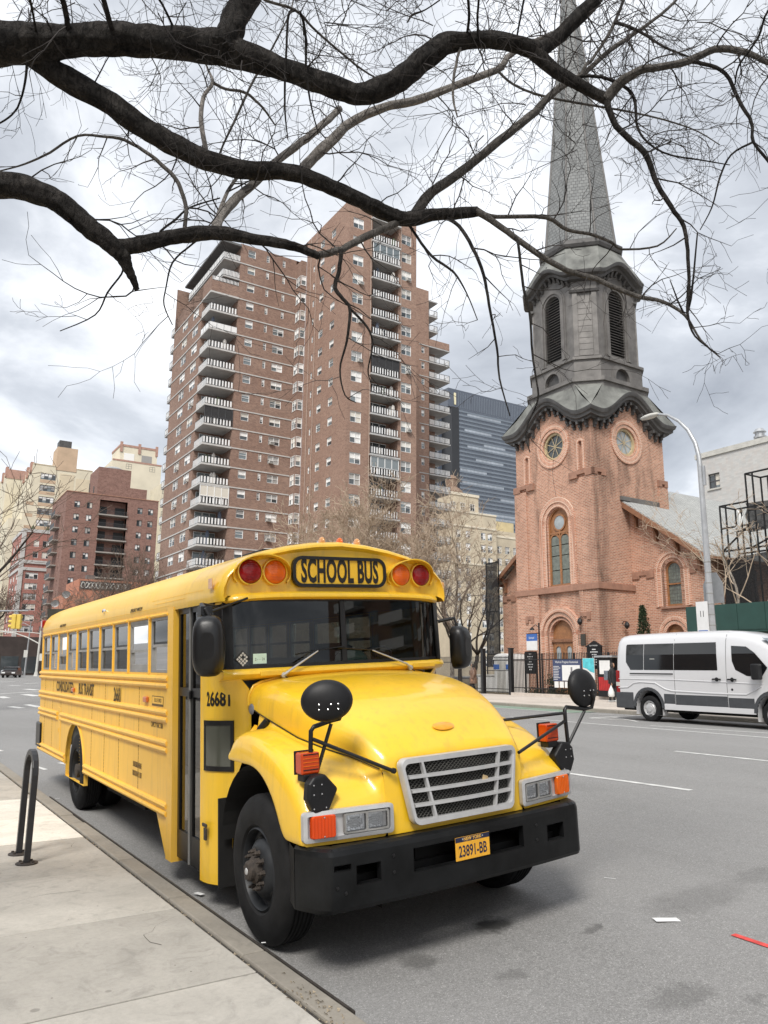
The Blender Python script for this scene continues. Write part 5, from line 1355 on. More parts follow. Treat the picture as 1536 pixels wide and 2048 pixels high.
# entrance door
for x0, x1 in ((.165, .515), (.53, .90)):
    d = empty('door_leaf', parent=bus)
    mb = MB(); wall(mb, x0, x1, .25, 2.56, [('rect', x0 + .05, x1 - .05, 1.80, 2.50), ('rect', x0 + .05, x1 - .05, .50, 1.72)], lambda u, z, q: (u, -1.185 + q, z), .03); mb.box(x0, x1, -1.155, -1.15, .25, .50); mb.build('frame', m_bk, d)
    for z0, z1 in ((1.80, 2.50), (.50, 1.72)):
        mb = MB(); mb.box(x0 + .045, x1 - .045, -1.170, -1.166, z0 - .01, z1 + .01); mb.build('pane', m_bgl, d)
mb = MB(); mb.box(.512, .533, -1.198, -1.17, .25, 2.56); mb.build('door_seal', M_('grey_rubber', (.22, .22, .21), .6, .1, 9), bus)
mb = MB(); mb.box(.5, .56, -1.21, -1.187, 1.70, 1.78); mb.build('door_handle', m_bk, bus, bevel=.01)
for k in range(3): mb = MB(); mb.box(.16, .9, -1.12 + k * .25, -.6, .2, .36 + k * .2); mb.build('entry_step', m_int, bus)
mb = MB(); mb.box(.72, .76, -1.08, -1.04, .6, 1.7); mb.tube([(.3, -1.1, .7), (.3, -1.05, 1.5), (.5, -.9, 1.7)], .016, 8); mb.build('grab_rail', m_silver, bus)
# front corner panels (rounded from the side to the nose)
def corner(s):
    mb = MB(); rows = []
    pl = [(.915, 1.222), (.98, 1.222), (1.06, 1.205), (1.16, 1.155), (1.26, 1.075), (1.33, .985), (1.345, .93)]
    for z in (.21, .6, 1.0, 1.4, 1.7, 1.8, 1.86, 1.93, 1.97):
        up = max(0, (z - 1.78) / .19)
        rows.append([(x + (.02 * up if x > 1 else 0) + up * .0, s * (y + up * (.02 + (1.20 - y) * .55 if y < 1.2 else 0)), z) for x, y in (pl if z > .8 else [q for q in pl])])
    # lower rows stop short of the wheel arch
    for r, z in zip(rows, (.21, .6, 1.0)):
        lim = 2.02 - math.sqrt(max(.0, .67 ** 2 - (z - .6) ** 2)) if z > .5 else 1.24
        lim = min(lim, 1.30)
        for i, (x, y, zz) in enumerate(r):
            if x > lim: r[i] = (lim, y if y * s > 1.08 else s * 1.08, zz)
    mb.grid(rows)
    return mb.build('corner_panel', m_y, bus, smooth=60)
for s in (-1, 1): corner(s)
mb = MB(); mb.box(.905, .925, -1.225, -1.1, .21, 2.57); mb.build('door_post', m_y, bus)
cpx = lambda t: (lambda k, f: tuple(a + (b - a) * f for a, b in zip(k[0], k[1])))(*((lambda L: (lambda i: ((L[i], L[i + 1]), t * (len(L) - 1) - i))(min(len(L) - 2, int(t * (len(L) - 1)))))([(.98, -1.222), (1.06, -1.205), (1.16, -1.155), (1.26, -1.075), (1.33, -.985)])))
def onc(t, z, out=.004): x, y = cpx(t); return (x + out * .55, y - out * .83, z)
mb = MB()                                       # low corner window with its black rubber frame
fr0 = [(-.02 + .80 * k / 8) for k in range(9)]
for z0, z1, t0, t1 in ((1.12, 1.16, .05, .80), (1.50, 1.54, .05, .80), (1.12, 1.54, .05, .11), (1.12, 1.54, .74, .80)):
    for k in range(6):
        ta, tb = t0 + (t1 - t0) * k / 6, t0 + (t1 - t0) * (k + 1) / 6
        mb.add([onc(ta, z0, .012), onc(tb, z0, .012), onc(tb, z1, .012), onc(ta, z1, .012), onc(ta, z0, -.01), onc(tb, z0, -.01), onc(tb, z1, -.01), onc(ta, z1, -.01)], [(0, 1, 2, 3), (0, 4, 5, 1), (3, 2, 6, 7), (0, 3, 7, 4), (1, 5, 6, 2)])
lw = empty('low_window', parent=bus); mb.build('frame', m_bk, lw)
mb = MB(); mb.grid([[onc(.1 + .66 * k / 6, z, .005) for k in range(7)] for z in (1.15, 1.51)]); mb.build('pane', dark_glass('low_window_glass', (.085, .088, .07), .1, .7), lw, smooth=180)
def on_corner(co): t = max(0, min(.999, (co.x + .215) / .46 + .0)); x, y = cpx(t); return Vector((x + (.003 + co.z) * .55, y - (.003 + co.z) * .83, 1.715 + co.y))
text('fleet_number', '26681', .165, None, m_txt, bus, xs=1.0, fn=lambda c: on_corner(Vector((c.x * .66, c.y, c.z))), bold=.005, spacing=1.02)
# cowl and ledge under the windscreen
mb = MB(); rows = []
for k in range(25):
    y = -1.17 + 2.34 * k / 24; e = (abs(y) / 1.17); xx = 1.375 - .10 * max(0, (e - .8) / .2) ** 2
    rows.append([(xx - .05, y, 1.972), (xx + .01, y, 1.968), (xx + .045, y, 1.952), (xx + .055, y, 1.925), (xx + .03, y, 1.895), (xx - .02, y, 1.878), (xx - .08, y, 1.868)])
mb.grid(rows); mb.build('cowl', m_y, bus, smooth=50)
mb = MB(); mb.box(1.425, 1.44, -.88, -.62, 1.905, 1.945); mb.build('cowl_hinge', m_y, bus, bevel=.004)
mb = MB(); mb.box(1.425, 1.44, .72, .98, 1.905, 1.945); mb.build('cowl_hinge', m_y, bus, bevel=.004)
# windscreen
wsx = lambda y: 1.365 - .10 * max(0, (abs(y) - .95) / .25) ** 2 - .01
ws = empty('windscreen', parent=bus)
for y0, y1 in ((-1.105, -.02), (.02, 1.105)):
    mb = MB(); mb.grid([[(wsx(y0 + (y1 - y0) * k / 10) - (.03 if z > 2 else 0), y0 + (y1 - y0) * k / 10, z) for k in range(11)] for z in (1.985, 2.575)]); mb.build('pane', m_wind, ws, smooth=180)
mb = MB()
def strip(y0, y1, z0, z1, n=12, o=.012):
    P = []
    for k in range(n + 1):
        y = y0 + (y1 - y0) * k / n
        P.append([(wsx(y) + o - .03 * (z - 1.985) / .6, y, z) for z in (z0, z1)] + [(wsx(y) - .03 - .03 * (z - 1.985) / .6, y, z) for z in (z1, z0)])
    mb.grid(P, close=True); mb.add(P[0] + P[-1], [(0, 1, 2, 3), (4, 5, 6, 7)])
strip(-1.14, 1.14, 1.968, 2.0); strip(-1.14, 1.14, 2.555, 2.60); strip(-.026, .026, 1.99, 2.57, 2); strip(-1.16, -1.085, 1.98, 2.58, 3); strip(1.085, 1.16, 1.98, 2.58, 3)
mb.build('frame', m_bk, ws)
for s in (-1, 1):
    mb = MB(); mb.add([(1.30, s * 1.15, 1.95), (1.18, s * 1.20, 1.95), (.93, s * 1.215, 1.95), (1.27, s * 1.15, 2.6), (1.15, s * 1.20, 2.6), (.93, s * 1.215, 2.6)], [(0, 1, 4, 3), (1, 2, 5, 4)]); mb.build('corner_post', m_bk, bus)
# bonnet: hood, fenders, nose
def lerp_tab(tab, x):
    for (a, *p), (b, *q) in zip(tab, tab[1:]):
        if a <= x <= b: return [u + (v - u) * (x - a) / (b - a) for u, v in zip(p, q)]
    return list(tab[-1][1:]) if x > tab[-1][0] else list(tab[0][1:])
#        X     zt    wh    zs    vy    vz
HT = [(1.34, 1.905, .945, 1.785, .955, 1.66), (1.60, 1.90, .945, 1.785, .965, 1.605), (1.9, 1.875, .93, 1.745, .945, 1.535), (2.2, 1.815, .895, 1.68, .90, 1.45), (2.5, 1.715, .815, 1.58, .82, 1.385),
      (2.7, 1.61, .745, 1.495, .745, 1.345), (2.85, 1.49, .685, 1.405, .69, 1.305), (2.95, 1.385, .635, 1.335, .64, 1.27)]
wx = lambda x, y: x - .10 * (abs(y) / 1.2) ** 3 * max(0, (x - 1.5) / 1.45)
XS = [1.34, 1.38, 1.44, 1.5, 1.6, 1.75, 1.9, 2.05, 2.2, 2.35, 2.5, 2.6, 2.7, 2.78, 2.85, 2.905, 2.95]
def hrow(x):
    zt, wh, zs, vy, vz = lerp_tab(HT, x)
    h = [(vy + .004, vz + .004), (wh + .018, zs - (zs - vz) * .55), (wh + .008, zs - .03), (wh - .03, zs + .035), (wh * .90, zs + (zt - zs) * .52), (wh * .74, zs + (zt - zs) * .76), (wh * .5, zs + (zt - zs) * .91), (wh * .25, zt - .004)]
    dome = .012 * math.sin(PI * min(1, max(0, (x - 1.5) / 1.45)))
    pts = [(-y, z) for y, z in h] + [(0, zt + dome)] + [(y, z) for y, z in h[::-1]]
    return [(wx(x, y), y, z) for y, z in pts]
mb = MB(); rows = [hrow(x) for x in XS]
lastr = rows[-1]
rows.append([(p[0] + .022, p[1] * .985, p[2] - .035) for p in lastr])
zb = .835
nb = [(p[0] + .035, p[1] * .985, max(1.27, p[2] - .10)) for p in lastr]
rows.append(nb)
for f in (.33, .66, 1.0): rows.append([(p[0] + .008 * f, p[1] * (1 - .03 * f), p[2] + (zb - p[2]) * f) for p in nb])
mb.grid(rows)
hood = mb.build('hood', m_y, bus, smooth=60)
sub = hood.modifiers.new('s', 'SUBSURF'); sub.levels = sub.render_levels = 1
mb = MB()                                       # raised flange along the rear edge of the hood
r0 = hrow(1.37); mb.tube([(p[0], p[1] * 1.003, p[2] + .004) for p in r0], .013, 8); mb.build('hood_flange', m_y, hood, smooth=60)
#         X     crest  vy+    vz
FT = [(1.60, 1.39), (1.64, 1.45), (1.72, 1.485), (1.87, 1.50), (2.05, 1.49), (2.3, 1.45), (2.55, 1.37), (2.75, 1.265), (2.88, 1.165), (2.95, 1.085)]
FX = [1.60, 1.62, 1.65, 1.69, 1.74, 1.80, 1.87, 1.95, 2.05, 2.18, 2.3, 2.43, 2.55, 2.62, 2.68, 2.75, 2.82, 2.88, 2.92, 2.95]
def fender(s):
    mb = MB(); rows = []
    for x in FX:
        zc = lerp_tab(FT, x)[0]; zt, wh, zs, vy, vz = lerp_tab(HT, x)
        a = 2.03; r = .665
        lip = 1.262 if x < a else (.60 + math.sqrt(max(0, r * r - (x - a) ** 2)) if abs(x - a) < r * .985 and x < 2.68 else .835)
        f = min(1, max(0, (x - 2.2) / .75)); zi = min(vz - .008, zc + .03 * f + .004)
        h = [(vy, vz), (vy + .022, vz - (vz - zi) * .8), (vy + .07, zi), (vy + (1.06 - vy) * .55, zc + .012), (1.10, zc + .004), (1.175, zc - .014), (1.214, zc - .052), (1.230, max(lip + .05, zc - .125)), (1.236, lip + .03), (1.232, lip), (1.20, lip + .004)]
        if x < 1.61: h = [(y, min(z, zc) if i > 2 else z) for i, (y, z) in enumerate(h)]
        rows.append([(wx(x, y), s * y, z) for y, z in h])
    l = rows[-1]
    rows.append([(p[0] + .03, p[1] * .99, min(p[2], 1.27) - .035 if p[2] > .9 else p[2]) for p in l])
    for f in (.4, .75, 1.0): rows.append([(p[0] + .042, p[1] * .985, (min(p[2], 1.27) - .06) + (.835 - (min(p[2], 1.27) - .06)) * f if p[2] > .9 else p[2]) for p in l])
    mb.grid(rows)
    b0 = rows[0]; mb.add(b0 + [(1.62, s * .98, 1.28)], [tuple(range(len(b0)))])
    o = mb.build('fender', m_y, bus, smooth=50)
    m = o.modifiers.new('s', 'SUBSURF'); m.levels = m.render_levels = 1
    return o
fR, fL = fender(-1), fender(1)
for s in (-1, 1):                                 # dark liner of the wheel housing
    mb = MB(); rows = []
    for k in range(19):
        an = PI * k / 18; rows.append([(2.03 - .70 * math.cos(an), s * 1.19, .60 + .70 * math.sin(an) * .95), (2.03 - .70 * math.cos(an), s * .55, .60 + .70 * math.sin(an) * .95)])
    mb.grid(rows); mb.quad((1.3, s * .55, .3), (2.75, s * .55, .3), (2.75, s * .55, 1.3), (1.3, s * .55, 1.3)); mb.build('wheel_housing', m_under, bus)
    mb = MB(); mb.box(1.265, 1.285, -1.20 if s < 0 else .75, -.75 if s < 0 else 1.20, .22, .92); mb.build('mud_flap', m_under, bus)
mb = MB(); mb.tube([(1.78, -.975, 1.565), (1.74, -1.01, 1.50), (1.70, -1.07, 1.42)], [.028, .034, .014], 8); mb.build('hood_latch', m_bk2, bus, smooth=60)
mb = MB(); mb.box(1.0, 1.10, -1.245, -1.228, .665, .695); mb.box(1.04, 1.09, -1.245, -1.225, .56, .66); mb.build('tow_latch', m_rust, bus, bevel=.008)
mb = MB(); mb.lathe([(.001, .012), (.032, .010), (.042, .004), (.046, 0)], 20, M=Matrix.Rotation(PI / 2, 4, 'X') @ T((0, 0, 0))); o = mb.build('side_badge', M_('badge_grey', (.16, .165, .19), .4, .2, 30), bus, smooth=50, M=T((1.44, -.968, 1.635)) @ rotz(.1))
mb = MB(); mb.lathe([(.001, .008), (.085, .006), (.10, .001)], 24, M=Matrix.Diagonal((.42, 1, 1, 1))); mb.build('hood_emblem', M_('emblem_orange', (.80, .33, .01), .3, .1, 20, coat=.6), hood, smooth=50, M=T((2.84, 0, 1.505)) @ Matrix.Rotation(.66, 4, 'Y'))
for s in (-1, 1):                                 # shut line between hood and fender
    mb = MB(); pp = []
    for x in XS[3:]:
        zt, wh, zs, vy_, vz_ = lerp_tab(HT, x); pp.append((wx(x, vy_) + .004, s * (vy_ + .009), vz_ + .004))
    mb.tube(pp, .0045, 5); mb.build('shut_line', m_bk, hood)
# grille
gq = lambda y, z, d=0: (3.052 + (1.32 - z) * .055 - .05 * (y / .6) ** 2 + d, y, z)
gw = lambda z: .452 + (z - .905) / .415 * .07
gr_ = empty('grille', parent=bus)
mb = MB()
def gbar(y0, z0, y1, z1, w, dep=.03, n=8):
    L = math.hypot(y1 - y0, z1 - z0); ny, nz = -(z1 - z0) / L * w / 2, (y1 - y0) / L * w / 2
    P = []
    for k in range(n + 1):
        y, z = y0 + (y1 - y0) * k / n, z0 + (z1 - z0) * k / n
        P.append([gq(y + ny, z + nz, -.01), gq(y + ny * .7, z + nz * .7, dep), gq(y - ny * .7, z - nz * .7, dep), gq(y - ny, z - nz, -.01)])
    mb.grid(P); mb.add(P[0] + P[-1], [(0, 1, 2, 3), (4, 5, 6, 7)])
def ring_pts(top, bot, wt, wb, r=.055):
    out = []
    for cy, cz, a0 in ((wt - r, top - r, 0), (-(wt - r), top - r, PI / 2), (-(wb - r), bot + r, PI), (wb - r, bot + r, 1.5 * PI)):
        for k in range(5): a = a0 + PI / 2 * k / 4; out.append((cy + r * math.cos(a), cz + r * math.sin(a)))
    return out
o_ = ring_pts(1.335, .888, .535, .468); i_ = ring_pts(1.30, .925, .495, .435, .035)
P = []
for (a, b), (c, d) in zip(o_, i_):
    P.append([gq(a, b, -.03), gq(a, b, .018), gq(a * .985, b + (c and 0), .030), gq(c * 1.02, d, .030), gq(c, d, .014), gq(c, d, -.03)])
mb.grid(P + [P[0]]); mb.build('surround', m_silver, gr_, smooth=35)
for z in (1.205, 1.11, 1.015): mb = MB(); gbar(-gw(z) + .03, z, gw(z) - .03, z, .026, .022); mb.build('grille_bar', m_silver, gr_)
for f in (-.36, .36): mb = MB(); gbar(f * .95 * .8, .92, f, 1.305, .024, .018, 6); mb.build('grille_bar', m_silver, gr_)
mb = MB(); mb.grid([[gq(-gw(z) + (2 * gw(z)) * k / 10, z, -.028) for k in range(11)] for z in (.90, 1.32)]); mb.build('grille_backing', m_under, gr_)
mb = MB()
for k in range(30):                               # expanded metal
    z = .915 + k * .0136; w = gw(z) - .03; n = 56; P = []
    for q in range(n + 1):
        y = -w + 2 * w * q / n; zz = z + (.0055 if (q + k) % 2 else -.0055)
        P.append([gq(y, zz + .0022, -.012), gq(y, zz - .0022, -.010)])
    mb.grid(P)
mb.build('grille_mesh', M_('mesh_steel', (.07, .068, .06), .5, .3, 20, metal=.4), gr_, kind='stuff', fix=False)
mb = MB(); mb.add([gq(.16, 1.10, .0), gq(.23, 1.105, .004), gq(.22, 1.14, .012), gq(.18, 1.155, .004)], [(0, 1, 2, 3)]); mb.build('caught_leaf', M_('dry_leaf', (.42, .31, .17), .8, .3, 30), gr_)
# headlamp clusters
def nose_pt(y, z, d=0):                           # on the nose surface ahead of the fender
    ay = abs(y); return (wx(2.95, ay) + .052 + (.012 if ay < .66 else 0) + d, y, z)
for s in (-1, 1):
    hl = empty('headlamp_cluster', parent=bus)
    def np_(u, z, d=0): return nose_pt(s * u, z, d)
    def rbox(u0, u1, z0, z1, r=.02):
        out = []
        for cu, cz, a0 in ((u1 - r, z1 - r, 0), (u0 + r, z1 - r, PI / 2), (u0 + r, z0 + r, PI), (u1 - r, z0 + r, 1.5 * PI)):
            for k in range(4): a = a0 + PI / 2 * k / 3; out.append((cu + r * math.cos(a), cz + r * math.sin(a)))
        return out
    O, I = rbox(.595, 1.235, .862, 1.055, .025), rbox(.622, 1.21, .888, 1.03, .015)
    mb = MB(); P = [[np_(a, b, -.02), np_(a, b, .016), np_(c, d, .022), np_(c, d, -.012)] for (a, b), (c, d) in zip(O, I)]; mb.grid(P + [P[0]])
    mb.grid([[np_(.61 + .61 * k / 8, z, -.008) for k in range(9)] for z in (.88, 1.04)])
    mb.build('bezel', m_silver, hl, smooth=35)
    for u0, u1 in ((.645, .785), (.80, .945)):
        lp = empty('headlight', parent=hl)
        O2, I2 = rbox(u0 - .012, u1 + .012, .893, 1.022, .012), rbox(u0, u1, .905, 1.01, .01)
        mb = MB(); P = [[np_(a, b, -.005), np_(a, b, .018), np_(c, d, .018), np_(c, d, .004)] for (a, b), (c, d) in zip(O2, I2)]; mb.grid(P + [P[0]]); mb.build('rim', m_alu, lp)
        mb = MB(); mb.grid([[np_(u0 + (u1 - u0) * k / 6, .905 + .105 * q / 2, -.045) for k in range(7)] for q in range(3)]); mb.build('bowl', m_alu, lp)
        mb = MB()                                 # moulded facets of the reflector, each tilted a little skyward
        for q in range(7):
            for k in range(8):
                za, zb2 = .907 + .1 * q / 7, .907 + .1 * (q + .92) / 7; ua, ub = u0 + (u1 - u0) * k / 8, u0 + (u1 - u0) * (k + .94) / 8
                cu_ = abs((ua + ub - u0 - u1) / (u1 - u0)); cz_ = abs(q - 3) / 3; ti = (.013 if (cu_ ** 2 + cz_ ** 2) < .75 else .002)
                mb.quad(np_(ua, za, -.004), np_(ub, za, -.002 - .004 * (k % 2)), np_(ub, zb2, -.002 - ti), np_(ua, zb2, -.004 - ti))
        mb.build('reflector', m_refl, lp)
        mb = MB(); mb.grid([[np_(u0 + (u1 - u0) * k / 6, .905 + .105 * q / 6, .012 + .006 * (1 - ((k - 3) / 3) ** 2)) for q in range(7)] for k in range(7)]); mb.build('lens', m_lampg, lp, smooth=180)
    mb = MB(); O3 = rbox(1.02, 1.185, .885, 1.03, .015); P = [[np_(a, b, -.005), np_(a, b, .022), np_(1.1025 + (a - 1.1025) * .93, .957 + (b - .957) * .93, .032)] for a, b in O3]; mb.grid(P + [P[0]]); mb.add([p[2] for p in P], [tuple(range(len(P)))])
    mb.build('turn_signal', amber_lens if s > 0 else M_('orange_red_lens', (.62, .060, .004), .2, .08, 6, coat=.45, spec=.3), hl, smooth=30)
    for q in range(7):
        mb = MB(); u = 1.035 + q * .0225; mb.tube([np_(u, .895, .0335), np_(u, 1.02, .0335)], .0022, 4); mb.build('lens_rib', bpy.data.materials['orange_red_lens'] if s < 0 else amber_lens, hl)
    for zz_ in (.898, 1.018): mb = MB(); mb.lathe([(.001, .003), (.005, .002), (.006, 0)], 8, M=T(np_(1.1025, zz_, .034)) @ Matrix.Rotation(PI / 2, 4, 'Y')); mb.build('lens_screw', chrome, hl)
    for q in range(5): mb = MB(); zq = 1.235 + .075 + q * .025; mb.box(2.79 + .046, 2.79 + .0525, s * 1.135 - .058, s * 1.135 + .058, zq, zq + .006); mb.build('lens_rib', m_bk2 if q in (0, 4) else bpy.data.materials.get('side_lens') or amber_lens, bus)
    mb = MB(); M = T((2.79, s * 1.135, 1.235)); mb.box(-.05, .05, -.055, .055, 0, .05, 0, M); mb.build('marker_base', m_bk2, bus, bevel=.008)
    mb = MB(); mb.box(-.05, .05, -.07, .07, .048, .19, 0, M); mb.build('side_turn_light', M_('side_lens', (.50, .05, .004), .2, .08, 6, coat=.45, spec=.3) if 'side_lens' not in bpy.data.materials else bpy.data.materials['side_lens'], bus, bevel=.012)
    mb = MB(); mb.box(-.062, -.046, -.076, .076, .04, .198, 0, M); mb.build('side_light_shell', m_bk2, bus, bevel=.006)
# bumper
bxp = lambda y: 3.11 - .035 * (y / 1.0) ** 2 - (.24 * (max(0, abs(y) - 1.09) / .165) ** 2.2)
bp = lambda u, z, d: (bxp(u) - d * (1 if abs(u) < 1.05 else .6) - (.012 if z > .79 or z < .47 else 0), u - math.copysign(d * (.8 if abs(u) > 1.1 else 0), u), z)
mb = MB(); holes = [('rect', -.50, .50, .605, .755), ('rect', .76, .94, .60, .715), ('rect', -.94, -.76, .60, .715), ('rect', -1.10, -.98, .70, .735)]
us = sorted({-1.255 + 2.51 * k / 60 for k in range(61)} | {s * (1.06 + .0122 * k) for s in (-1, 1) for k in range(17)})
zs_ = [.445, .47, .60, .605, .70, .715, .735, .755, .79, .82]
def inh(u, z): return any(h[1] < u < h[2] and h[3] < z < h[4] for h in holes)
ua = sorted(set(us) | {h[1] for h in holes} | {h[2] for h in holes})
for a, b in zip(ua, ua[1:]):
    for c, d in zip(zs_, zs_[1:]):
        if not inh((a + b) / 2, (c + d) / 2): mb.quad(bp(a, c, 0), bp(b, c, 0), bp(b, d, 0), bp(a, d, 0))
    mb.quad(bp(a, .82, 0), bp(b, .82, 0), bp(b, .835, .03), bp(a, .835, .03)); mb.quad(bp(a, .835, .03), bp(b, .835, .03), bp(b, .83, .12), bp(a, .83, .12)); mb.quad(bp(a, .445, 0), bp(b, .445, 0), bp(b, .435, .10), bp(a, .435, .10))
for h in holes:
    p = [(h[1], h[3]), (h[2], h[3]), (h[2], h[4]), (h[1], h[4])]
    for i in range(4):
        q, r = p[i], p[(i + 1) % 4]; n = 8 if i % 2 == 0 else 1
        for k in range(n):
            qa = tuple(q[j] + (r[j] - q[j]) * k / n for j in (0, 1)); qb = tuple(q[j] + (r[j] - q[j]) * (k + 1) / n for j in (0, 1))
            mb.quad(bp(*qa, -.004), bp(*qb, -.004), bp(*qb, .05), bp(*qa, .05))
for s in (-1, 1): mb.quad(bp(s * 1.255, .445, 0), bp(s * 1.255, .82, 0), (2.62, s * 1.20, .82), (2.62, s * 1.20, .445))
bumper = mb.build('front_bumper', m_bump, bus, smooth=62)
mb = MB(); mb.box(2.5, 2.95, -.95, .95, .5, .62); mb.box(2.6, 2.9, -.35, .35, .62, .80); mb.build('bumper_bracket', m_under, bus)
for (y, z) in ((-.66, .735), (-.66, .63), (.64, .735), (.64, .63), (-1.02, .56), (-1.08, .60)):
    mb = MB(); mb.lathe([(.001, .008), (.010, .007), (.013, 0)], 8, M=T(bp(y, z, -.001)) @ Matrix.Rotation(PI / 2, 4, 'Y')); mb.build('bumper_bolt', m_bk, bumper)
# number plate
PLm = T((bxp(0) + .010, .0, .69)) @ Matrix(((0, 0, 1, 0), (1, 0, 0, 0), (0, 1, 0, 0), (0, 0, 0, 1)))
mb = MB(); mb.box(-.155, .155, -.078, .078, -.002, .001); pl = mb.build('number_plate', M_('plate_gold', (.80, .40, .03), .4, .1, 12), bus, bevel=.001, M=PLm)
mb = MB(); mb.box(-.154, .154, .044, .077, .0012, .002); mb.build('plate_band', M_('plate_navy', (.012, .016, .05), .4, .1, 12), pl)
m_navy = bpy.data.materials['plate_navy']
text('plate_text', '23891-BB', .105, T((0, -.022, .0018)), m_navy, pl, xs=.62, extrude=.0006, bold=.0015)
text('plate_text', 'NEW YORK', .032, T((0, .060, .0026)), m_alu if False else M_('plate_letters', (.75, .42, .08), .5, .1, 9), pl, xs=.95, extrude=.0006, bold=.0006)
for y in (-.09, .09): mb = MB(); mb.lathe([(.001, .004), (.006, .003), (.007, 0)], 8, M=T((y, .062, .002))); mb.build('plate_screw', chrome, pl)
# wheels
def wheel(x, s, rear=False):
    w = empty('wheel', T((x, s * 1.19, .525)) @ Matrix.Rotation(-s * PI / 2, 4, 'X') @ (Matrix.Rotation(0 if rear else 0, 4, 'X')), bus)
    # local +Z points outwards
    Rr, rr, wd = .525, .292, .27
    mb = MB()
    pf = [(rr, -.02), (rr + .018, .004), (rr + .05, .012), (rr + .11, .016), (Rr - .09, .008), (Rr - .055, .0), (Rr - .03, -.012), (Rr - .008, -.035), (Rr, -.055)]
    pb_ = []
    for k in range(5):
        z = -.055 - (wd - .11) * (k + .5) / 5
        pb_ += [(Rr, z + .012), (Rr - .012, z + .006), (Rr - .012, z - .004), (Rr, z - .010)]
    back = [(Rr - .008, -wd + .035), (Rr - .05, -wd), (rr, -wd + .01)]
    mb.lathe(pf + pb_ + back, 64); mb.build('tyre', m_tyre, w, smooth=30)
    mb = MB()
    if rear: pr = [(rr + .004, -.015), (rr - .012, -.004), (rr - .022, -.03), (rr - .03, -.12), (.20, -.15), (.13, -.15), (.125, -.08), (.09, -.05), (.001, -.045)]
    else: pr = [(rr + .004, -.015), (rr - .012, -.003), (rr - .022, -.02), (rr - .030, -.075), (.235, -.085), (.20, -.03), (.165, -.004), (.155, .0), (.085, .002), (.08, .0)]
    mb.lathe(pr, 48); mb.build('rim', m_rim, w, smooth=30)
    if not rear:
        for k in range(5):
            a = 2 * PI * k / 5 + .5; mb = MB(); mb.lathe([(.001, .004), (.03, .003), (.036, 0)], 14, M=T((.222 * math.cos(a), .222 * math.sin(a), -.058)) @ rotz(a) @ Matrix.Rotation(.95, 4, 'Y') @ Matrix.Diagonal((.75, 1.25, 1, 1))); mb.build('hand_hole', m_under, w)
    mb = MB(); mb.lathe([(.10, -.02), (.095, .03), (.075, .045), (.07, .075), (.055, .085), (.001, .088)] if not rear else [(.10, -.1), (.095, .0), (.05, .01), (.001, .012)], 20); mb.build('hub', m_rust, w, smooth=30)
    mb = MB(); mb.lathe([(.001, .093), (.022, .091), (.026, .086)], 12); mb.build('hub_cap', m_silver if not rear else m_rust, w)
    for k in range(10):
        a = 2 * PI * k / 10; z0 = -.004 if not rear else -.15
        mb = MB(); mb.lathe([(.022, 0), (.021, .012), (.0165, .014), (.016, .038), (.009, .042), (.009, .058), (.001, .06)], 6, M=T((.128 * math.cos(a), .128 * math.sin(a), z0))); mb.build('wheel_nut', m_rust, w)
    return w
wheel(2.05, -1); wheel(2.05, 1); wheel(-4.37, -1, True); wheel(-4.37, 1, True)
for s in (-1, 1):
    mb = MB(); mb.lathe([(.3, -.0), (.5, -.02), (.52, -.05), (.52, -.22), (.5, -.25), (.3, -.27)], 40, M=T((-4.37, s * .87, .525)) @ Matrix.Rotation(-s * PI / 2, 4, 'X')); mb.build('inner_tyre', m_tyre, bus, smooth=40)
# chassis: keeps the underside dark and closed
mb = MB(); mb.box(-7.1, 2.6, -.45, -.35, .55, .80); mb.box(-7.1, 2.6, .35, .45, .55, .80); mb.build('chassis_rail', m_under, bus)
mb = MB(); mb.box(-2.9, -1.2, -1.1, -.5, .45, .85); mb.build('fuel_tank', m_under, bus)
mb = MB(); mb.box(-3.4, -3.0, -.9, .9, .36, .84); mb.build('air_tank_light_block', m_under, bus); mb = MB(); mb.box(-1.0, 1.2, -.85, .95, .38, .84); mb.build('gearbox_light_block', m_under, bus)  # tank and gearbox boxes, added to block light under the floor
mb = MB(); mb.tube([(1.0, .7, .5), (-6.8, .75, .48)], .09, 10); mb.build('exhaust_pipe', m_under, bus)
mb = MB(); mb.tube([(2.05, -1.0, .52), (2.05, 1.0, .52)], .06, 8); mb.build('front_axle', m_under, bus)
mb = MB(); mb.tube([(-4.37, -1.0, .52), (-4.37, 1.0, .52)], .09, 8); mb.build('rear_axle', m_under, bus)
mb = MB(); mb.box(.6, 2.5, -.5, .5, .62, 1.3); mb.build('engine_block', m_under, bus)
mb = MB(); mb.quad((-3.7, -1.19, .6), (-.05, -1.19, .6), (-.05, -1.19, .92), (-3.7, -1.19, .92)); mb.box(-4.95, -3.74, -1.0, 1.0, .9, 1.25); mb.build('inner_skirt', m_under, bus)
# sign, warning lights, clearance lights
sg = empty('school_bus_sign', parent=bus)
capx = 1.352
def sring(w0, h0, r): return [(cy + r * math.cos(a0 + PI / 2 * k / 5), cz + r * math.sin(a0 + PI / 2 * k / 5)) for cy, cz, a0 in ((w0 - r, h0 - r, 0), (-(w0 - r), h0 - r, PI / 2), (-(w0 - r), -(h0 - r), PI), (w0 - r, -(h0 - r), 1.5 * PI)) for k in range(6)]
SC = (-.025, 2.823)
to_s = lambda y, z, d: (capx + .02 - d, SC[0] + y, SC[1] + z)
mb = MB(); band(mb, sring(.475, .113, .075), sring(.505, .143, .10), to_s, -.014, .03); mb.build('rubber_frame', m_bk, sg, smooth=40)
mb = MB(); mb.add([to_s(y, z, 0) for y, z in sring(.48, .118, .08)], [tuple(range(24))]); mb.build('sign_panel', M_('sign_yellow', (.87, .52, .03), .35, .08, 3), sg)
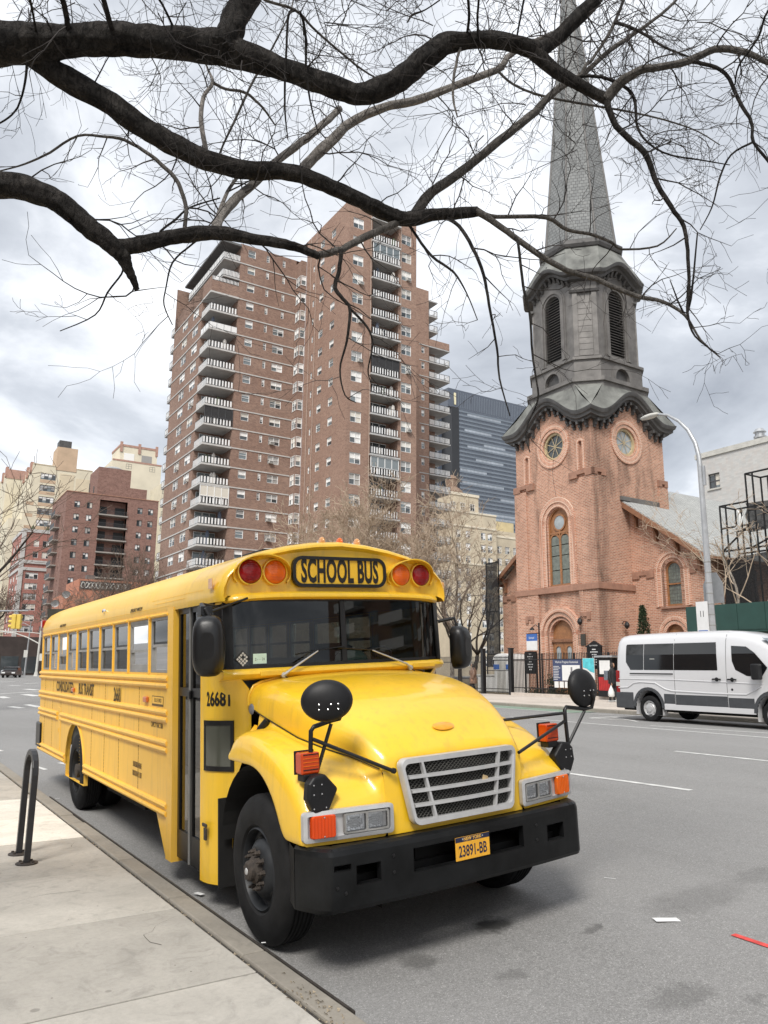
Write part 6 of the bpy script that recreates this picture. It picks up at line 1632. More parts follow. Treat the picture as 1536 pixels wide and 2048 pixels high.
text('sign_text', 'SCHOOL BUS', .30, T((capx + .024, SC[0], SC[1] - .002)) @ Matrix(((0, 0, 1, 0), (1, 0, 0, 0), (0, 1, 0, 0), (0, 0, 0, 1))), m_txt, sg, xs=.445, extrude=.001, bold=.010, spacing=1.05)
for y, m in ((-.94, red_lens), (-.70, amber_lens), (.665, amber_lens), (.905, red_lens)):
    wl_ = empty('warning_light', T((capx - .004, y, 2.812)) @ Matrix.Rotation(PI / 2, 4, 'Y'), bus)
    mb = MB(); mb.lathe([(.108, -.02), (.108, .02), (.100, .034), (.075, .046), (.04, .052), (.001, .054)], 28); mb.build('lens', m, wl_, smooth=60)
    for q in range(-4, 5):
        mb = MB(); c_ = q * .021; hw = math.sqrt(.095 ** 2 - c_ * c_); mb.tube([(c_, -hw, .034), (c_, -hw * .5, .051), (c_, 0, .055), (c_, hw * .5, .051), (c_, hw, .034)], .0022, 4); mb.build('lens_rib', m, wl_)
    mb = MB(); mb.lathe([(.108, -.02), (.118, -.02), (.118, .024), (.108, .026)], 28); mb.build('rim', m_y, wl_, smooth=40)
for s, yc, hw in ((-1, -.82, .275), (1, .785, .275)):
    mb = MB(); rows = []
    for k in range(19):
        a = PI * (-.16 + 1.32 * k / 18); y = yc + hw * math.cos(a) * (1 if abs(math.cos(a)) < .9 else 1); z = 2.795 + .165 * max(math.sin(a), -.45)
        rows.append([(capx - .03, y, z), (capx + .085 * max(.15, math.sin(a) + .25), y, z + .006), (capx + .085 * max(.15, math.sin(a) + .25), y * 1.0, z - .006), (capx - .03, y, z - .01)])
    mb.grid(rows); mb.build('light_visor', m_y, bus, smooth=50)
for k, y in enumerate((-.15, .045, .24)):
    cl = empty('clearance_light', T((1.235, y, 3.105)) @ Matrix.Rotation(.35, 4, 'Y'), bus)
    mb = MB(); mb.lathe([(.045, 0), (.043, .02), (.03, .055), (.012, .068), (.001, .07)], 12, M=Matrix.Diagonal((1.5, .62, 1, 1))); mb.build('lens', amber_lens if k == 1 else M_('clear_amber_lens', (.70, .33, .10), .15, .2, 30, coat=.5) if k == 0 else bpy.data.materials['clear_amber_lens'], cl, smooth=50)
    mb = MB(); mb.lathe([(.052, -.01), (.054, .012), (.04, .016)], 12, M=Matrix.Diagonal((1.5, .72, 1, 1))); mb.build('base', chrome if k != 1 else amber_lens, cl, smooth=40)
for s in (-1, 1):
    mb = MB(); mb.box(1.16, 1.26, s * 1.225 - .02, s * 1.225 + .045 * s + .02, 2.67, 2.76); mb.build('cap_marker_light', bpy.data.materials['clear_amber_lens'], bus, bevel=.02)
mb = MB(); mb.lathe([(.03, 0), (.026, .03), (.001, .04)], 12, M=T((-2.73, -1.222, 2.70)) @ Matrix.Rotation(PI / 2, 4, 'X')); mb.build('side_marker_light', chrome, bus, smooth=50)
for x in (-.77, -4.52):
    mb = MB(); mb.box(x - .07, x + .07, -1.25, -1.221, 1.625, 1.685); mb.build('side_reflector', M_('reflector_orange', (.55, .14, .03), .3, .1, 20, coat=.3) if x > -1 else bpy.data.materials['reflector_orange'], bus, bevel=.012)
mb = MB(); mb.box(-.25, .3, -.35, .35, 3.12, 3.17); mb.box(-.2, .25, -.3, .3, 3.17, 3.185, 1); mb.build('roof_hatch', [m_bk2, offwhite], bus, bevel=.015)
# side lettering
Ms = lambda x, z: Matrix(((1, 0, 0, x), (0, 0, -1, -1.2228), (0, 1, 0, z), (0, 0, 0, 1)))
m_ft = M_('faded_lettering', (.06, .042, .018), .7, .4, 25); m_ft2 = M_('small_lettering', (.13, .085, .03), .7, .3, 25)
text('side_lettering', 'CONSOLIDATED', .215, Ms(-5.22, 1.672), m_ft, bus, xs=.80, bold=.004, extrude=.0008); text('side_lettering', 'BUS TRANSIT', .215, Ms(-3.72, 1.672), m_ft, bus, xs=.75, bold=.004, extrude=.0008)
text('side_lettering', '26681', .225, Ms(-2.0, 1.655), m_ft, bus, xs=.66, bold=.004, extrude=.0008)
text('side_lettering', 'CAPCTY 66C 30A', .072, Ms(-.40, 1.408), m_ft2, bus, xs=.74, extrude=.0008)
text('side_lettering', '50 SNEDIKER AVENUE', .082, Ms(-1.1, .945), m_ft2, bus, xs=.42, extrude=.0008); text('side_lettering', 'BROOKLYN N.Y. 11207', .082, Ms(-1.1, .850), m_ft2, bus, xs=.42, extrude=.0008)
Me = lambda x, z, y=-1.2315: Matrix(((1, 0, 0, x), (0, .25, -.97, y), (0, .97, .25, z), (0, 0, 0, 1)))
for x in (-1.2, -5.45): text('side_lettering', 'EMERGENCY WINDOW', .062, Me(x, 2.625, -1.2365), m_ft, bus, xs=.72, extrude=.0008)
bd = inst('maker_plate', box_mesh('maker_plate', m_ft2, -.195, .195, -.0015, 0, -.05, .05), bus, T((-.385, -1.2215, 1.65)))
mb = MB(); mb.box(-.185, .185, -.0026, -.0016, -.028, .042); mb.build('plate_face', m_ys, bd); text('plate_text', 'BLUE BIRD', .055, Matrix(((1, 0, 0, .02), (0, 0, -1, -.0032), (0, 1, 0, .006), (0, 0, 0, 1))), m_txt, bd, xs=.95, extrude=.0004)
# wipers
for y0, y1, zt in ((-.66, -.31, 2.10), (.69, .27, 2.085)):
    wp = empty('wiper', parent=bus)
    mb = MB(); mb.tube([(1.435, y0, 1.905), (1.46, y0 + (y1 - y0) * .15, 1.945), (1.42, y1, zt)], [.014, .011, .006], 6); mb.lathe([(.026, 0), (.024, .02), (.001, .026)], 12, M=T((1.42, y0, 1.905)) @ Matrix.Rotation(PI / 2, 4, 'Y')); mb.build('arm', m_silver, wp, smooth=40)
    a, b = (-.50, .16) if y0 < 0 else (.42, -.04)
    mb = MB(); mb.tube([(1.395, y1 + (-.17 if y0 < 0 else .15), zt - .02), (1.402, y1, zt + .004), (1.395, y1 + (.30 if y0 < 0 else -.36), zt + .035)], .0065, 5); mb.build('blade', m_bk, wp)
    mb = MB(); mb.tube([(1.43, y0 + .01, 1.90), (1.46, y0 + .03, 1.87), (1.47, y0 + .05, 1.845), (1.47, y0 - .06, 1.835)], .005, 5); mb.build('washer_hose', m_bk, wp)
mb = MB(); mb.tube([(1.40, -.98, 2.575), (1.42, -1.15, 2.52), (1.40, -1.33, 2.455)], [.011, .010, .012], 6); mb.build('mirror_stay', m_bk, bus)
# side mirrors
def mirror_box(M, w, h, d, n=10):
    mb = MB(); rows = []
    for f, sc in ((0, .93), (.04, 1), (.45, .985), (.75, .90), (.93, .70), (1, .42)):
        ring = []
        for k in range(28):
            a = 2 * PI * k / 28; cx, cz = math.cos(a), math.sin(a); e = 2 / 3.2
            ring.append((f * d, w / 2 * sc * math.copysign(abs(cx) ** e, cx), h / 2 * sc * math.copysign(abs(cz) ** e, cz)))
        rows.append(ring)
    mb.grid(rows, close=True); mb.add(rows[-1], [tuple(range(28))]); mb.add(rows[0], [tuple(range(28))])
    return mb.build('side_mirror', m_bk, bus, smooth=60, M=M)
mirror_box(T((1.52, -1.37, 2.175)) @ rotz(-.45), .265, .50, .17); mirror_box(T((1.30, 1.36, 2.08)) @ rotz(.35), .25, .44, .15)
mb = MB(); mb.tube([(1.30, -1.22, 2.50), (1.36, -1.38, 2.52), (1.52, -1.40, 2.47), (1.54, -1.37, 2.40)], .022, 8); mb.box(1.42, 1.52, -1.44, -1.34, 2.42, 2.50); mb.tube([(1.3, -1.22, 2.42), (1.42, -1.38, 2.40), (1.5, -1.39, 2.44)], .015, 8); mb.build('mirror_arm', m_bk, bus, bevel=.004)
mb = MB(); mb.tube([(1.2, 1.22, 2.35), (1.3, 1.36, 2.38), (1.33, 1.37, 2.27)], .018, 8); mb.build('mirror_arm', m_bk, bus)
# fender mirrors
def disc(c, nrm, ra, rb, d=.07):
    nrm = Vector(nrm).normalized(); r = nrm.cross(Vector((0, 0, 1))).normalized(); u = r.cross(nrm)
    M = Matrix(((r.x, u.x, nrm.x, c[0]), (r.y, u.y, nrm.y, c[1]), (r.z, u.z, nrm.z, c[2]), (0, 0, 0, 1)))
    mm = empty('fender_mirror', M, bus)
    mb = MB(); pr = [(1.0, -.012), (1.015, -.004), (1.0, .006)] + [(math.cos(t), .006 + d * math.sin(t)) for t in (.25, .5, .8, 1.1, 1.35)] + [(.001, .006 + d)]
    mb.lathe(pr, 40, M=Matrix.Diagonal((ra, rb, 1, 1))); mb.build('shell', m_bk2, mm, smooth=50)
    mb = MB(); mb.lathe([(.001, -.012), (.98, -.012)], 40, M=Matrix.Diagonal((ra, rb, 1, 1))); mb.build('glass', chrome, mm)
    for (a, b) in ((-.40, -.18), (-.40, -.42), (-.12, -.18), (-.0, -.42), (.34, -.18), (.34, -.42)):
        z = .006 + d * math.sqrt(max(0, 1 - a * a - b * b)); mb = MB(); mb.lathe([(.001, .005), (.006, .003), (.007, 0)], 8, M=T((a * ra, b * rb, z))); mb.build('screw', chrome, mm)
    return mm, M
d1, M1 = disc((2.905, -1.035, 1.765), (.90, -.40, .06), .178, .140)
d2, M2 = disc((2.80, 1.565, 1.695), (1, .02, .10), .165, .165)
mb = MB(); mb.tube([(2.80, -1.105, 1.255), (2.82, -1.125, 1.45), (2.83, -1.125, 1.565), (2.835, -1.105, 1.592), (2.86, -.985, 1.625), (2.93, -.955, 1.64), (2.985, -.965, 1.69), (2.985, -.995, 1.745)], .0165, 8); mb.build('mirror_arm', m_bk, bus, smooth=60)
mb = MB(); mb.tube([(2.81, -1.09, 1.245), (2.865, -.985, 1.605)], .0135, 8); mb.build('mirror_strut', m_bk, bus)
mb = MB(); mb.tube([(2.825, -1.11, 1.51), (3.01, -.585, 1.262)], .0135, 8); mb.lathe([(.02, -.01), (.02, .01), (.001, .014)], 10, M=T((3.012, -.58, 1.262)) @ Matrix.Rotation(PI / 2, 4, 'Y')); mb.build('mirror_strut', m_bk, bus)
mb = MB(); mb.tube([(2.83, 1.315, 1.235), (2.82, 1.315, 1.44), (2.82, 1.315, 1.525), (2.82, 1.335, 1.548), (2.82, 1.56, 1.515), (2.84, 1.625, 1.525), (2.87, 1.625, 1.60), (2.875, 1.60, 1.665)], .0165, 8); mb.build('mirror_arm', m_bk, bus, smooth=60)
mb = MB(); mb.tube([(2.82, 1.325, 1.235), (2.82, 1.555, 1.50)], .0135, 8); mb.build('mirror_strut', m_bk, bus)
mb = MB(); mb.tube([(2.82, 1.31, 1.50), (2.46, .90, 1.45)], .0135, 8); mb.build('mirror_strut', m_bk, bus)
mb = MB(); mb.tube([(2.82, 1.31, 1.435), (3.0, .60, 1.262)], .0135, 8); mb.build('mirror_strut', m_bk, bus)
for s, c, mir in ((-1, (2.90, -1.105, 1.165), 1), (1, (2.84, 1.235, 1.15), -1)):       # small convex mirrors under the arms
    mb = MB(); po = [(-.055, .115), (.03, .125), (.13, .02), (.055, -.12), (-.055, -.125), (-.105, -.03), (-.095, .07)]
    po = [(mir * a, b) for a, b in po]
    mb.prism(po, lambda a, b, w: (c[0] + w, c[1] + a, c[2] + b), -.05, .035); mb.build('convex_mirror', m_bk2, bus, bevel=.02, seg=3)
    for a, b in ((-.06, .06), (-.0, .06), (-.06, .0), (.0, 0), (-.06, -.09), (.03, -.09)):
        mb = MB(); mb.lathe([(.001, .004), (.005, .003), (.006, 0)], 6, M=T((c[0] + .0355, c[1] + mir * a, c[2] + b)) @ Matrix.Rotation(PI / 2, 4, 'Y')); mb.build('screw', chrome, bus)
# interior
mb = MB(); rows = [[(x, y * .965, z - .04) for y, z in SEC] for x in (-7.3, .9)]; mb.grid(rows); mb.build('ceiling', m_liner, bus, smooth=60)
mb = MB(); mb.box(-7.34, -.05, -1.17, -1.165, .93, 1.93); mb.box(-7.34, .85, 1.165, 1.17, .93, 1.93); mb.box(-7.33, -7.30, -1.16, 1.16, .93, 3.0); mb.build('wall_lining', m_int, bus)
for k in range(9):
    for s in (-1, 1):
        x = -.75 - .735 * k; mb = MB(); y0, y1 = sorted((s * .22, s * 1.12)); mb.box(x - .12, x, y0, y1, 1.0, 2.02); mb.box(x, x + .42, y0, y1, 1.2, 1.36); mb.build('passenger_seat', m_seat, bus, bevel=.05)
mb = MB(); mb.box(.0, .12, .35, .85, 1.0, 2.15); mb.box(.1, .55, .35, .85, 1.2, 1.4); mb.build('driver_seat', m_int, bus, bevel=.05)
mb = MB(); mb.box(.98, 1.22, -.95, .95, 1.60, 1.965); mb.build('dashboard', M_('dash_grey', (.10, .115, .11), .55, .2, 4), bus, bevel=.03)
mb = MB(); mb.lathe([(.21, -.015), (.225, 0), (.21, .015), (.195, 0), (.21, -.015)], 24, M=T((.86, .6, 2.0)) @ Matrix.Rotation(-.6, 4, 'Y')); mb.build('steering_wheel', m_bk, bus, smooth=60)
mb = MB(); mb.lathe([(.17, 0), (.15, .06), (.10, .10), (.001, .115)], 14, M=T((1.22, .15, 1.975)) @ Matrix.Diagonal((.6, 1.1, 1.1, 1))); tag(mb.build('cloth_bundle', M_('pale_cloth', (.55, .62, .58), .8, .25, 12, .3, 30), None, smooth=60, M=BM), 'pale bundled cloth lying on the bus dashboard behind the windscreen', 'cloth')
for y, z0, m, ro, sz in ((-1.005, 2.055, offwhite, PI / 4, .052), (-.85, 2.052, M_('sticker_mint', (.55, .72, .62), .6, .1, 20), 0, .058)):
    mb = MB(); M = T((wsx(y) + .002 - .003, y, z0)) @ Matrix(((0, 0, 1, 0), (1, 0, 0, 0), (0, 1, 0, 0), (0, 0, 0, 1))) @ rotz(ro)
    if ro:
        mb.box(-sz, sz, -sz, sz, 0, .0008, 0); o = mb.build('inspection_sticker', m_bk, ws, M=M)
        for i in range(4):
            for j in range(4):
                if (i * 3 + j * 5) % 7 != 2: q = MB(); q.box(-sz * .86 + i * sz * .45, -sz * .86 + i * sz * .45 + sz * .33, -sz * .86 + j * sz * .45, -sz * .86 + j * sz * .45 + sz * .33, .001, .0015); q.build('sticker_cell', m, o)
    else:
        mb.box(-sz * 1.1, sz * 1.1, -sz * .75, sz * .75, 0, .0008); o = mb.build('date_sticker', m, ws, M=M); text('sticker_text', '2 - - - 24', .032, T((0, -.005, .0012)), m_txt, o, xs=.8, extrude=.0002)
# ================================================================ van
VM = G @ T((20.77, 17.48, .5)) @ rotz(-PI / 2)
van = tag(empty('passenger_van', VM), 'silver high-roof passenger van with black windows and dark lower cladding, driving past the church', 'van')
m_van = NT('van_silver'); m_van.color((.64, .64, .65)); m_van.set(Roughness=.28, Metallic=.15, Coat_Weight=.6, Coat_Roughness=.05); m_van = m_van.mat
m_clad = M_('van_cladding', (.050, .053, .058), .55, .15, 6); m_vgl = dark_glass('van_glass', (.008, .009, .010), .04, .7)
m_seam = M_('panel_gap', (.03, .03, .032), .8, 0)
VS = [(1.0, .42), (1.0, 1.3), (.995, 1.5), (.955, 2.0), (.905, 2.35), (.86, 2.50), (.76, 2.62), (.5, 2.685), (.22, 2.70)]
def vy(z):
    for (a, za), (b, zb) in zip(VS, VS[1:]):
        if za <= z <= zb: return a + (b - a) * (z - za) / (zb - za)
    return VS[-1][0]
def vtop(x):              # roof / bonnet line
    tab = [(0, 2.50), (.05, 2.60), (.2, 2.66), (.5, 2.675), (2.2, 2.70), (3.6, 2.69), (4.2, 2.64), (4.75, 2.52), (5.1, 2.35), (5.6, 1.9), (5.85, 1.66), (6.3, 1.45), (6.55, 1.2), (6.6, .9)]
    for (a, za), (b, zb) in zip(tab, tab[1:]):
        if a <= x <= b: return za + (zb - za) * (x - a) / (b - a)
    return .9
mb = MB()
for s in (-1, 1):
    wall(mb, .02, 6.5, .42, 1.3, [('arch', .74, 1.72, .2, .93), ('arch', 4.78, 5.76, .2, .93)], lambda u, z, d, s=s: (u, s * (1.0 - d), z), .25, nseg=16)
rows = []
for x in (.0, .03, .08, .2, .5, 1, 2, 3, 3.6, 3.9, 4.2, 4.5, 4.75, 4.95, 5.1, 5.35, 5.6, 5.85, 6.1, 6.3, 6.45, 6.5):
    zt = vtop(x); k = (zt - 1.3) / 1.4
    sx = 1 - .05 * max(0, 1 - x / .08) - .10 * max(0, (x - 5.6) / .9)
    r = [(y * sx, 1.3 + (z - 1.3) * k) for y, z in VS[1:]]
    rows.append([(x, -y, z) for y, z in r] + [(x, y, z) for y, z in r[::-1]])
mb.grid(rows)
mb.add(rows[0] + [(.0, .95, .42), (.0, -.95, .42)], [tuple(range(len(rows[0]) + 2))]); mb.add(rows[-1] + [(6.5, .9, .42), (6.5, -.9, .42)], [tuple(range(len(rows[-1]) + 2))])
mb.build('body', m_van, van, smooth=40)
def vpanel(name, pts, m, off=.006, parent=van, s=-1):        # flat panel on the side: fan of strips from an outline in (x, z)
    mb = MB(); n = len(pts); zs = sorted({round(p[1], 3) for p in pts} | {1.5, 2.0, 2.35}); zs = [z for z in zs if min(p[1] for p in pts) <= z <= max(p[1] for p in pts)]
    def xr(z):
        xs = []
        for i in range(n):
            (a, za), (b, zb) = pts[i], pts[(i + 1) % n]
            if abs(za - zb) < 1e-9:
                if abs(z - za) < 1e-6: xs += [a, b]
            elif min(za, zb) - 1e-6 <= z <= max(za, zb) + 1e-6: xs.append(a + (b - a) * (z - za) / (zb - za))
        return min(xs), max(xs)
    mb.grid([[(xr(z)[0], s * (vy(z) + off), z), (xr(z)[1], s * (vy(z) + off), z)] for z in zs])
    return mb.build(name, m, parent)
for a, b in ((.40, 1.08), (1.10, 2.19), (2.21, 3.66)):
    z0 = 1.54
    p = [(a + (.18 if a < .5 else 0), z0), (b, z0), (b - (.05 if b > 3 else 0), 2.33), (a + (.03 if a < .5 else 0), 2.33), (a, 2.28), (a, 1.78)] if a < .5 else [(a, z0), (b, z0), (b, 1.6), (b - (.04 if b > 3 else 0), 2.33), (a, 2.33)]
    vpanel('side_window', p, m_vgl)
vpanel('door_window', [(4.22, 1.56), (4.55, 1.40), (4.98, 1.36), (5.16, 1.62), (4.80, 2.02), (4.55, 2.19), (4.10, 2.22), (4.12, 1.80)], m_vgl)
for x0, z0, z1 in ((2.205, .45, 2.62), (3.93, .45, 2.55)):
    mb = MB()
    for q in range(12):
        za, zb = z0 + (z1 - z0) * q / 12, z0 + (z1 - z0) * (q + 1) / 12; mb.quad((x0 - .006, -vy(za) - .002, za), (x0 + .006, -vy(za) - .002, za), (x0 + .006, -vy(zb) - .002, zb), (x0 - .006, -vy(zb) - .002, zb))
    mb.build('door_gap', m_seam, van)
# swage line over the rear wheel: a real crease
mb = MB(); pts = []
for x, z in ((.08, .98), (.45, 1.0), (.70, 1.14), (.95, 1.17), (1.5, 1.15), (1.85, .98), (2.1, .93), (3.5, .90), (4.5, .90), (4.75, 1.02), (4.95, 1.13)): pts.append((x, -1.0, z))
mb.tube(pts, .022, 6); mb.build('swage_line', m_van, van, smooth=60)
mb = MB(); mb.tube([(.1, -.998, 1.26), (2.2, -1.0, 1.255), (5.0, -1.0, 1.19)], .016, 6); mb.build('shoulder_line', m_van, van, smooth=60)
def clad(x0, x1, z0, z1, m, off=.008, name='side_cladding'):
    mb = MB(); mb.box(x0, x1, -1.0 - off, -.99, z0, z1); mb.build(name, m, van, bevel=.005)
clad(1.80, 2.19, .56, .84, m_clad); clad(2.22, 3.92, .54, .83, m_clad); clad(3.95, 4.72, .52, .80, m_clad); clad(1.80, 4.74, .38, .53, m_van, .01, 'sill_panel')
mb = MB(); mb.box(-.04, .66, -1.012, -.9, .36, .86); mb.box(-.06, .02, -1.0, 1.0, .36, .80); mb.build('rear_bumper', m_clad, van, bevel=.03)
for x in (1.23, 5.27):
    mb = MB(); i = outline('arch', x - .49, x + .49, .42, .93, 14); o = outline('arch', x - .58, x + .58, .42, 1.02, 14); band(mb, i[1:] + i[:1], o[1:] + o[:1], lambda u, z, d: (u, -1.0 + d, z), -.02, .02, closed=False); mb.build('arch_trim', m_clad, van)
    for s in (-1, 1):
        w = empty('wheel', T((x, s * .98, .385)) @ Matrix.Rotation(-s * PI / 2, 4, 'X'), van)
        mb = MB(); mb.lathe([(.23, -.0), (.25, .012), (.31, .014), (.36, .0), (.38, -.03), (.38, -.19), (.35, -.22), (.2, -.22)], 40); mb.build('tyre', m_tyre, w, smooth=40)
        mb = MB(); mb.lathe([(.235, -.005), (.222, .0), (.215, -.03), (.18, -.05), (.15, -.015), (.10, -.01), (.09, .02), (.04, .025), (.001, .025)], 32); mb.build('rim', m_silver, w, smooth=30)
        for k in range(8): a = 2 * PI * k / 8; mb = MB(); mb.lathe([(.001, .002), (.02, .001), (.022, 0)], 8, M=T((.185 * math.cos(a), .185 * math.sin(a), -.044))); mb.build('hand_hole', m_under, w)
mb = MB(); mb.box(.1, 6.3, -.8, .8, .3, .6); mb.build('underbody', m_under, van)
mb = MB(); mb.box(-.015, .14, -1.006, -.93, .82, 1.52); mb.build('tail_light', red_lens, van, bevel=.02); mb = MB(); mb.box(-.02, .142, -1.008, -.94, 1.03, 1.16); mb.build('reverse_light', offwhite, van, bevel=.01)
for x in (3.62, 4.1): mb = MB(); mb.tube([(x - .13, -1.01, 1.29), (x - .10, -1.05, 1.295), (x + .10, -1.05, 1.295), (x + .13, -1.01, 1.29)], .022, 6); mb.lathe([(.001, .004), (.06, .0)], 12, M=T((x, -1.003, 1.29)) @ Matrix.Rotation(PI / 2, 4, 'X')); mb.build('door_handle', m_bk2, van)
mb = MB(); mb.lathe([(.001, .006), (.03, .004), (.035, 0)], 12, M=T((4.08, -1.001, 1.02)) @ Matrix.Rotation(PI / 2, 4, 'X')); mb.build('fuel_cap', m_bk2, van)
mb = MB(); mb.box(.55, 2.16, -1.006, -.99, 1.405, 1.445); mb.build('door_track', m_seam, van); mb = MB(); mb.box(.55, 2.16, -1.012, -.99, 1.38, 1.40); mb.build('track_trim', m_van, van)
mb = MB(); mb.box(4.85, 5.06, -1.30, -1.06, 1.30, 1.72); mb.box(4.9, 5.0, -1.07, -.98, 1.34, 1.42); mb.build('wing_mirror', m_bk2, van, bevel=.04)
mb = MB(); mb.grid([[(x, y * .93 * (vy(2.3) if x < 5.2 else .93), vtop(x) + .012) for y in (-1, -.5, 0, .5, 1)] for x in (4.98, 5.1, 5.35, 5.6, 5.82)]); mb.build('windscreen', dark_glass('van_windscreen', (.16, .20, .22), .05, .8), van, smooth=60)
mb = MB(); mb.box(1.32, 1.50, -.972, -.968, 1.70, 1.88); mb.build('window_notice', offwhite, van)
# ================================================================ church fence, gate and notices
FX0 = 30.5
m_iron = M_('black_iron', (.012, .012, .013), .5, .3, 8)
def picket_mesh(h):
    mb = MB(); mb.box(-.012, .012, -.012, .012, 0, h); mb.add([(-.02, -.02, h), (.02, -.02, h), (.02, .02, h), (-.02, .02, h), (0, 0, h + .10)], [(0, 1, 4), (1, 2, 4), (2, 3, 4), (3, 0, 4)]); return mb.mesh('picket', m_iron)
pk = picket_mesh(2.1)
fence = tag(empty('iron_fence', G @ T((FX0, 34.6, FZ + .13))), 'black iron picket fence on a low stone kerb in front of the church', 'fence')
for k in range(134):
    inst('picket', pk, fence, T((0, -.17 - .118 * k, .05)))
mb = MB()
for z in (.28, 1.85): mb.box(-.02, .02, -16, 0, z, z + .045)
mb.build('rail', m_iron, fence)
for k in range(7): mb = MB(); mb.box(-.035, .035, -.05 - 2.4 * k, .02 - 2.4 * k, 0, 2.2); mb.build('post', m_iron, fence)
mb = MB(); mb.box(-.16, .16, -16, .05, -.25, .02); mb.build('stone_kerb', m_far_c, fence)
gate = tag(empty('iron_gate', G @ T((FX0, 37.3, FZ))), 'black iron double gate between two thick posts, beside the person in the brown coat', 'gate')
for y in (-2.55, .0):
    mb = MB(); mb.box(-.11, .11, y - .11, y + .11, 0, 2.62); mb.box(-.13, .13, y - .13, y + .13, 2.62, 2.68); mb.build('gate_post', m_iron, gate)
for k in range(21): inst('picket', pk, gate, T((0, -.14 - .113 * k, .06)))
mb = MB()
for z in (.12, .3, 1.35, 1.95, 2.1): mb.box(-.02, .02, -2.45, -.1, z, z + .04)
mb.build('rail', m_iron, gate)
f2 = tag(empty('iron_fence', G @ T((FX0, 37.5, FZ))), 'black iron picket fence continuing left of the gate, half hidden by the bus', 'fence')
for k in range(60): inst('picket', pk, f2, T((0, .1 + .118 * k, .05)))
mb = MB()
for z in (.28, 1.85): mb.box(-.02, .02, 0, 7.3, z, z + .045)
mb.build('rail', m_iron, f2)
def board(name, x, y0, y1, z0, z1, m, label, cat, th=.04):
    o = empty(name, G @ T((x, (y0 + y1) / 2, z0))); tag(o, label, cat)
    mb = MB(); mb.box(0, th, -(y1 - y0) / 2, (y1 - y0) / 2, 0, z1 - z0); mb.build('panel', m, o); return o
FT_ = lambda y, z, x=-.004: Matrix(((0, 0, -1, x), (-1, 0, 0, y), (0, 1, 0, z), (0, 0, 0, 1)))     # text on a board facing the street
m_bn = M_('banner_navy', (.045, .06, .13), .5, .1, 4); m_pap = M_('paper_white', (.74, .74, .73), .7, .05, 4); m_cy = M_('poster_cyan', (.10, .55, .62), .6, .3, 3)
bn = board('work_banner', FX0 - .16, 29.15, 31.2, 1.45, 2.58, m_bn, 'navy and white work-in-progress banner tied to the church fence', 'banner')
text('banner_text', 'Work in Progress: Ecumenical', .17, FT_(0, 1.0), m_pap, bn, xs=.80, extrude=.001)
mb = MB(); mb.box(-.008, 0, -.95, .33, .04, .84); mb.build('banner_picture', m_pap, bn)
mb = MB(); mb.box(-.012, -.008, -.62, -.25, .12, .5); mb.box(-.0125, -.008, -.42, -.30, .5, .74); mb.box(-.012, -.008, -.9, -.2, .06, .2); mb.build('banner_image_tower', M_('print_grey', (.20, .20, .21), .7, .3, 6), bn)
for k in range(9): mb = MB(); mb.box(-.006, 0, .98 - rnd.uniform(.3, .55), .98, .08 + k * .085, .105 + k * .085); mb.build('print_line', m_pap, bn)
for k in range(3): tag(inst('paper_notice', box_mesh('paper_notice', m_pap, 0, .01, -.15, .15, 0, .32), None, G @ T((FX0 - .17, 30.95 - k * .38, 1.11))), 'small white paper notice under the work-in-progress banner, %s of three' % ('leftmost', 'middle', 'rightmost')[k], 'notice', 'paper notices under the banner')
po = board('cyan_poster', FX0 - .15, 28.25, 29.02, 1.55, 2.64, m_pap, 'cyan and white poster on the church fence, right of the banner', 'poster')
mb = MB(); mb.add([(-.006, -.385, .35), (-.006, -.1, .42), (-.006, .1, .55), (-.006, .385, .62), (-.006, .385, 1.08), (-.006, -.385, 1.08)], [tuple(range(6))]); mb.build('poster_print', m_cy, po)
kb = tag(empty('notice_cabinet', G @ T((FX0 - .35, 27.35, FZ))), 'red and black street pantry cabinet with a white notice, beside the van', 'cabinet')
m_red = M_('cabinet_red', (.42, .02, .02), .5, .2, 5)
mb = MB(); mb.box(-.02, .42, -.5, .5, .15, 2.05); mb.build('case', m_bk2, kb)
for k in range(8): mb = MB(); mb.box(-.035, -.02, -.44 + k * .11, -.35 + k * .11, .45, 1.10); mb.build('board', m_red, kb)
mb = MB(); mb.box(-.03, -.02, -.34, .34, 1.25, 1.92); mb.build('notice', m_pap, kb); mb = MB(); mb.box(-.12, .5, -.58, .58, 2.07, 2.16); mb.build('roof', steel, kb)
mb = MB(); mb.box(-.03, -.02, -.02, .02, 1.98, 2.03); mb.build('hook', m_bk2, kb)
sg2 = tag(empty('hanging_sign', G @ T((31.4, 33.9, FZ))), 'blue and white sign hanging from a pole bracket left of the church door', 'sign')
mb = MB(); mb.tube([(0, -.6, 0), (0, -.6, 4.1)], .045, 8); mb.build('pole', m_bk2, sg2); mb = MB(); mb.tube([(0, -.6, 3.5), (0, .45, 3.5)], .02, 6); mb.lathe([(.001, .18), (.12, .05), (.16, -.02)], 10, M=T((0, -.02, 3.72))); mb.tube([(0, -.6, 3.85), (0, -.3, 4.0), (0, -.02, 3.85)], .02, 6); mb.build('bracket', m_bk2, sg2)
mb = MB(); mb.box(-.02, .02, -.42, .46, 2.55, 3.08); mb.build('white_panel', m_pap, sg2); mb = MB(); mb.box(-.022, .022, -.42, .46, 3.08, 3.48); sb_ = mb.build('blue_panel', M_('sign_blue', (.04, .13, .42), .5, .1, 4), sg2)
text('sign_text', 'Episcopal', .17, FT_(.02, 3.26, -.026), m_pap, sg2, xs=.72, extrude=.001)
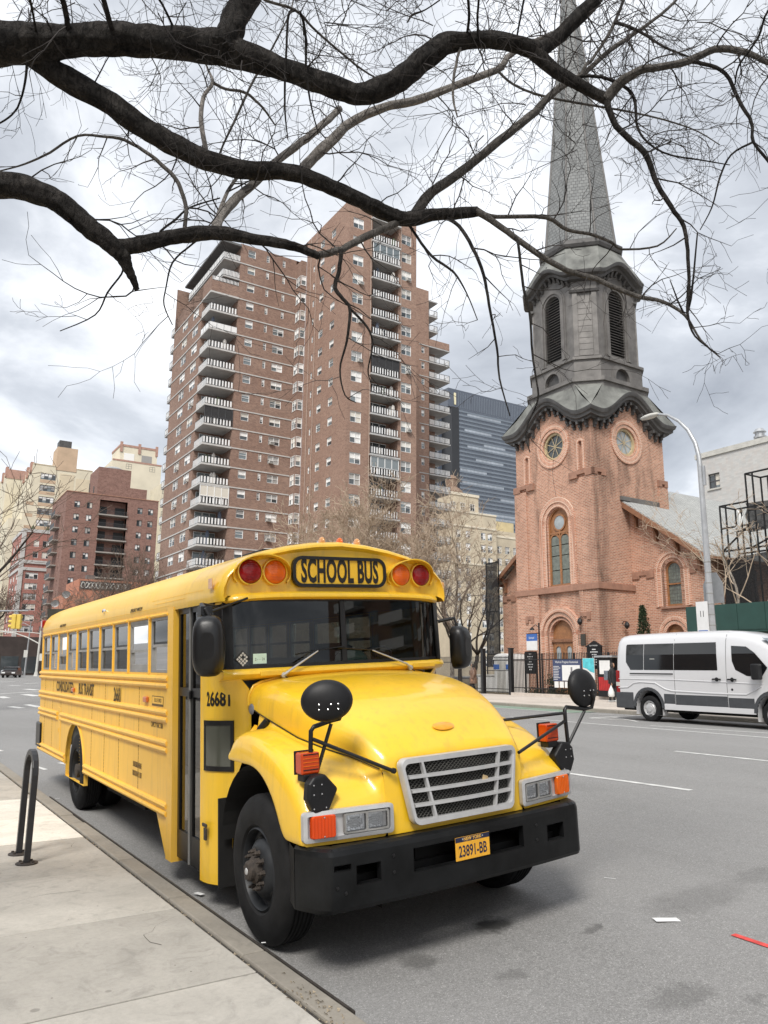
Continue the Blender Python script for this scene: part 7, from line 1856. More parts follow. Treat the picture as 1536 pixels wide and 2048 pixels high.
def nboard(y, z0, w, h, gable, label, x=31.4):
    o = tag(empty('notice_board', G @ T((x, y, FZ))), label, 'notice board')
    mb = MB(); mb.box(-.05, .05, -w / 2, w / 2, z0, z0 + h); mb.build('case', m_bk2, o)
    for s in (-1, 1): mb = MB(); mb.box(-.04, .04, s * w / 2 - .04, s * w / 2 + .04, 0, z0); mb.build('leg', m_bk2, o)
    for k in range(7): mb = MB(); ww = w * (.25 + .13 * ((k * 5) % 3)); mb.box(-.0535, -.05, -ww / 2, ww / 2, z0 + h * (.86 - .115 * k), z0 + h * (.905 - .115 * k)); mb.build('print_line', m_pap, o)
    if gable:
        mb = MB(); mb.prism([(-w / 2 - .1, z0 + h), (w / 2 + .1, z0 + h), (0, z0 + h + .32)], lambda a, b, q: (q, a, b), -.07, .07); mb.build('gable', m_bk2, o); text('board_text', 'HOLY APOSTLES', .09, FT_(0, z0 + h + .06, -.075), m_pap, o, xs=.85, extrude=.001)
nboard(29.15, 1.5, 1.0, 1.15, True, 'black gabled notice board with white lettering right of the church door'); nboard(34.7, 1.2, .95, 1.3, False, 'black notice board with white lettering behind the fence, under the blue sign', 32)
wc = tag(empty('portable_toilet', G @ T((33.0, 37.6, FZ))), 'white portable cabin with rounded roof and blue band behind the iron gate', 'cabin')
mb = MB(); mb.box(-.7, .7, -.85, .85, 0, 2.05); mb.build('cabin', white, wc, bevel=.05); mb = MB(); mb.prism([(-.9, 2.05)] + [(.9 * math.cos(PI * k / 10), 2.05 + .38 * math.sin(PI * k / 10)) for k in range(11)], lambda a, b, q: (q, a, b), -.75, .75); mb.build('roof', white, wc, smooth=40)
mb = MB(); mb.box(-.72, -.70, -.84, -.3, 1.45, 1.75); mb.box(-.72, -.70, .3, .84, 1.45, 1.75); mb.build('blue_label', bpy.data.materials['sign_blue'], wc); mb = MB(); mb.box(-.715, -.70, -.3, .55, .1, 1.95); mb.build('door', offwhite, wc)
bx_ = tag(empty('storage_bin', G @ T((33.5, 40.0, FZ))), 'low white storage bin behind the gate, left of the white cabin', 'bin'); mb = MB(); mb.box(-.5, .5, -1.0, 1.0, 0, 1.0); mb.build('box', white, bx_, bevel=.04); mb = MB(); mb.box(-.54, .54, -1.04, 1.04, 1.0, 1.12); mb.build('lid', offwhite, bx_, bevel=.03)
# sidewalk shed, scaffolds and nets
m_green = M_('shed_green', (.016, .055, .045), .5, .12, 2)
shed = tag(empty('sidewalk_shed', G @ T((30.0, 22.3, FZ))), 'dark green plywood sidewalk shed parapet right of the church, behind the van', 'scaffold')
for k in range(9): mb = MB(); mb.box(-.03, .03, -1.25 * (k + 1) + .01, -1.25 * k - .01, 3.15, 4.25); mb.build('plywood_panel', m_green, shed)
mb = MB(); mb.box(0, 4, -12, 0, 3.05, 3.2); mb.build('deck', m_green, shed); mb = MB(); mb.box(.0, 4, -.03, .03, 3.2, 4.2); mb.build('end_panel', m_green, shed)
for k in range(5): mb = MB(); mb.tube([(.1, -.1 - 2.6 * k, 0), (.1, -.1 - 2.6 * k, 3.1)], .05, 8); mb.build('post', steel, shed)
m_net = NT('debris_net'); _n = m_net.noise(m_net.coord('Object', (1, 1, 1)), 3.0, 5, .6); m_net.color((.010, .010, .011)); m_net.set(Roughness=.9, Alpha=m_net.ramp(_n, [(.3, .80), (.7, .97)])); m_net = m_net.mat
def scaffold(base, segs, label, net, name='pipe_scaffold'):
    o = tag(empty(name, G @ T(base)), label, 'scaffold')
    for a, b in segs: mb = MB(); mb.tube([a, b], .05, 6); mb.build('pipe', m_bk, o)
    for q in net:
        mb = MB(); n = 8; P = []
        for i in range(n + 1):
            r = []
            for j in range(n + 1):
                p = Vector(q[0]).lerp(Vector(q[1]), i / n).lerp(Vector(q[3]).lerp(Vector(q[2]), i / n), j / n); r.append(p + Vector((.06 * math.sin(i * 2.1 + j), .05 * math.sin(i + j * 1.7), 0)))
            P.append(r)
        mb.grid(P); mb.build('debris_net', m_net, o, smooth=180)
    return o
B = (37.5, 25.3, FZ)
seg = []
for (y0, y1, z0, z1) in ((0, -1.65, 7.8, 10.3), (-1.65, -7, 7.8, 11.8)):
    for y in ((y0, y0 - .35, y1) if y1 > -2 else (y0, y0 - .4, -3.2, -5.1, y1)): seg.append(((0, y, 0), (0, y, z1))); seg.append(((1.4, y, 0), (1.4, y, z1)))
    for z in (z0, (z0 + z1) / 2, z1): seg.append(((0, y0, z), (0, y1, z))); seg.append(((1.4, y0, z), (1.4, y1, z)))
    seg.append(((0, y0, z1), (1.4, y0, z1))); seg.append(((0, y0, z0), (0, y1, (z0 + z1) / 2)))
sc1 = scaffold(B, seg, 'black pipe scaffold with dark netting along the right side of the church', [((-.1, 0, 0), (-.1, -8, 0), (-.1, -8, 7.9), (-.1, 0, 7.3)), ((-.1, -1.6, 8.6), (-.1, -8, 8.9), (-.1, -8, 9.8), (-.1, -1.6, 10.2)), ((.0, .02, 0), (3, .02, 0), (3, .02, 7), (0, .02, 7.3))])
tp = MB(); tp.tube([(-.15, -.9, 8.9), (-.2, -1.25, 9.1), (-.2, -1.3, 9.6), (-.15, -1.15, 9.9)], .05, 6); tp.tube([(-.15, -.6, 8.7), (-.2, -1.1, 8.8), (-.2, -1.35, 9.2), (-.15, -1.4, 9.5)], .04, 6); tp.build('plastic_sheet', white, sc1, smooth=60)
seg = [((0, y, 0), (0, y, 9.2)) for y in (0, -1.35)] + [((0, 0, z), (0, -1.35, z)) for z in (2.5, 5.5, 9.0)]
scaffold((36, 43.5, FZ), seg, 'narrow black netted scaffold tower at the left rear corner of the church', [((-.08, 0, 1.6), (-.08, -1.4, 1.6), (-.08, -1.4, 9.1), (-.08, 0, 8.9))])
scaffold((40, 43.4, FZ), [((0, 0, 8), (0, 0, 13)), ((0, -1.6, 8), (0, -1.6, 13)), ((0, 0, 12.9), (0, -1.6, 12.9)), ((0, 0, 11.2), (0, -1.6, 11.2))], 'thin bare scaffold frame above the left eaves of the church', [])
# lamp post
lp = tag(empty('street_lamp', G @ T((23.4, 16.42, FZ))), 'tall grey steel street lamp with curved arm and signs, standing behind the van', 'street lamp')
mb = MB(); mb.tube([(0, 0, 0), (0, 0, 1), (0, 0, 8.6)], [.17, .14, .08], 8); mb.build('pole', steel, lp)
mb = MB(); mb.tube([(0, 0, 8.5), (0, .02, 8.9), (0, .12, 9.4), (0, .38, 9.95), (0, .75, 10.4), (0, 1.2, 10.75), (0, 1.75, 10.95)], [.085, .08, .075, .07, .06, .05, .045], 8); mb.build('arm', steel, lp, smooth=60)
mb = MB(); mb.lathe([(.001, -.42), (.10, -.36), (.15, -.15), (.16, .1), (.11, .32), (.05, .42), (.001, .44)], 14, M=T((0, 2.0, 10.92)) @ Matrix.Rotation(PI / 2, 4, 'X') @ Matrix.Diagonal((1, .62, 1, 1))); mb.build('lamp_head', offwhite, lp, smooth=60)
mb = MB(); mb.tube([(0, -.0, 8.2), (0, -.14, 8.25)], .03, 6); mb.box(-.03, .03, -.18, -.1, 7.8, 8.5); mb.build('clamp', steel, lp)
for k in range(9): mb = MB(); z = 2.2 + k * .36; mb.lathe([(.15 - z * .008, z), (.155 - z * .008, z + .01), (.155 - z * .008, z + .035), (.15 - z * .008, z + .045)], 8); mb.build('strap', m_alu, lp)
mb = MB(); mb.prism([(-.38, 3.7), (.38, 3.7), (.38, 4.35), (.16, 4.75), (-.16, 4.75), (-.38, 4.35)], lambda a, b, q: (q, a, b), .2, .23); mb.build('sign_back', M_('sign_grey_back', (.30, .31, .32), .5, .1, 5, metal=.4), lp)
sp = empty('parking_sign', parent=lp); mb = MB(); mb.box(-.22, -.19, -.02, .42, 2.55, 3.75); mb.build('plate', m_pap, sp); mb = MB(); mb.box(-.225, -.22, .02, .38, 2.58, 2.78); mb.build('blue_stripe', bpy.data.materials['sign_blue'], sp)
text('sign_text', '11', .30, FT_(.2, 3.32, -.223), m_txt, sp, xs=.7)
# bicycle rack on the near pavement (frame N)
rk = tag(empty('bicycle_rack', N @ T((1.515, 8.62, .15))), 'black square-tube hoop bicycle rack bolted to the pavement at the left', 'bicycle rack')
mb = MB(); q = .028
path = [(-.225, 0)] + [(-.225, .80)] + [(-.225 * math.cos(PI * k / 10), .80 + .2 * math.sin(PI * k / 10)) for k in range(1, 10)] + [(.225, .80), (.225, 0)]
rows = []
for i, (l_, z) in enumerate(path):
    a, b = path[max(0, i - 1)], path[min(len(path) - 1, i + 1)]; tx, tz = b[0] - a[0], b[1] - a[1]; L = math.hypot(tx, tz); nx, nz = -tz / L, tx / L
    rows.append([(-q, l_ + nx * q, z + nz * q), (q, l_ + nx * q, z + nz * q), (q, l_ - nx * q, z - nz * q), (-q, l_ - nx * q, z - nz * q)])
mb.grid(rows, close=True); mb.build('hoop', M_('rack_black', (.022, .022, .024), .38, .3, 6, .08, 40), rk, bevel=.006)
for s in (-.225, .225):
    fl = MB(); fl.lathe([(.001, .014), (.085, .014), (.10, .008), (.10, 0)], 20, M=T((0, s, 0))); f_ = fl.build('flange', M_('rusty_flange', (.045, .038, .034), .7, .5, 20), rk, smooth=40)
    for k in range(4): mb = MB(); a = PI / 4 + k * PI / 2; mb.lathe([(.014, .012), (.013, .026), (.001, .028)], 6, M=T((.07 * math.cos(a), s + .07 * math.sin(a), 0))); mb.build('bolt', m_rust, f_)
# small litter
def litter(px, py, w, h, m, label, z=None, rz_=0, cat='litter', thick=.003):
    p = road_hit(px, py, .002) if z is None else Vector((0, 0, CAM_H)) + ray(px, py) * ((z - CAM_H) / ray(px, py).z)
    mb = MB(); mb.grid([[(-w / 2 + w * i / 3, -h / 2 + h * j / 2, thick + .012 * h * ((i * 7 + j * 3) % 5) / 4) for j in range(3)] for i in range(4)]); tag(mb.build('litter', m, None, M=T(p) @ rotz(rz_)), label, cat)
litter(1333, 1840, .19, .09, m_pap, 'flat white paper strip lying on the asphalt right of the bus', rz_=.05)
litter(398, 1792, .05, .10, m_pap, 'crumpled white wrapper in the gutter beside the bus entrance', rz_=.9, thick=.02)
litter(527, 1886, .03, .018, m_pap, 'white paper scrap on the kerb beside the front tyre', z=.152, rz_=.3)
litter(115, 1597, .06, .03, m_pap, 'white paper scrap on the road near the rear tyre', rz_=.4)
litter(1220, 1757, .10, .012, m_pap, 'thin pale straw lying on the asphalt in front of the bumper', rz_=-.4)
# ================================================================ people
def figure(name, base, face_a, joints, radii, edges, mats_, label):
    me = bpy.data.meshes.new('body'); me.from_pydata([Vector(j) for j in joints], edges, []); o = tag(empty(name, T(base) @ rotz(face_a)), label, 'person')
    b = bpy.data.objects.new('body', me); COL.objects.link(b); b.parent = o; me.materials.append(mats_)
    sk = b.modifiers.new('skin', 'SKIN'); sk.use_smooth_shade = True
    for i, r in enumerate(radii): me.skin_vertices[0].data[i].radius = (r, r) if not isinstance(r, tuple) else r
    me.skin_vertices[0].data[0].use_root = True
    s = b.modifiers.new('s', 'SUBSURF'); s.levels = s.render_levels = 2
    return o
#      pelvis, waist, chest, neck, head low, head top | L hip knee ankle toe | R ... | L shoulder elbow wrist hand | R ...
J = [(0, 0, .95), (0, 0, 1.12), (0, 0, 1.36), (.01, 0, 1.50), (.03, 0, 1.58), (.02, 0, 1.72), (0, .10, .90), (.05, .11, .50), (-.02, .11, .09), (.13, .12, .04), (0, -.10, .90), (-.02, -.11, .50), (-.12, -.11, .10), (.02, -.12, .04),
     (0, .19, 1.42), (-.02, .25, 1.14), (.06, .25, .90), (.09, .25, .80), (0, -.19, 1.42), (-.02, -.26, 1.14), (.04, -.27, .90), (.06, -.27, .80)]
RD = [.15, .14, (.17, .13), .06, .085, .09, .10, .07, .05, .035, .10, .07, .05, .035, .07, .05, .04, .035, .07, .05, .04, .035]
E_ = [(0, 1), (1, 2), (2, 3), (3, 4), (4, 5), (0, 6), (6, 7), (7, 8), (8, 9), (0, 10), (10, 11), (11, 12), (12, 13), (2, 14), (14, 15), (15, 16), (16, 17), (2, 18), (18, 19), (19, 20), (20, 21)]
m_skin = M_('skin', (.36, .20, .13), .6, .1, 20); m_trs = M_('dark_trousers', (.020, .021, .025), .85, .3, 20); m_hair = M_('dark_hair', (.03, .024, .02), .7, .3, 40)
def head_parts(o, hat=False):
    mb = MB(); mb.lathe([(.001, -.11), (.055, -.09), (.080, -.02), (.086, .04), (.070, .10), (.035, .128), (.001, .133)], 16, M=T((.035, 0, 1.64)) @ Matrix.Diagonal((1.1, .88, 1, 1)))
    mb.lathe([(.001, .03), (.014, .0), (.010, -.02), (.001, -.022)], 8, M=T((.128, 0, 1.635)))
    for s in (-1, 1): mb.lathe([(.001, .022), (.016, 0), (.001, -.024)], 8, M=T((.03, s * .078, 1.635)))
    mb.build('head', m_skin, o, smooth=180)
    for s in (-1, 1): mb = MB(); mb.lathe([(.001, .008), (.010, 0), (.001, -.008)], 8, M=T((.112, s * .030, 1.655))); mb.build('eye', m_bk, o)
    mb = MB(); mb.box(.112, .119, -.024, .024, 1.583, 1.590); mb.build('mouth', M_('lips', (.25, .09, .07), .6, 0) if 'lips' not in bpy.data.materials else bpy.data.materials['lips'], o)
    mb = MB(); mb.lathe([(.092, -.05), (.098, .02), (.090, .08), (.055, .125), (.001, .148)], 16, M=T((.012, 0, 1.645)) @ Matrix.Diagonal((1.08, .95, 1, 1))); mb.build('hair', m_hair, o, smooth=180)
def coat(o, rings, m, name='coat', quilt=.0):
    mb = MB(); rows = []
    for i, (z, rx, ry) in enumerate(rings):
        b = quilt if i % 2 else 0
        rows.append([((rx + b) * math.cos(2 * PI * k / 20), (ry + b) * math.sin(2 * PI * k / 20), z) for k in range(20)])
    mb.grid(rows, close=True); mb.build(name, m, o, smooth=180)
def sleeve(o, pts, rad, m, quilt=0):
    mb = MB(); P, Rr = [], []
    n = 12
    for k in range(n + 1):
        f = k / n * (len(pts) - 1); i = min(len(pts) - 2, int(f)); P.append(Vector(pts[i]).lerp(Vector(pts[i + 1]), f - i)); Rr.append(rad[i] + (rad[i + 1] - rad[i]) * (f - i) + (quilt if k % 2 else 0))
    mb.tube(P, Rr, 12); mb.build('sleeve', m, o, smooth=60)
def shoes(o, m):
    for i in (8, 12):
        x, y, z = J[i]; mb = MB(); mb.box(x - .07, x + .19, y - .05, y + .05, 0, .085); mb.build('shoe', m, o, bevel=.03)
def hand(o, p):
    mb = MB(); p = Vector(p); mb.lathe([(.001, .05), (.032, .03), (.04, -.02), (.03, -.06), (.001, -.065)], 10, M=T(p) @ Matrix.Diagonal((1, .5, 1, 1)))
    for k in range(4): mb.tube([p + Vector((-.025 + k * .017, 0, -.055)), p + Vector((-.022 + k * .017, .004, -.09)), p + Vector((-.015 + k * .016, .012, -.115 + abs(k - 1.5) * .006))], [.009, .008, .006], 6)
    mb.tube([p + Vector((.03, .0, -.01)), p + Vector((.05, .006, -.04)), p + Vector((.052, .01, -.065))], [.010, .009, .007], 6); mb.build('hand', m_skin, o, smooth=60)
pa = (G @ Vector((29.0, 36.4, FZ)))
p1 = figure('person', pa, GY + 2.5, J, RD, E_, m_trs, 'person in a long brown quilted coat walking past the church gate')
head_parts(p1); m_puf = M_('brown_quilted_coat', (.16, .095, .065), .55, .2, 9)
coat(p1, [(.62, .21, .26)] + [(.66 + .055 * k, .205 - (.03 if 5 < k < 9 else 0), .265 - (.02 if 5 < k < 9 else 0)) for k in range(13)] + [(1.40, .17, .22), (1.46, .11, .13), (1.53, .12, .13)], m_puf, quilt=.022)
for s in (-1, 1): sleeve(p1, [(0, s * .20, 1.40), (-.02, s * .28, 1.14), (.06, s * .27, .90)], [.095, .085, .065], m_puf, .012); hand(p1, (.08, s * .27, .85))
shoes(p1, m_bk2)
pb2 = (G @ Vector((28.4, 25.35, FZ)))
p2 = figure('person', pb2, GY - PI / 2 + .25, J, RD, E_, M_('plaid_trousers', (.035, .035, .038), .9, .6, 30), 'person in a black jacket with a grey backpack carrying a white bag, behind the van')
head_parts(p2); m_jk = M_('black_jacket', (.012, .012, .014), .7, .3, 12)
coat(p2, [(.82, .19, .24), (.95, .185, .235), (1.1, .17, .22), (1.25, .175, .23), (1.38, .165, .21), (1.46, .10, .12), (1.52, .09, .09)], m_jk, 'jacket')
for s in (-1, 1): sleeve(p2, [(0, s * .19, 1.40), (-.02, s * .26, 1.14), (.05, s * .26, .90)], [.085, .07, .055], m_jk); hand(p2, (.07, s * .265, .83))
shoes(p2, white)
mb = MB(); mb.box(-.34, -.15, -.16, .16, .98, 1.42); mb.box(-.38, -.34, -.11, .11, 1.0, 1.2)
bp_ = mb.build('backpack', M_('backpack_grey', (.14, .16, .19), .8, .3, 8), None, bevel=.05, M=T(pb2) @ rotz(GY - PI / 2 + .25)); tag(bp_, 'grey backpack worn by the person in the black jacket', 'backpack')
mb = MB(); rows = []
for z, r in ((.76, .02), (.70, .04), (.60, .10), (.45, .16), (.30, .17), (.24, .12)): rows.append([(.07 + r * .8 * math.cos(2 * PI * k / 12) * (1 + .1 * math.sin(3 * k)), -.30 + r * math.sin(2 * PI * k / 12), z) for k in range(12)])
mb.grid(rows, close=True); mb.add(rows[-1], [tuple(range(12))]); tag(mb.build('shopping_bag', white, None, smooth=60, M=T(pb2) @ rotz(GY - PI / 2 + .25)), 'white plastic shopping bag held by the person in the black jacket', 'bag')
# ================================================================ far end of the avenue
m_sig = M_('signal_yellow', (.72, .52, .10), .5, .1, 5)
ts = tag(empty('traffic_signal', T(at(32, 1243, 55))), 'yellow traffic signal with two heads hanging over the avenue at the far left', 'traffic signal')
for k, (dx, dy) in enumerate(((-.14, 0), (.16, .1))):
    mb = MB(); mb.box(dx - .15, dx + .15, dy - .12, dy + .12, -.52, .52); h_ = mb.build('signal_head', m_sig, ts, bevel=.03)
    for q in range(3):
        mb = MB(); mb.lathe([(.11, 0), (.115, .2), (.105, .2), (.1, 0)], 12, M=T((dx - .15, dy, .33 - .33 * q)) @ Matrix.Rotation(-PI / 2, 4, 'Y')) if k == 0 else mb.lathe([(.11, 0), (.115, .2), (.105, .2), (.1, 0)], 12, M=T((dx, dy + .12, .33 - .33 * q)) @ Matrix.Rotation(-PI / 2, 4, 'X')); mb.build('visor', m_sig, h_)
mb = MB(); mb.tube([(-6, .3, .62), (-3, .2, .72), (.8, 0, .78)], .05, 6); mb.tube([(0, 0, .5), (0, 0, .78)], .04, 6); mb.build('mast_arm', steel, ts)
def to_g(v): return G.inverted() @ v
tp2 = at(72, 1350, 118); tp2.z = .45
mp = tag(empty('signal_pole', T(tp2)), 'pale steel signal pole with a long curved arm at the far crossing', 'signal pole')
mb = MB(); mb.tube([(0, 0, 0), (0, 0, .8), (.1, 0, 6.9)], [.4, .2, .15], 8); mb.build('pole', offwhite, mp)
mb = MB(); mb.tube([(.1, 0, 6.5), (-2.2, .3, 6.7), (-7, 1, 6.9)], .06, 6); mb.tube([(.1, 0, 4.9), (-2, .2, 5.9), (-4, .5, 6.5), (-7, 1, 6.85)], .09, 6); mb.build('arm', offwhite, mp)
for x, z in ((.55, 2.9), (-1.9, 3.4)): mb = MB(); mb.box(x - .3, x + .3, -.05, 0, z - .55, z + .55); mb.build('sign_plate', offwhite, mp)
tp3 = at(49, 1348, 128); tp3.z = .45
p3 = tag(empty('street_lamp', T(tp3)), 'slim steel street lamp beside the far signal pole', 'street lamp'); mb = MB(); mb.tube([(0, 0, 0), (.2, 0, 8), (.25, 0, 9)], [.16, .1, .07], 6); mb.tube([(.25, 0, 8), (-.8, 0, 8.6), (-2.2, 0, 8.75)], .05, 6); mb.build('pole', steel, p3)
def car(M, m, label):
    o = tag(empty('parked_car', M), label, 'car')
    mb = MB(); prof = [(0, .35), (0, .85), (.15, .95), (.9, 1.0), (1.5, 1.42), (2.9, 1.45), (3.5, 1.0), (4.3, .88), (4.5, .7), (4.5, .35)]
    mb.prism(prof, lambda a, b, q: (a, q, b), -.88, .88); mb.build('body', m, o, bevel=.08)
    mb = MB(); mb.box(1.15, 3.2, -.89, .89, 1.02, 1.34); mb.add([(3.0, -.75, 1.40), (3.0, .75, 1.40), (3.56, .78, 1.03), (3.56, -.78, 1.03)], [(0, 1, 2, 3)]); mb.build('window', m_vgl, o)
    for x in (.85, 3.6):
        for s in (-1, 1): mb = MB(); mb.lathe([(.001, .02), (.2, .02), (.32, 0), (.32, -.2)], 18, M=T((x, s * .86, .32)) @ Matrix.Rotation(-s * PI / 2, 4, 'X')); mb.build('wheel', m_tyre, o)
    for s in (-.6, .6): mb = MB(); mb.box(4.44, 4.53, s - .2, s + .2, .62, .78); mb.build('headlight', m_pap, o)
cg = at(14, 1346, 112); cg.z = .42; car(T(cg) @ rotz(GY - PI / 2 + .15), M_('car_silver', (.5, .52, .55), .3, .05, 3, metal=.3), 'pale silver car waiting at the far crossing')
cg = at(30, 1348, 104); cg.z = .42; car(T(cg) @ rotz(GY - PI / 2 - .3), M_('car_dark_brown', (.03, .022, .02), .3, .05, 3), 'dark car turning at the far crossing')
sh = tag(empty('shop_row', G @ T((8.5, 146, .4))), 'dark shopfront row under a white awning at the far crossing', 'building')
mb = MB(); mb.box(0, 20, 0, 10, 0, 6.5); mb.build('wall', M_('shop_dark', (.06, .045, .04), .8, .3, .6), sh); mb = MB(); mb.box(-.3, 6, -1.6, 0, 3.6, 3.95); mb.build('awning', offwhite, sh)
for k in range(6): mb = MB(); mb.box(.5 + k * 3.2, 3.2 + k * 3.2, -.06, 0, .4, 3.2); mb.build('shop_window', m_gl, sh)
# the apartment slab across the avenue, outside the frame, that the windscreen mirrors
rf = tag(empty('apartment_slab', G @ T((46, -70, .5))), 'brick apartment slab with balconies across the avenue, mirrored in the bus windscreen', 'apartment building')
mb = MB(); mb.box(0, 18, 0, 60, 0, 58); mb.build('wall', m_tb, rf, uv=True)
mb = MB(); m2 = MB(); m3 = MB()
for k in range(20):
    z = 1.5 + 2.75 * k
    for q in range(6):
        y = 4 + q * 9.6; mb.box(-1.5, 0, y, y + 4.5, z, z + .2); mb.box(-1.5, -1.45, y, y + 4.5, z + .2, z + 1.1); m2.box(-.05, 0, y + .3, y + 4, z + .3, z + 2.4); m2.box(-.06, 0, y + 5.3, y + 7.2, z + .8, z + 2.2); m3.box(-.08, -.01, y + 5.2, y + 7.3, z + .65, z + .8)
mb.build('balconies', white, rf, kind='stuff'); m2.build('windows', m_gl2, rf, kind='stuff'); m3.build('window_sills', m_band, rf, kind='stuff')
# apartment houses behind the viewer's pavement, outside the frame: side glass and the van mirror them
nb_ = tag(empty('apartment_slab', G @ T((-15, -70, .15))), 'brick apartment slab behind the near pavement, mirrored in the van windows', 'apartment building')
mb = MB(); mb.box(-20, -5, 0, 62, 0, 19); mb.box(-20, -5, 74, 118, 0, 12); mb.build('wall', m_tb, nb_, uv=True)
m2 = MB()
for k in range(6):
    for q in range(17): m2.box(-5.02, -4.95, 3 + q * 3.5, 4.8 + q * 3.5, 2.2 + k * 2.8, 3.7 + k * 2.8)
m2.build('windows', m_gl2, nb_, kind='stuff')
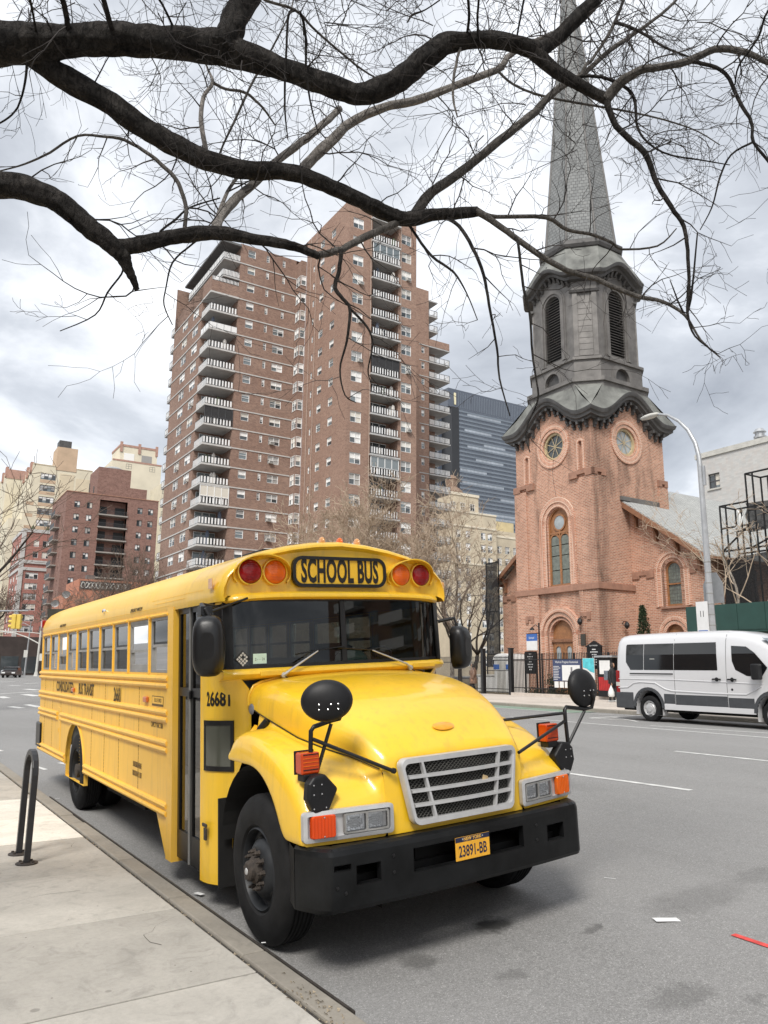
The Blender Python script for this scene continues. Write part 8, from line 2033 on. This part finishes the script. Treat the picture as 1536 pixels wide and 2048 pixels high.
# ================================================================ trees
def bark(name, c1, c2, scale=8):
    t = NT(name); v = t.coord('Object'); n = t.noise(v, scale, 6, .7, .8); f = t.noise(t.coord('Object', (1, 1, .35)), scale * 4, 5, .7, 1.2)
    c = t.mix(t.ramp(n, [(.3, 0.0), (.7, 1.0)]), c1, c2); c = t.mix(t.ramp(f, [(.4, .0), (.62, .75)]), c, scal(c1, .45))
    t.color(c); t.set(Roughness=.9, Specular_IOR_Level=.2); t.bump(f, 1.0, .03); return t.mat
m_bark = bark('dark_bark', (.008, .007, .0065), (.072, .065, .059)); m_bark2 = bark('grey_branch_bark', (.085, .077, .068), (.20, .185, .17)); m_pale = bark('pale_branch_bark', (.22, .20, .18), (.42, .39, .36), 12)
m_twig = M_('twig', (.030, .025, .023), .85, .35, 4)
BR = {
 'A': ([(-90, 60, 95), (-30, 84, 92), (60, 88, 78), (130, 84, 68), (200, 78, 66), (300, 83, 66), (400, 92, 70), (450, 100, 66), (525, 124, 52), (600, 150, 46), (680, 178, 46), (722, 188, 47), (782, 169, 52), (841, 125, 50), (885, 92, 44), (934, 80, 36), (983, 80, 36), (1027, 87, 36), (1075, 104, 36)], 4.9, 5.3, 0),
 'A3': ([(1070, 103, 32), (1103, 84, 31), (1146, 44, 30), (1190, 0, 27), (1240, -60, 24)], 5.3, 5.6, 0),
 'A4': ([(1068, 104, 30), (1114, 144, 26), (1152, 166, 24), (1190, 188, 22), (1216, 198, 24)], 5.3, 5.2, 0),
 'A5': ([(1212, 198, 22), (1244, 163, 20), (1277, 143, 17), (1326, 133, 15), (1380, 122, 15), (1429, 98, 13), (1489, 104, 12), (1536, 125, 10), (1610, 150, 8)], 5.2, 4.8, 1),
 'A6': ([(1214, 196, 17), (1217, 218, 14), (1239, 261, 13), (1288, 305, 13), (1315, 370, 11), (1342, 414, 10), (1367, 452, 9), (1375, 501, 8), (1378, 572, 7), (1375, 626, 6), (1390, 672, 4), (1435, 708, 2.5)], 5.2, 4.9, 0),
 'A7': ([(1382, 122, 9), (1412, 129, 8), (1451, 147, 8), (1478, 201, 8), (1503, 245, 7), (1506, 283, 6), (1536, 321, 6), (1580, 380, 5)], 5.0, 4.7, 0),
 'D': ([(440, 100, 60), (458, 66, 56), (476, 25, 58), (500, -10, 55), (540, -70, 50)], 5.0, 5.2, 0),
 'B': ([(60, 100, 60), (100, 136, 52), (150, 168, 52), (225, 210, 50), (300, 262, 48), (375, 303, 46), (425, 324, 43), (500, 340, 40), (550, 342, 36), (600, 349, 36), (650, 369, 35), (700, 391, 34), (750, 417, 34), (793, 435, 31), (822, 438, 30), (863, 430, 26), (918, 427, 23), (956, 423, 19)], 5.0, 5.5, 0),
 'B1': ([(950, 421, 17), (983, 441, 14), (1027, 473, 13), (1081, 512, 13), (1135, 541, 12), (1190, 558, 11), (1266, 590, 10), (1326, 604, 8), (1370, 631, 6), (1402, 680, 4), (1440, 715, 2.5)], 5.5, 5.0, 1),
 'B2': ([(960, 426, 10), (994, 433, 9), (1092, 435, 9), (1135, 460, 8), (1179, 468, 7), (1222, 484, 6), (1244, 498, 5), (1315, 492, 4), (1353, 457, 2.5)], 5.5, 5.7, 1),
 'B3': ([(824, 436, 22), (863, 386, 20), (934, 335, 18), (1016, 267, 17), (1070, 223, 16), (1114, 180, 14), (1168, 147, 11), (1217, 103, 9), (1288, 54, 7), (1348, 5, 6), (1380, -40, 5)], 5.5, 6.2, 1),
 'B4': ([(858, 432, 9), (890, 436, 8), (918, 452, 8), (945, 495, 8), (967, 550, 7), (978, 610, 6), (994, 697, 5), (999, 757, 4), (1020, 832, 2.5)], 5.5, 5.1, 0),
 'B5': ([(1030, 474, 7), (1037, 490, 6), (1046, 572, 6), (1059, 626, 5), (1065, 708, 5), (1072, 757, 4), (1076, 800, 4), (1052, 860, 3), (1060, 905, 2)], 5.3, 5.0, 0),
 'B6': ([(812, 440, 7), (826, 462, 6), (863, 512, 6), (907, 544, 5), (934, 588, 3), (955, 640, 2)], 5.5, 5.3, 0),
 'B7': ([(800, 436, 17), (793, 446, 16), (744, 468, 16), (700, 491, 15), (675, 501, 15), (635, 512, 16)], 5.5, 4.9, 1),
 'C': ([(-90, 390, 60), (-30, 374, 58), (0, 371, 57), (50, 376, 54), (100, 395, 50), (135, 418, 50), (175, 452, 46), (215, 484, 42), (243, 508, 36), (255, 535, 24), (265, 556, 18), (275, 579, 12)], 4.4, 4.7, 0),
 'C2': ([(225, 496, 34), (262, 492, 34), (300, 484, 34), (350, 474, 32), (400, 467, 32), (450, 468, 28), (500, 477, 24), (550, 485, 22), (590, 493, 18), (638, 513, 15)], 4.6, 4.9, 0),
 'C3': ([(682, 500, 10), (682, 515, 9), (677, 545, 9), (670, 575, 9), (686, 598, 8), (700, 617, 7), (697, 660, 6), (692, 690, 5), (680, 740, 4), (690, 790, 3), (712, 805, 2)], 4.95, 4.8, 0),
 'C3b': ([(700, 617, 6), (735, 655, 5), (745, 690, 4), (736, 740, 3), (742, 765, 2)], 4.9, 4.9, 0),
 'C4': ([(430, 466, 22), (440, 435, 20), (475, 395, 18), (505, 370, 17), (560, 317, 16), (615, 275, 15), (650, 245, 14), (680, 218, 12)], 4.8, 6.1, 2),
 'C5': ([(600, 345, 22), (630, 312, 22), (665, 280, 22), (700, 246, 19), (768, 215, 17), (825, 203, 17), (890, 180, 15), (994, 139, 13), (1021, 109, 11), (1081, 76, 8), (1130, 58, 6)], 5.4, 6.3, 2),
 'C6': ([(369, 470, 10), (370, 450, 9), (372, 415, 9), (360, 375, 9), (340, 345, 9), (300, 310, 8), (250, 280, 7), (215, 274, 6), (155, 272, 5), (100, 305, 5), (50, 328, 4), (0, 342, 3), (-30, 350, 3)], 4.8, 5.2, 1),
 'C7': ([(428, 465, 12), (430, 450, 10), (450, 395, 8), (470, 360, 7), (488, 345, 6)], 4.8, 5.6, 2),
 'C8': ([(320, 480, 6), (322, 462, 5), (350, 440, 5), (380, 415, 4), (440, 396, 3)], 4.7, 5.0, 0),
 'E': ([(412, 318, 12), (410, 295, 11), (402, 240, 10), (407, 195, 9), (425, 165, 7), (417, 142, 5), (412, 128, 4)], 5.25, 6.0, 2),
 'F': ([(425, 165, 7), (450, 178, 6), (490, 185, 6), (525, 215, 5), (550, 250, 3)], 5.9, 6.1, 1),
 'GG': ([(438, 325, 5), (440, 305, 4), (470, 240, 5), (510, 155, 5), (545, 95, 4), (580, 25, 3), (590, -20, 3)], 5.3, 5.6, 1),
 'I': ([(246, 530, 5), (243, 548, 4), (215, 585, 4), (190, 630, 3), (120, 662, 2)], 4.7, 4.8, 0),
 'JJ': ([(398, 478, 4), (380, 492, 4), (345, 525, 4), (332, 575, 3), (328, 610, 3), (345, 650, 2)], 4.75, 4.9, 0),
 'K': ([(590, 20, 7), (577, 30, 6), (573, 90, 5), (570, 160, 5), (570, 225, 4), (576, 280, 2)], 4.7, 4.8, 0),
 'K2': ([(598, 22, 7), (606, 40, 6), (612, 80, 6), (612, 130, 5), (620, 200, 4), (637, 270, 2)], 4.7, 4.9, 0),
 'L': ([(500, -30, 8), (530, 0, 6), (590, 20, 6), (625, 55, 5), (670, 95, 5), (725, 140, 4), (770, 165, 3)], 4.7, 5.3, 1),
 'M1': ([(1160, 155, 8), (1172, 130, 7), (1184, 120, 6), (1222, 60, 7), (1247, 0, 6), (1260, -40, 5)], 5.3, 5.8, 1),
 'M2': ([(1225, 55, 7), (1236, 46, 7), (1288, 68, 6), (1326, 93, 5), (1386, 117, 4)], 5.7, 5.2, 0),
 'NN': ([(922, 98, 7), (918, 105, 6), (907, 158, 6), (907, 201, 5), (915, 234, 3)], 5.2, 5.2, 2),
 'O': ([(994, 140, 6), (1027, 169, 5), (1081, 191, 5), (1163, 207, 5), (1272, 226, 4), (1380, 256, 3), (1440, 290, 2)], 6.2, 5.8, 1),
 'P': ([(1150, 160, 8), (1170, 152, 7), (1217, 158, 7), (1266, 190, 7), (1277, 261, 5), (1326, 305, 4), (1408, 321, 3), (1460, 330, 2)], 5.3, 5.0, 0),
 'Q': ([(1590, -10, 6), (1536, 22, 5), (1516, 76, 5), (1478, 131, 4), (1470, 170, 3)], 4.6, 4.9, 0),
 'RR': ([(1504, 285, 5), (1462, 310, 4), (1440, 354, 4), (1424, 414, 3), (1400, 460, 2)], 4.75, 4.9, 0),
 'S1': ([(55, -20, 7), (60, 0, 6), (66, 28, 5), (72, 62, 5)], 4.5, 4.85, 0), 'S2': ([(118, -25, 14), (128, 10, 12), (138, 62, 12)], 4.7, 4.9, 0), 'S3': ([(200, -25, 12), (212, 15, 11), (224, 60, 11)], 4.7, 4.9, 0), 'S4': ([(300, -30, 6), (325, 10, 5), (345, 50, 5)], 4.7, 4.95, 0),
 'S5': ([(934, -20, 6), (938, 30, 6), (934, 70, 6)], 5.0, 5.2, 0), 'S6': ([(960, -20, 5), (955, 30, 5), (957, 75, 5)], 5.0, 5.2, 0), 'S7': ([(1052, -20, 5), (1040, 40, 4), (1032, 85, 4)], 5.1, 5.3, 0), 'S8': ([(54, 120, 6), (50, 165, 5), (35, 215, 4), (10, 240, 4), (-20, 255, 3)], 4.9, 5.0, 0),
 'S9': ([(880, 0, 3), (850, 20, 3), (825, 30, 5), (815, 45, 3)], 5.0, 5.0, 0), 'S10': ([(1395, 465, 3), (1375, 626, 5), (1340, 560, 2)], 5.0, 5.0, 0)}
tree = tag(empty('street_tree', T((-4.4, 5.2, .15))), 'bare tree with dark furrowed limbs reaching across the top over the bus', 'tree')
to_t = Vector((4.4, -5.2, -.15))
rt = random.Random(11)
def smooth(pts, k=3):
    out = []
    n = len(pts)
    for i in range(n - 1):
        p0, p1, p2, p3 = pts[max(0, i - 1)], pts[i], pts[i + 1], pts[min(n - 1, i + 2)]
        for q in range(k):
            t = q / k; out.append([.5 * ((2 * b) + (-a + c) * t + (2 * a - 5 * b + 4 * c - d) * t * t + (-a + 3 * b - 3 * c + d) * t ** 3) for a, b, c, d in zip(p0, p1, p2, p3)])
    out.append(list(pts[-1])); return out
SK = []
from mathutils import noise as NZ
def bark_tube(mb, P, Rr, sides=26, sub_=4):
    pts, rad = [], []
    for i in range(len(P) - 1):
        for q in range(sub_): pts.append(P[i].lerp(P[i + 1], q / sub_)); rad.append(Rr[i] + (Rr[i + 1] - Rr[i]) * q / sub_)
    pts.append(P[-1]); rad.append(Rr[-1]); o = len(mb.v); mb.tube(pts, rad, sides)
    s = 0; sd = rt.random() * 90
    for i, p in enumerate(pts):
        if i: s += (pts[i] - pts[i - 1]).length
        for k in range(sides):
            v = Vector(mb.v[o + i * sides + k]); d = v - p; a = 2 * PI * k / sides
            n1 = NZ.noise(Vector((math.cos(a) * 3.2 + sd, math.sin(a) * 3.2, s * 6))); n2 = NZ.noise(Vector((math.cos(a) * 1.1 + sd, math.sin(a) * 1.1 + 9, s * 3.0)))
            n3 = NZ.noise(Vector((math.cos(a) * 6.5 + sd, math.sin(a) * 6.5 + 5, s * 5)))
            mb.v[o + i * sides + k] = tuple(p + d * (1 + .05 * n1 + .05 * n2 + .21 * n3))
for key, (pts, d0, d1, kind) in BR.items():
    n = len(pts); raw = []
    for i, (x, y, w) in enumerate(pts):
        d = d0 + (d1 - d0) * i / (n - 1); p = at(x, y, d); rr = w / 2 / FPX * d * (.88 if w > 30 else .95)
        raw.append((p.x, p.y, p.z, rr))
    sm = smooth(raw, 4)
    P = [Vector(q[:3]) for q in sm]; Rr = [max(.0022, q[3]) for q in sm]
    big = max(Rr) > .03
    for i in range(len(P)):
        if Rr[i] > .006: P[i] = P[i] + Vector((rt.gauss(0, 1), rt.gauss(0, 1), rt.gauss(0, 1))) * Rr[i] * (.09 if Rr[i] < .03 else .03)
    SK.append((P, Rr, kind, key))
    mb = MB(); bark_tube(mb, [p + to_t for p in P], Rr) if big else mb.tube([p + to_t for p in P], Rr, 7)
    mb.build('limb' if big else 'branch', m_bark if (kind == 0) else (m_bark2 if kind == 1 else m_pale), tree, smooth=180, fix=False)
# trunk and the two stems that carry the limbs, left of the frame
mb = MB(); a0 = SK[0][0][0]; c0 = [s for s in SK if s[3] == 'C'][0][0][0]
mb.tube([Vector((0, 0, -.1)), Vector((.0, 0, .2)), Vector((.03, 0, 1.2)), Vector((.1, -.02, 2.4)), c0 + to_t - Vector((.9, 0, .5)), c0 + to_t], [.42, .33, .28, .25, .17, .09], 16); mb.build('trunk', m_bark, tree, smooth=180)
mb = MB(); mb.tube([Vector((.08, 0, 2.2)), Vector((.35, 0, 3.4)), a0 + to_t - Vector((.8, 0, .4)), a0 + to_t], [.22, .20, .18, .145], 14); mb.build('limb', m_bark, tree, smooth=180)
# twigs: thin, crooked, branching at wide angles
def twig(mb, p, d, L, r, lev, rr, droop=-.02, sides=3):
    n = max(3, int(L / .075)); pts, rad = [p], [r]
    q = p.copy(); dd = d.copy()
    for i in range(n):
        dd = (dd + Vector((rr.gauss(0, .22), rr.gauss(0, .22), rr.gauss(0, .20) + droop))).normalized()
        q = q + dd * (L / n); pts.append(q.copy()); rad.append(max(.0014, r * (1 - .72 * (i + 1) / n)))
        if lev > 0 and rr.random() < (.62 if lev > 1 else .75):
            ax = Vector((rr.gauss(0, 1), rr.gauss(0, 1), rr.gauss(0, 1))).normalized(); nd = (dd * .70 + ax * .75).normalized()
            twig(mb, q, nd, L * rr.uniform(.30, .58), max(.0015, rad[-1] * .72), lev - 1, rr, droop, sides)
    mb.tube(pts, rad, sides, cap=False)
tw = MB()
for P, Rr, kind, key in SK:
    acc = 0
    for i in range(1, len(P)):
        acc += (P[i] - P[i - 1]).length
        r = Rr[i]
        step = .20 if r < .02 else (.25 if r < .05 else .36)
        while acc > step:
            acc -= step * rt.uniform(.7, 1.3)
            t = (P[i] - P[i - 1]).normalized(); ax = Vector((rt.gauss(0, 1), rt.gauss(0, .7), rt.gauss(.15, 1))).normalized(); ax = (ax - t * ax.dot(t)).normalized()
            d = (t * .45 + ax).normalized()
            if P[i].z < 3.4 and P[i].x < -.2 and d.z < -.2 and rt.random() < .7: continue
            L = rt.uniform(.25, .75) * (1.15 if r > .02 else .9)
            twig(tw, P[i], d, L, min(.0064, max(.0030, r * .5)), 2 if rt.random() < .55 else 1, rt)
# upper crown outside the limbs drawn above: twigs that hang into the top of the view
for k in range(170):
    px, py = rt.uniform(-40, 1580), rt.uniform(-90, 60)
    if rt.random() < .3: px = rt.uniform(900, 1560); py = rt.uniform(-60, 300)
    twig(tw, at(px, py, rt.uniform(4.6, 6.8)), Vector((rt.gauss(0, 1), rt.gauss(0, .6), rt.gauss(-.2, .8))).normalized(), rt.uniform(.4, .9), .0042, 2, rt)
for i in range(len(tw.v)): v = tw.v[i]; tw.v[i] = (v[0] + 4.4, v[1] - 5.2, v[2] - .15)
tw.build('twigs', m_twig, tree, fix=False, kind='stuff', smooth=180)
print('TWIG FACES', len(tw.f))
# ---------------------------------------------------------------- leafless trees behind
m_btw = M_('pale_tan_twig', (.46, .36, .265), .9, .25, 1); m_btr = bark('plane_bark', (.24, .20, .165), (.55, .50, .43), 2.5); m_dtw = M_('brown_twig', (.17, .125, .095), .9, .3, 1); m_dtr = bark('dark_trunk_bark', (.035, .028, .024), (.09, .075, .062), 3)
def bare_tree(base, h, seed, spread, tr, label, group=None, pale=True, lev=4, tw_r=.012, lean=(0, 0), minr=.006, name='bare_tree'):
    rr = random.Random(seed); o = tag(empty(name, T(base)), label, 'tree', group)
    tm, bm_ = (m_btr, m_btw) if pale else (m_dtr, m_dtw)
    twm = MB(); limbs = []
    def grow(p, d, L, r, lv, main):
        n = max(3, int(L / .5)); pts, rad = [p], [r]; q = p.copy(); dd = d.copy()
        for i in range(n):
            dd = (dd + Vector((rr.gauss(0, .13), rr.gauss(0, .13), rr.gauss(.05, .10)))).normalized(); q = q + dd * (L / n); pts.append(q.copy()); rad.append(max(minr, r * (1 - .6 * (i + 1) / n)))
            if lv > 0 and i > n * .2:
                for _ in range(1 if lv > 2 else 2):
                    if rr.random() < .8:
                        ax = Vector((rr.gauss(0, 1), rr.gauss(0, 1), rr.gauss(.1, .6))).normalized(); grow(q, (dd * .75 + ax * spread).normalized(), L * rr.uniform(.38, .62), max(minr, rad[-1] * .6), lv - 1, False)
        if main or r > .05: limbs.append((pts, rad))
        else: twm.tube(pts, rad, 3, cap=False)
    th = h * .30; mb = MB(); top = Vector((lean[0], lean[1], th)); mb.tube([Vector((0, 0, -.2)), Vector((0, 0, .3)), top * .5, top], [tr * 1.4, tr, tr * .9, tr * .8], 10); mb.build('trunk', tm, o, smooth=180)
    nl = rr.choice([4, 5])
    for k in range(nl):
        a = 2 * PI * (k + rr.random() * .5) / nl; grow(top, Vector((math.cos(a) * .75 * spread, math.sin(a) * .75 * spread, .9)).normalized(), h * rr.uniform(.42, .60), tr * .55, lev, True)
    for pts, rad in limbs: mb = MB(); mb.tube(pts, rad, 6); mb.build('limb', tm, o, smooth=180, fix=False)
    twm.build('twigs', bm_, o, fix=False, kind='stuff', smooth=180); print(name, seed, len(twm.f)); return o
gp = lambda x, y, z=.55: G @ Vector((x, y, z))
bare_tree(gp(38, 60), 16.5, 21, .75, .24, 'tall pale leafless tree behind the bus roof, right of the tower balconies', 'leafless trees in the churchyard', minr=.018)
bare_tree(gp(33.5, 61), 15, 22, .8, .22, 'broad pale leafless tree in front of the tower, behind the middle of the bus roof', 'leafless trees in the churchyard', minr=.018)
bare_tree(gp(43, 57), 15.5, 23, .72, .24, 'pale leafless tree in front of the beige apartment house', 'leafless trees in the churchyard', minr=.018)
bare_tree(gp(36.5, 46), 8.5, 24, .85, .17, 'dark low leafless tree with a crooked trunk behind the iron gate', None, False, minr=.010, lean=(.4, -.5))
bare_tree(gp(38.5, 50), 9.5, 25, .8, .17, 'brown bushy leafless tree between the bus and the netted scaffold', None, False, minr=.011)
bare_tree(gp(27.5, 72), 12, 26, .8, .2, 'thin leafless tree in front of the lower left corner of the tower', None, False, minr=.014, lev=3)
bare_tree(gp(25.5, 112), 15, 27, .7, .22, 'leafless tree in front of the brown block, at the left edge of the tower', None, False, minr=.022, lev=3)
bare_tree(gp(24.5, 140), 14, 28, .8, .24, 'dark leafless tree in front of the low graffiti building', None, False, minr=.026, lev=3)
bare_tree(gp(32.0, 20.6, .6), 8.6, 29, .85, .16, 'tan leafless tree with drooping twigs right of the lamp post', None, True, minr=.008, lean=(0, .2))
bare_tree(gp(7.5, 128), 12, 30, .95, .3, 'dark leafless street tree at the far crossing, leftmost of the avenue trees', 'dark trees at the far crossing', False, minr=.03, lev=3)
bare_tree(gp(12.0, 150), 14, 31, .95, .3, 'dark leafless street tree above the shopfronts at the far crossing', 'dark trees at the far crossing', False, minr=.03, lev=3)
bare_tree(gp(2.6, 36, .15), 11, 32, .8, .16, 'slim leafless tree at the left edge whose twigs reach into the sky', None, False, minr=.010, lev=3, lean=(-.6, 0))
# evergreen cone beside the church and low planting behind the fence
m_ever = M_('evergreen', (.030, .048, .018), .8, .45, 2.5)
def leafy(o, name, n, fn, size, m, seed):
    rr = random.Random(seed); mb = MB()
    for _ in range(n):
        p = fn(rr); a, b = Vector((rr.gauss(0, 1), rr.gauss(0, 1), rr.gauss(.6, .8))).normalized(), Vector((rr.gauss(0, 1), rr.gauss(0, 1), rr.gauss(0, 1))).normalized(); c = a.cross(b).normalized(); s = size * rr.uniform(.6, 1.3)
        mb.add([p, p + (a + c * .35) * s, p + a * s * 1.9, p + (a - c * .35) * s], [(0, 1, 2, 3)])
    return mb.build(name, m, o, fix=False, kind='stuff')
ev = tag(empty('evergreen_tree', G @ T((33.0, 27.2, FZ))), 'dark green cone-shaped evergreen against the church wall, above the van', 'tree')
mb = MB(); mb.tube([(0, 0, 0), (0, 0, 4.2)], [.09, .02], 6); mb.build('trunk', m_dtr, ev)
def cone(rr):
    z = rr.uniform(.2, 4.75); r = .82 * (1 - z / 4.95) ** .8 * rr.uniform(.35, 1.0) ** .5; a = rr.uniform(0, 2 * PI); r *= 1 + .18 * math.sin(5 * a + z * 3); return Vector((r * math.cos(a), r * math.sin(a), z))
leafy(ev, 'foliage', 5200, cone, .065, m_ever, 5)
hd = tag(empty('low_hedge', G @ T((31.3, 30, FZ))), 'low dark green planting along the church fence under the banner', 'hedge')
leafy(hd, 'leaves', 5200, lambda rr: Vector((rr.uniform(-.35, .5), rr.uniform(-9, 4.3), rr.uniform(.02, .42) * (.7 + .3 * math.sin(rr.random() * 9)))), .06, M_('hedge_leaf', (.040, .052, .020), .8, .5, 3), 6)
pt = tag(empty('potted_shrub', G @ T((32.2, 33.2, FZ))), 'small green shrub in a dark pot behind the fence, below the blue sign', 'plant')
mb = MB(); mb.lathe([(.16, 0), (.24, .5), (.26, .52), (.22, .52), (.2, .45)], 14); mb.build('pot', m_bk2, pt); leafy(pt, 'foliage', 500, lambda rr: Vector((rr.gauss(0, .18), rr.gauss(0, .18), .55 + abs(rr.gauss(0, .32)))), .06, m_ever, 8)
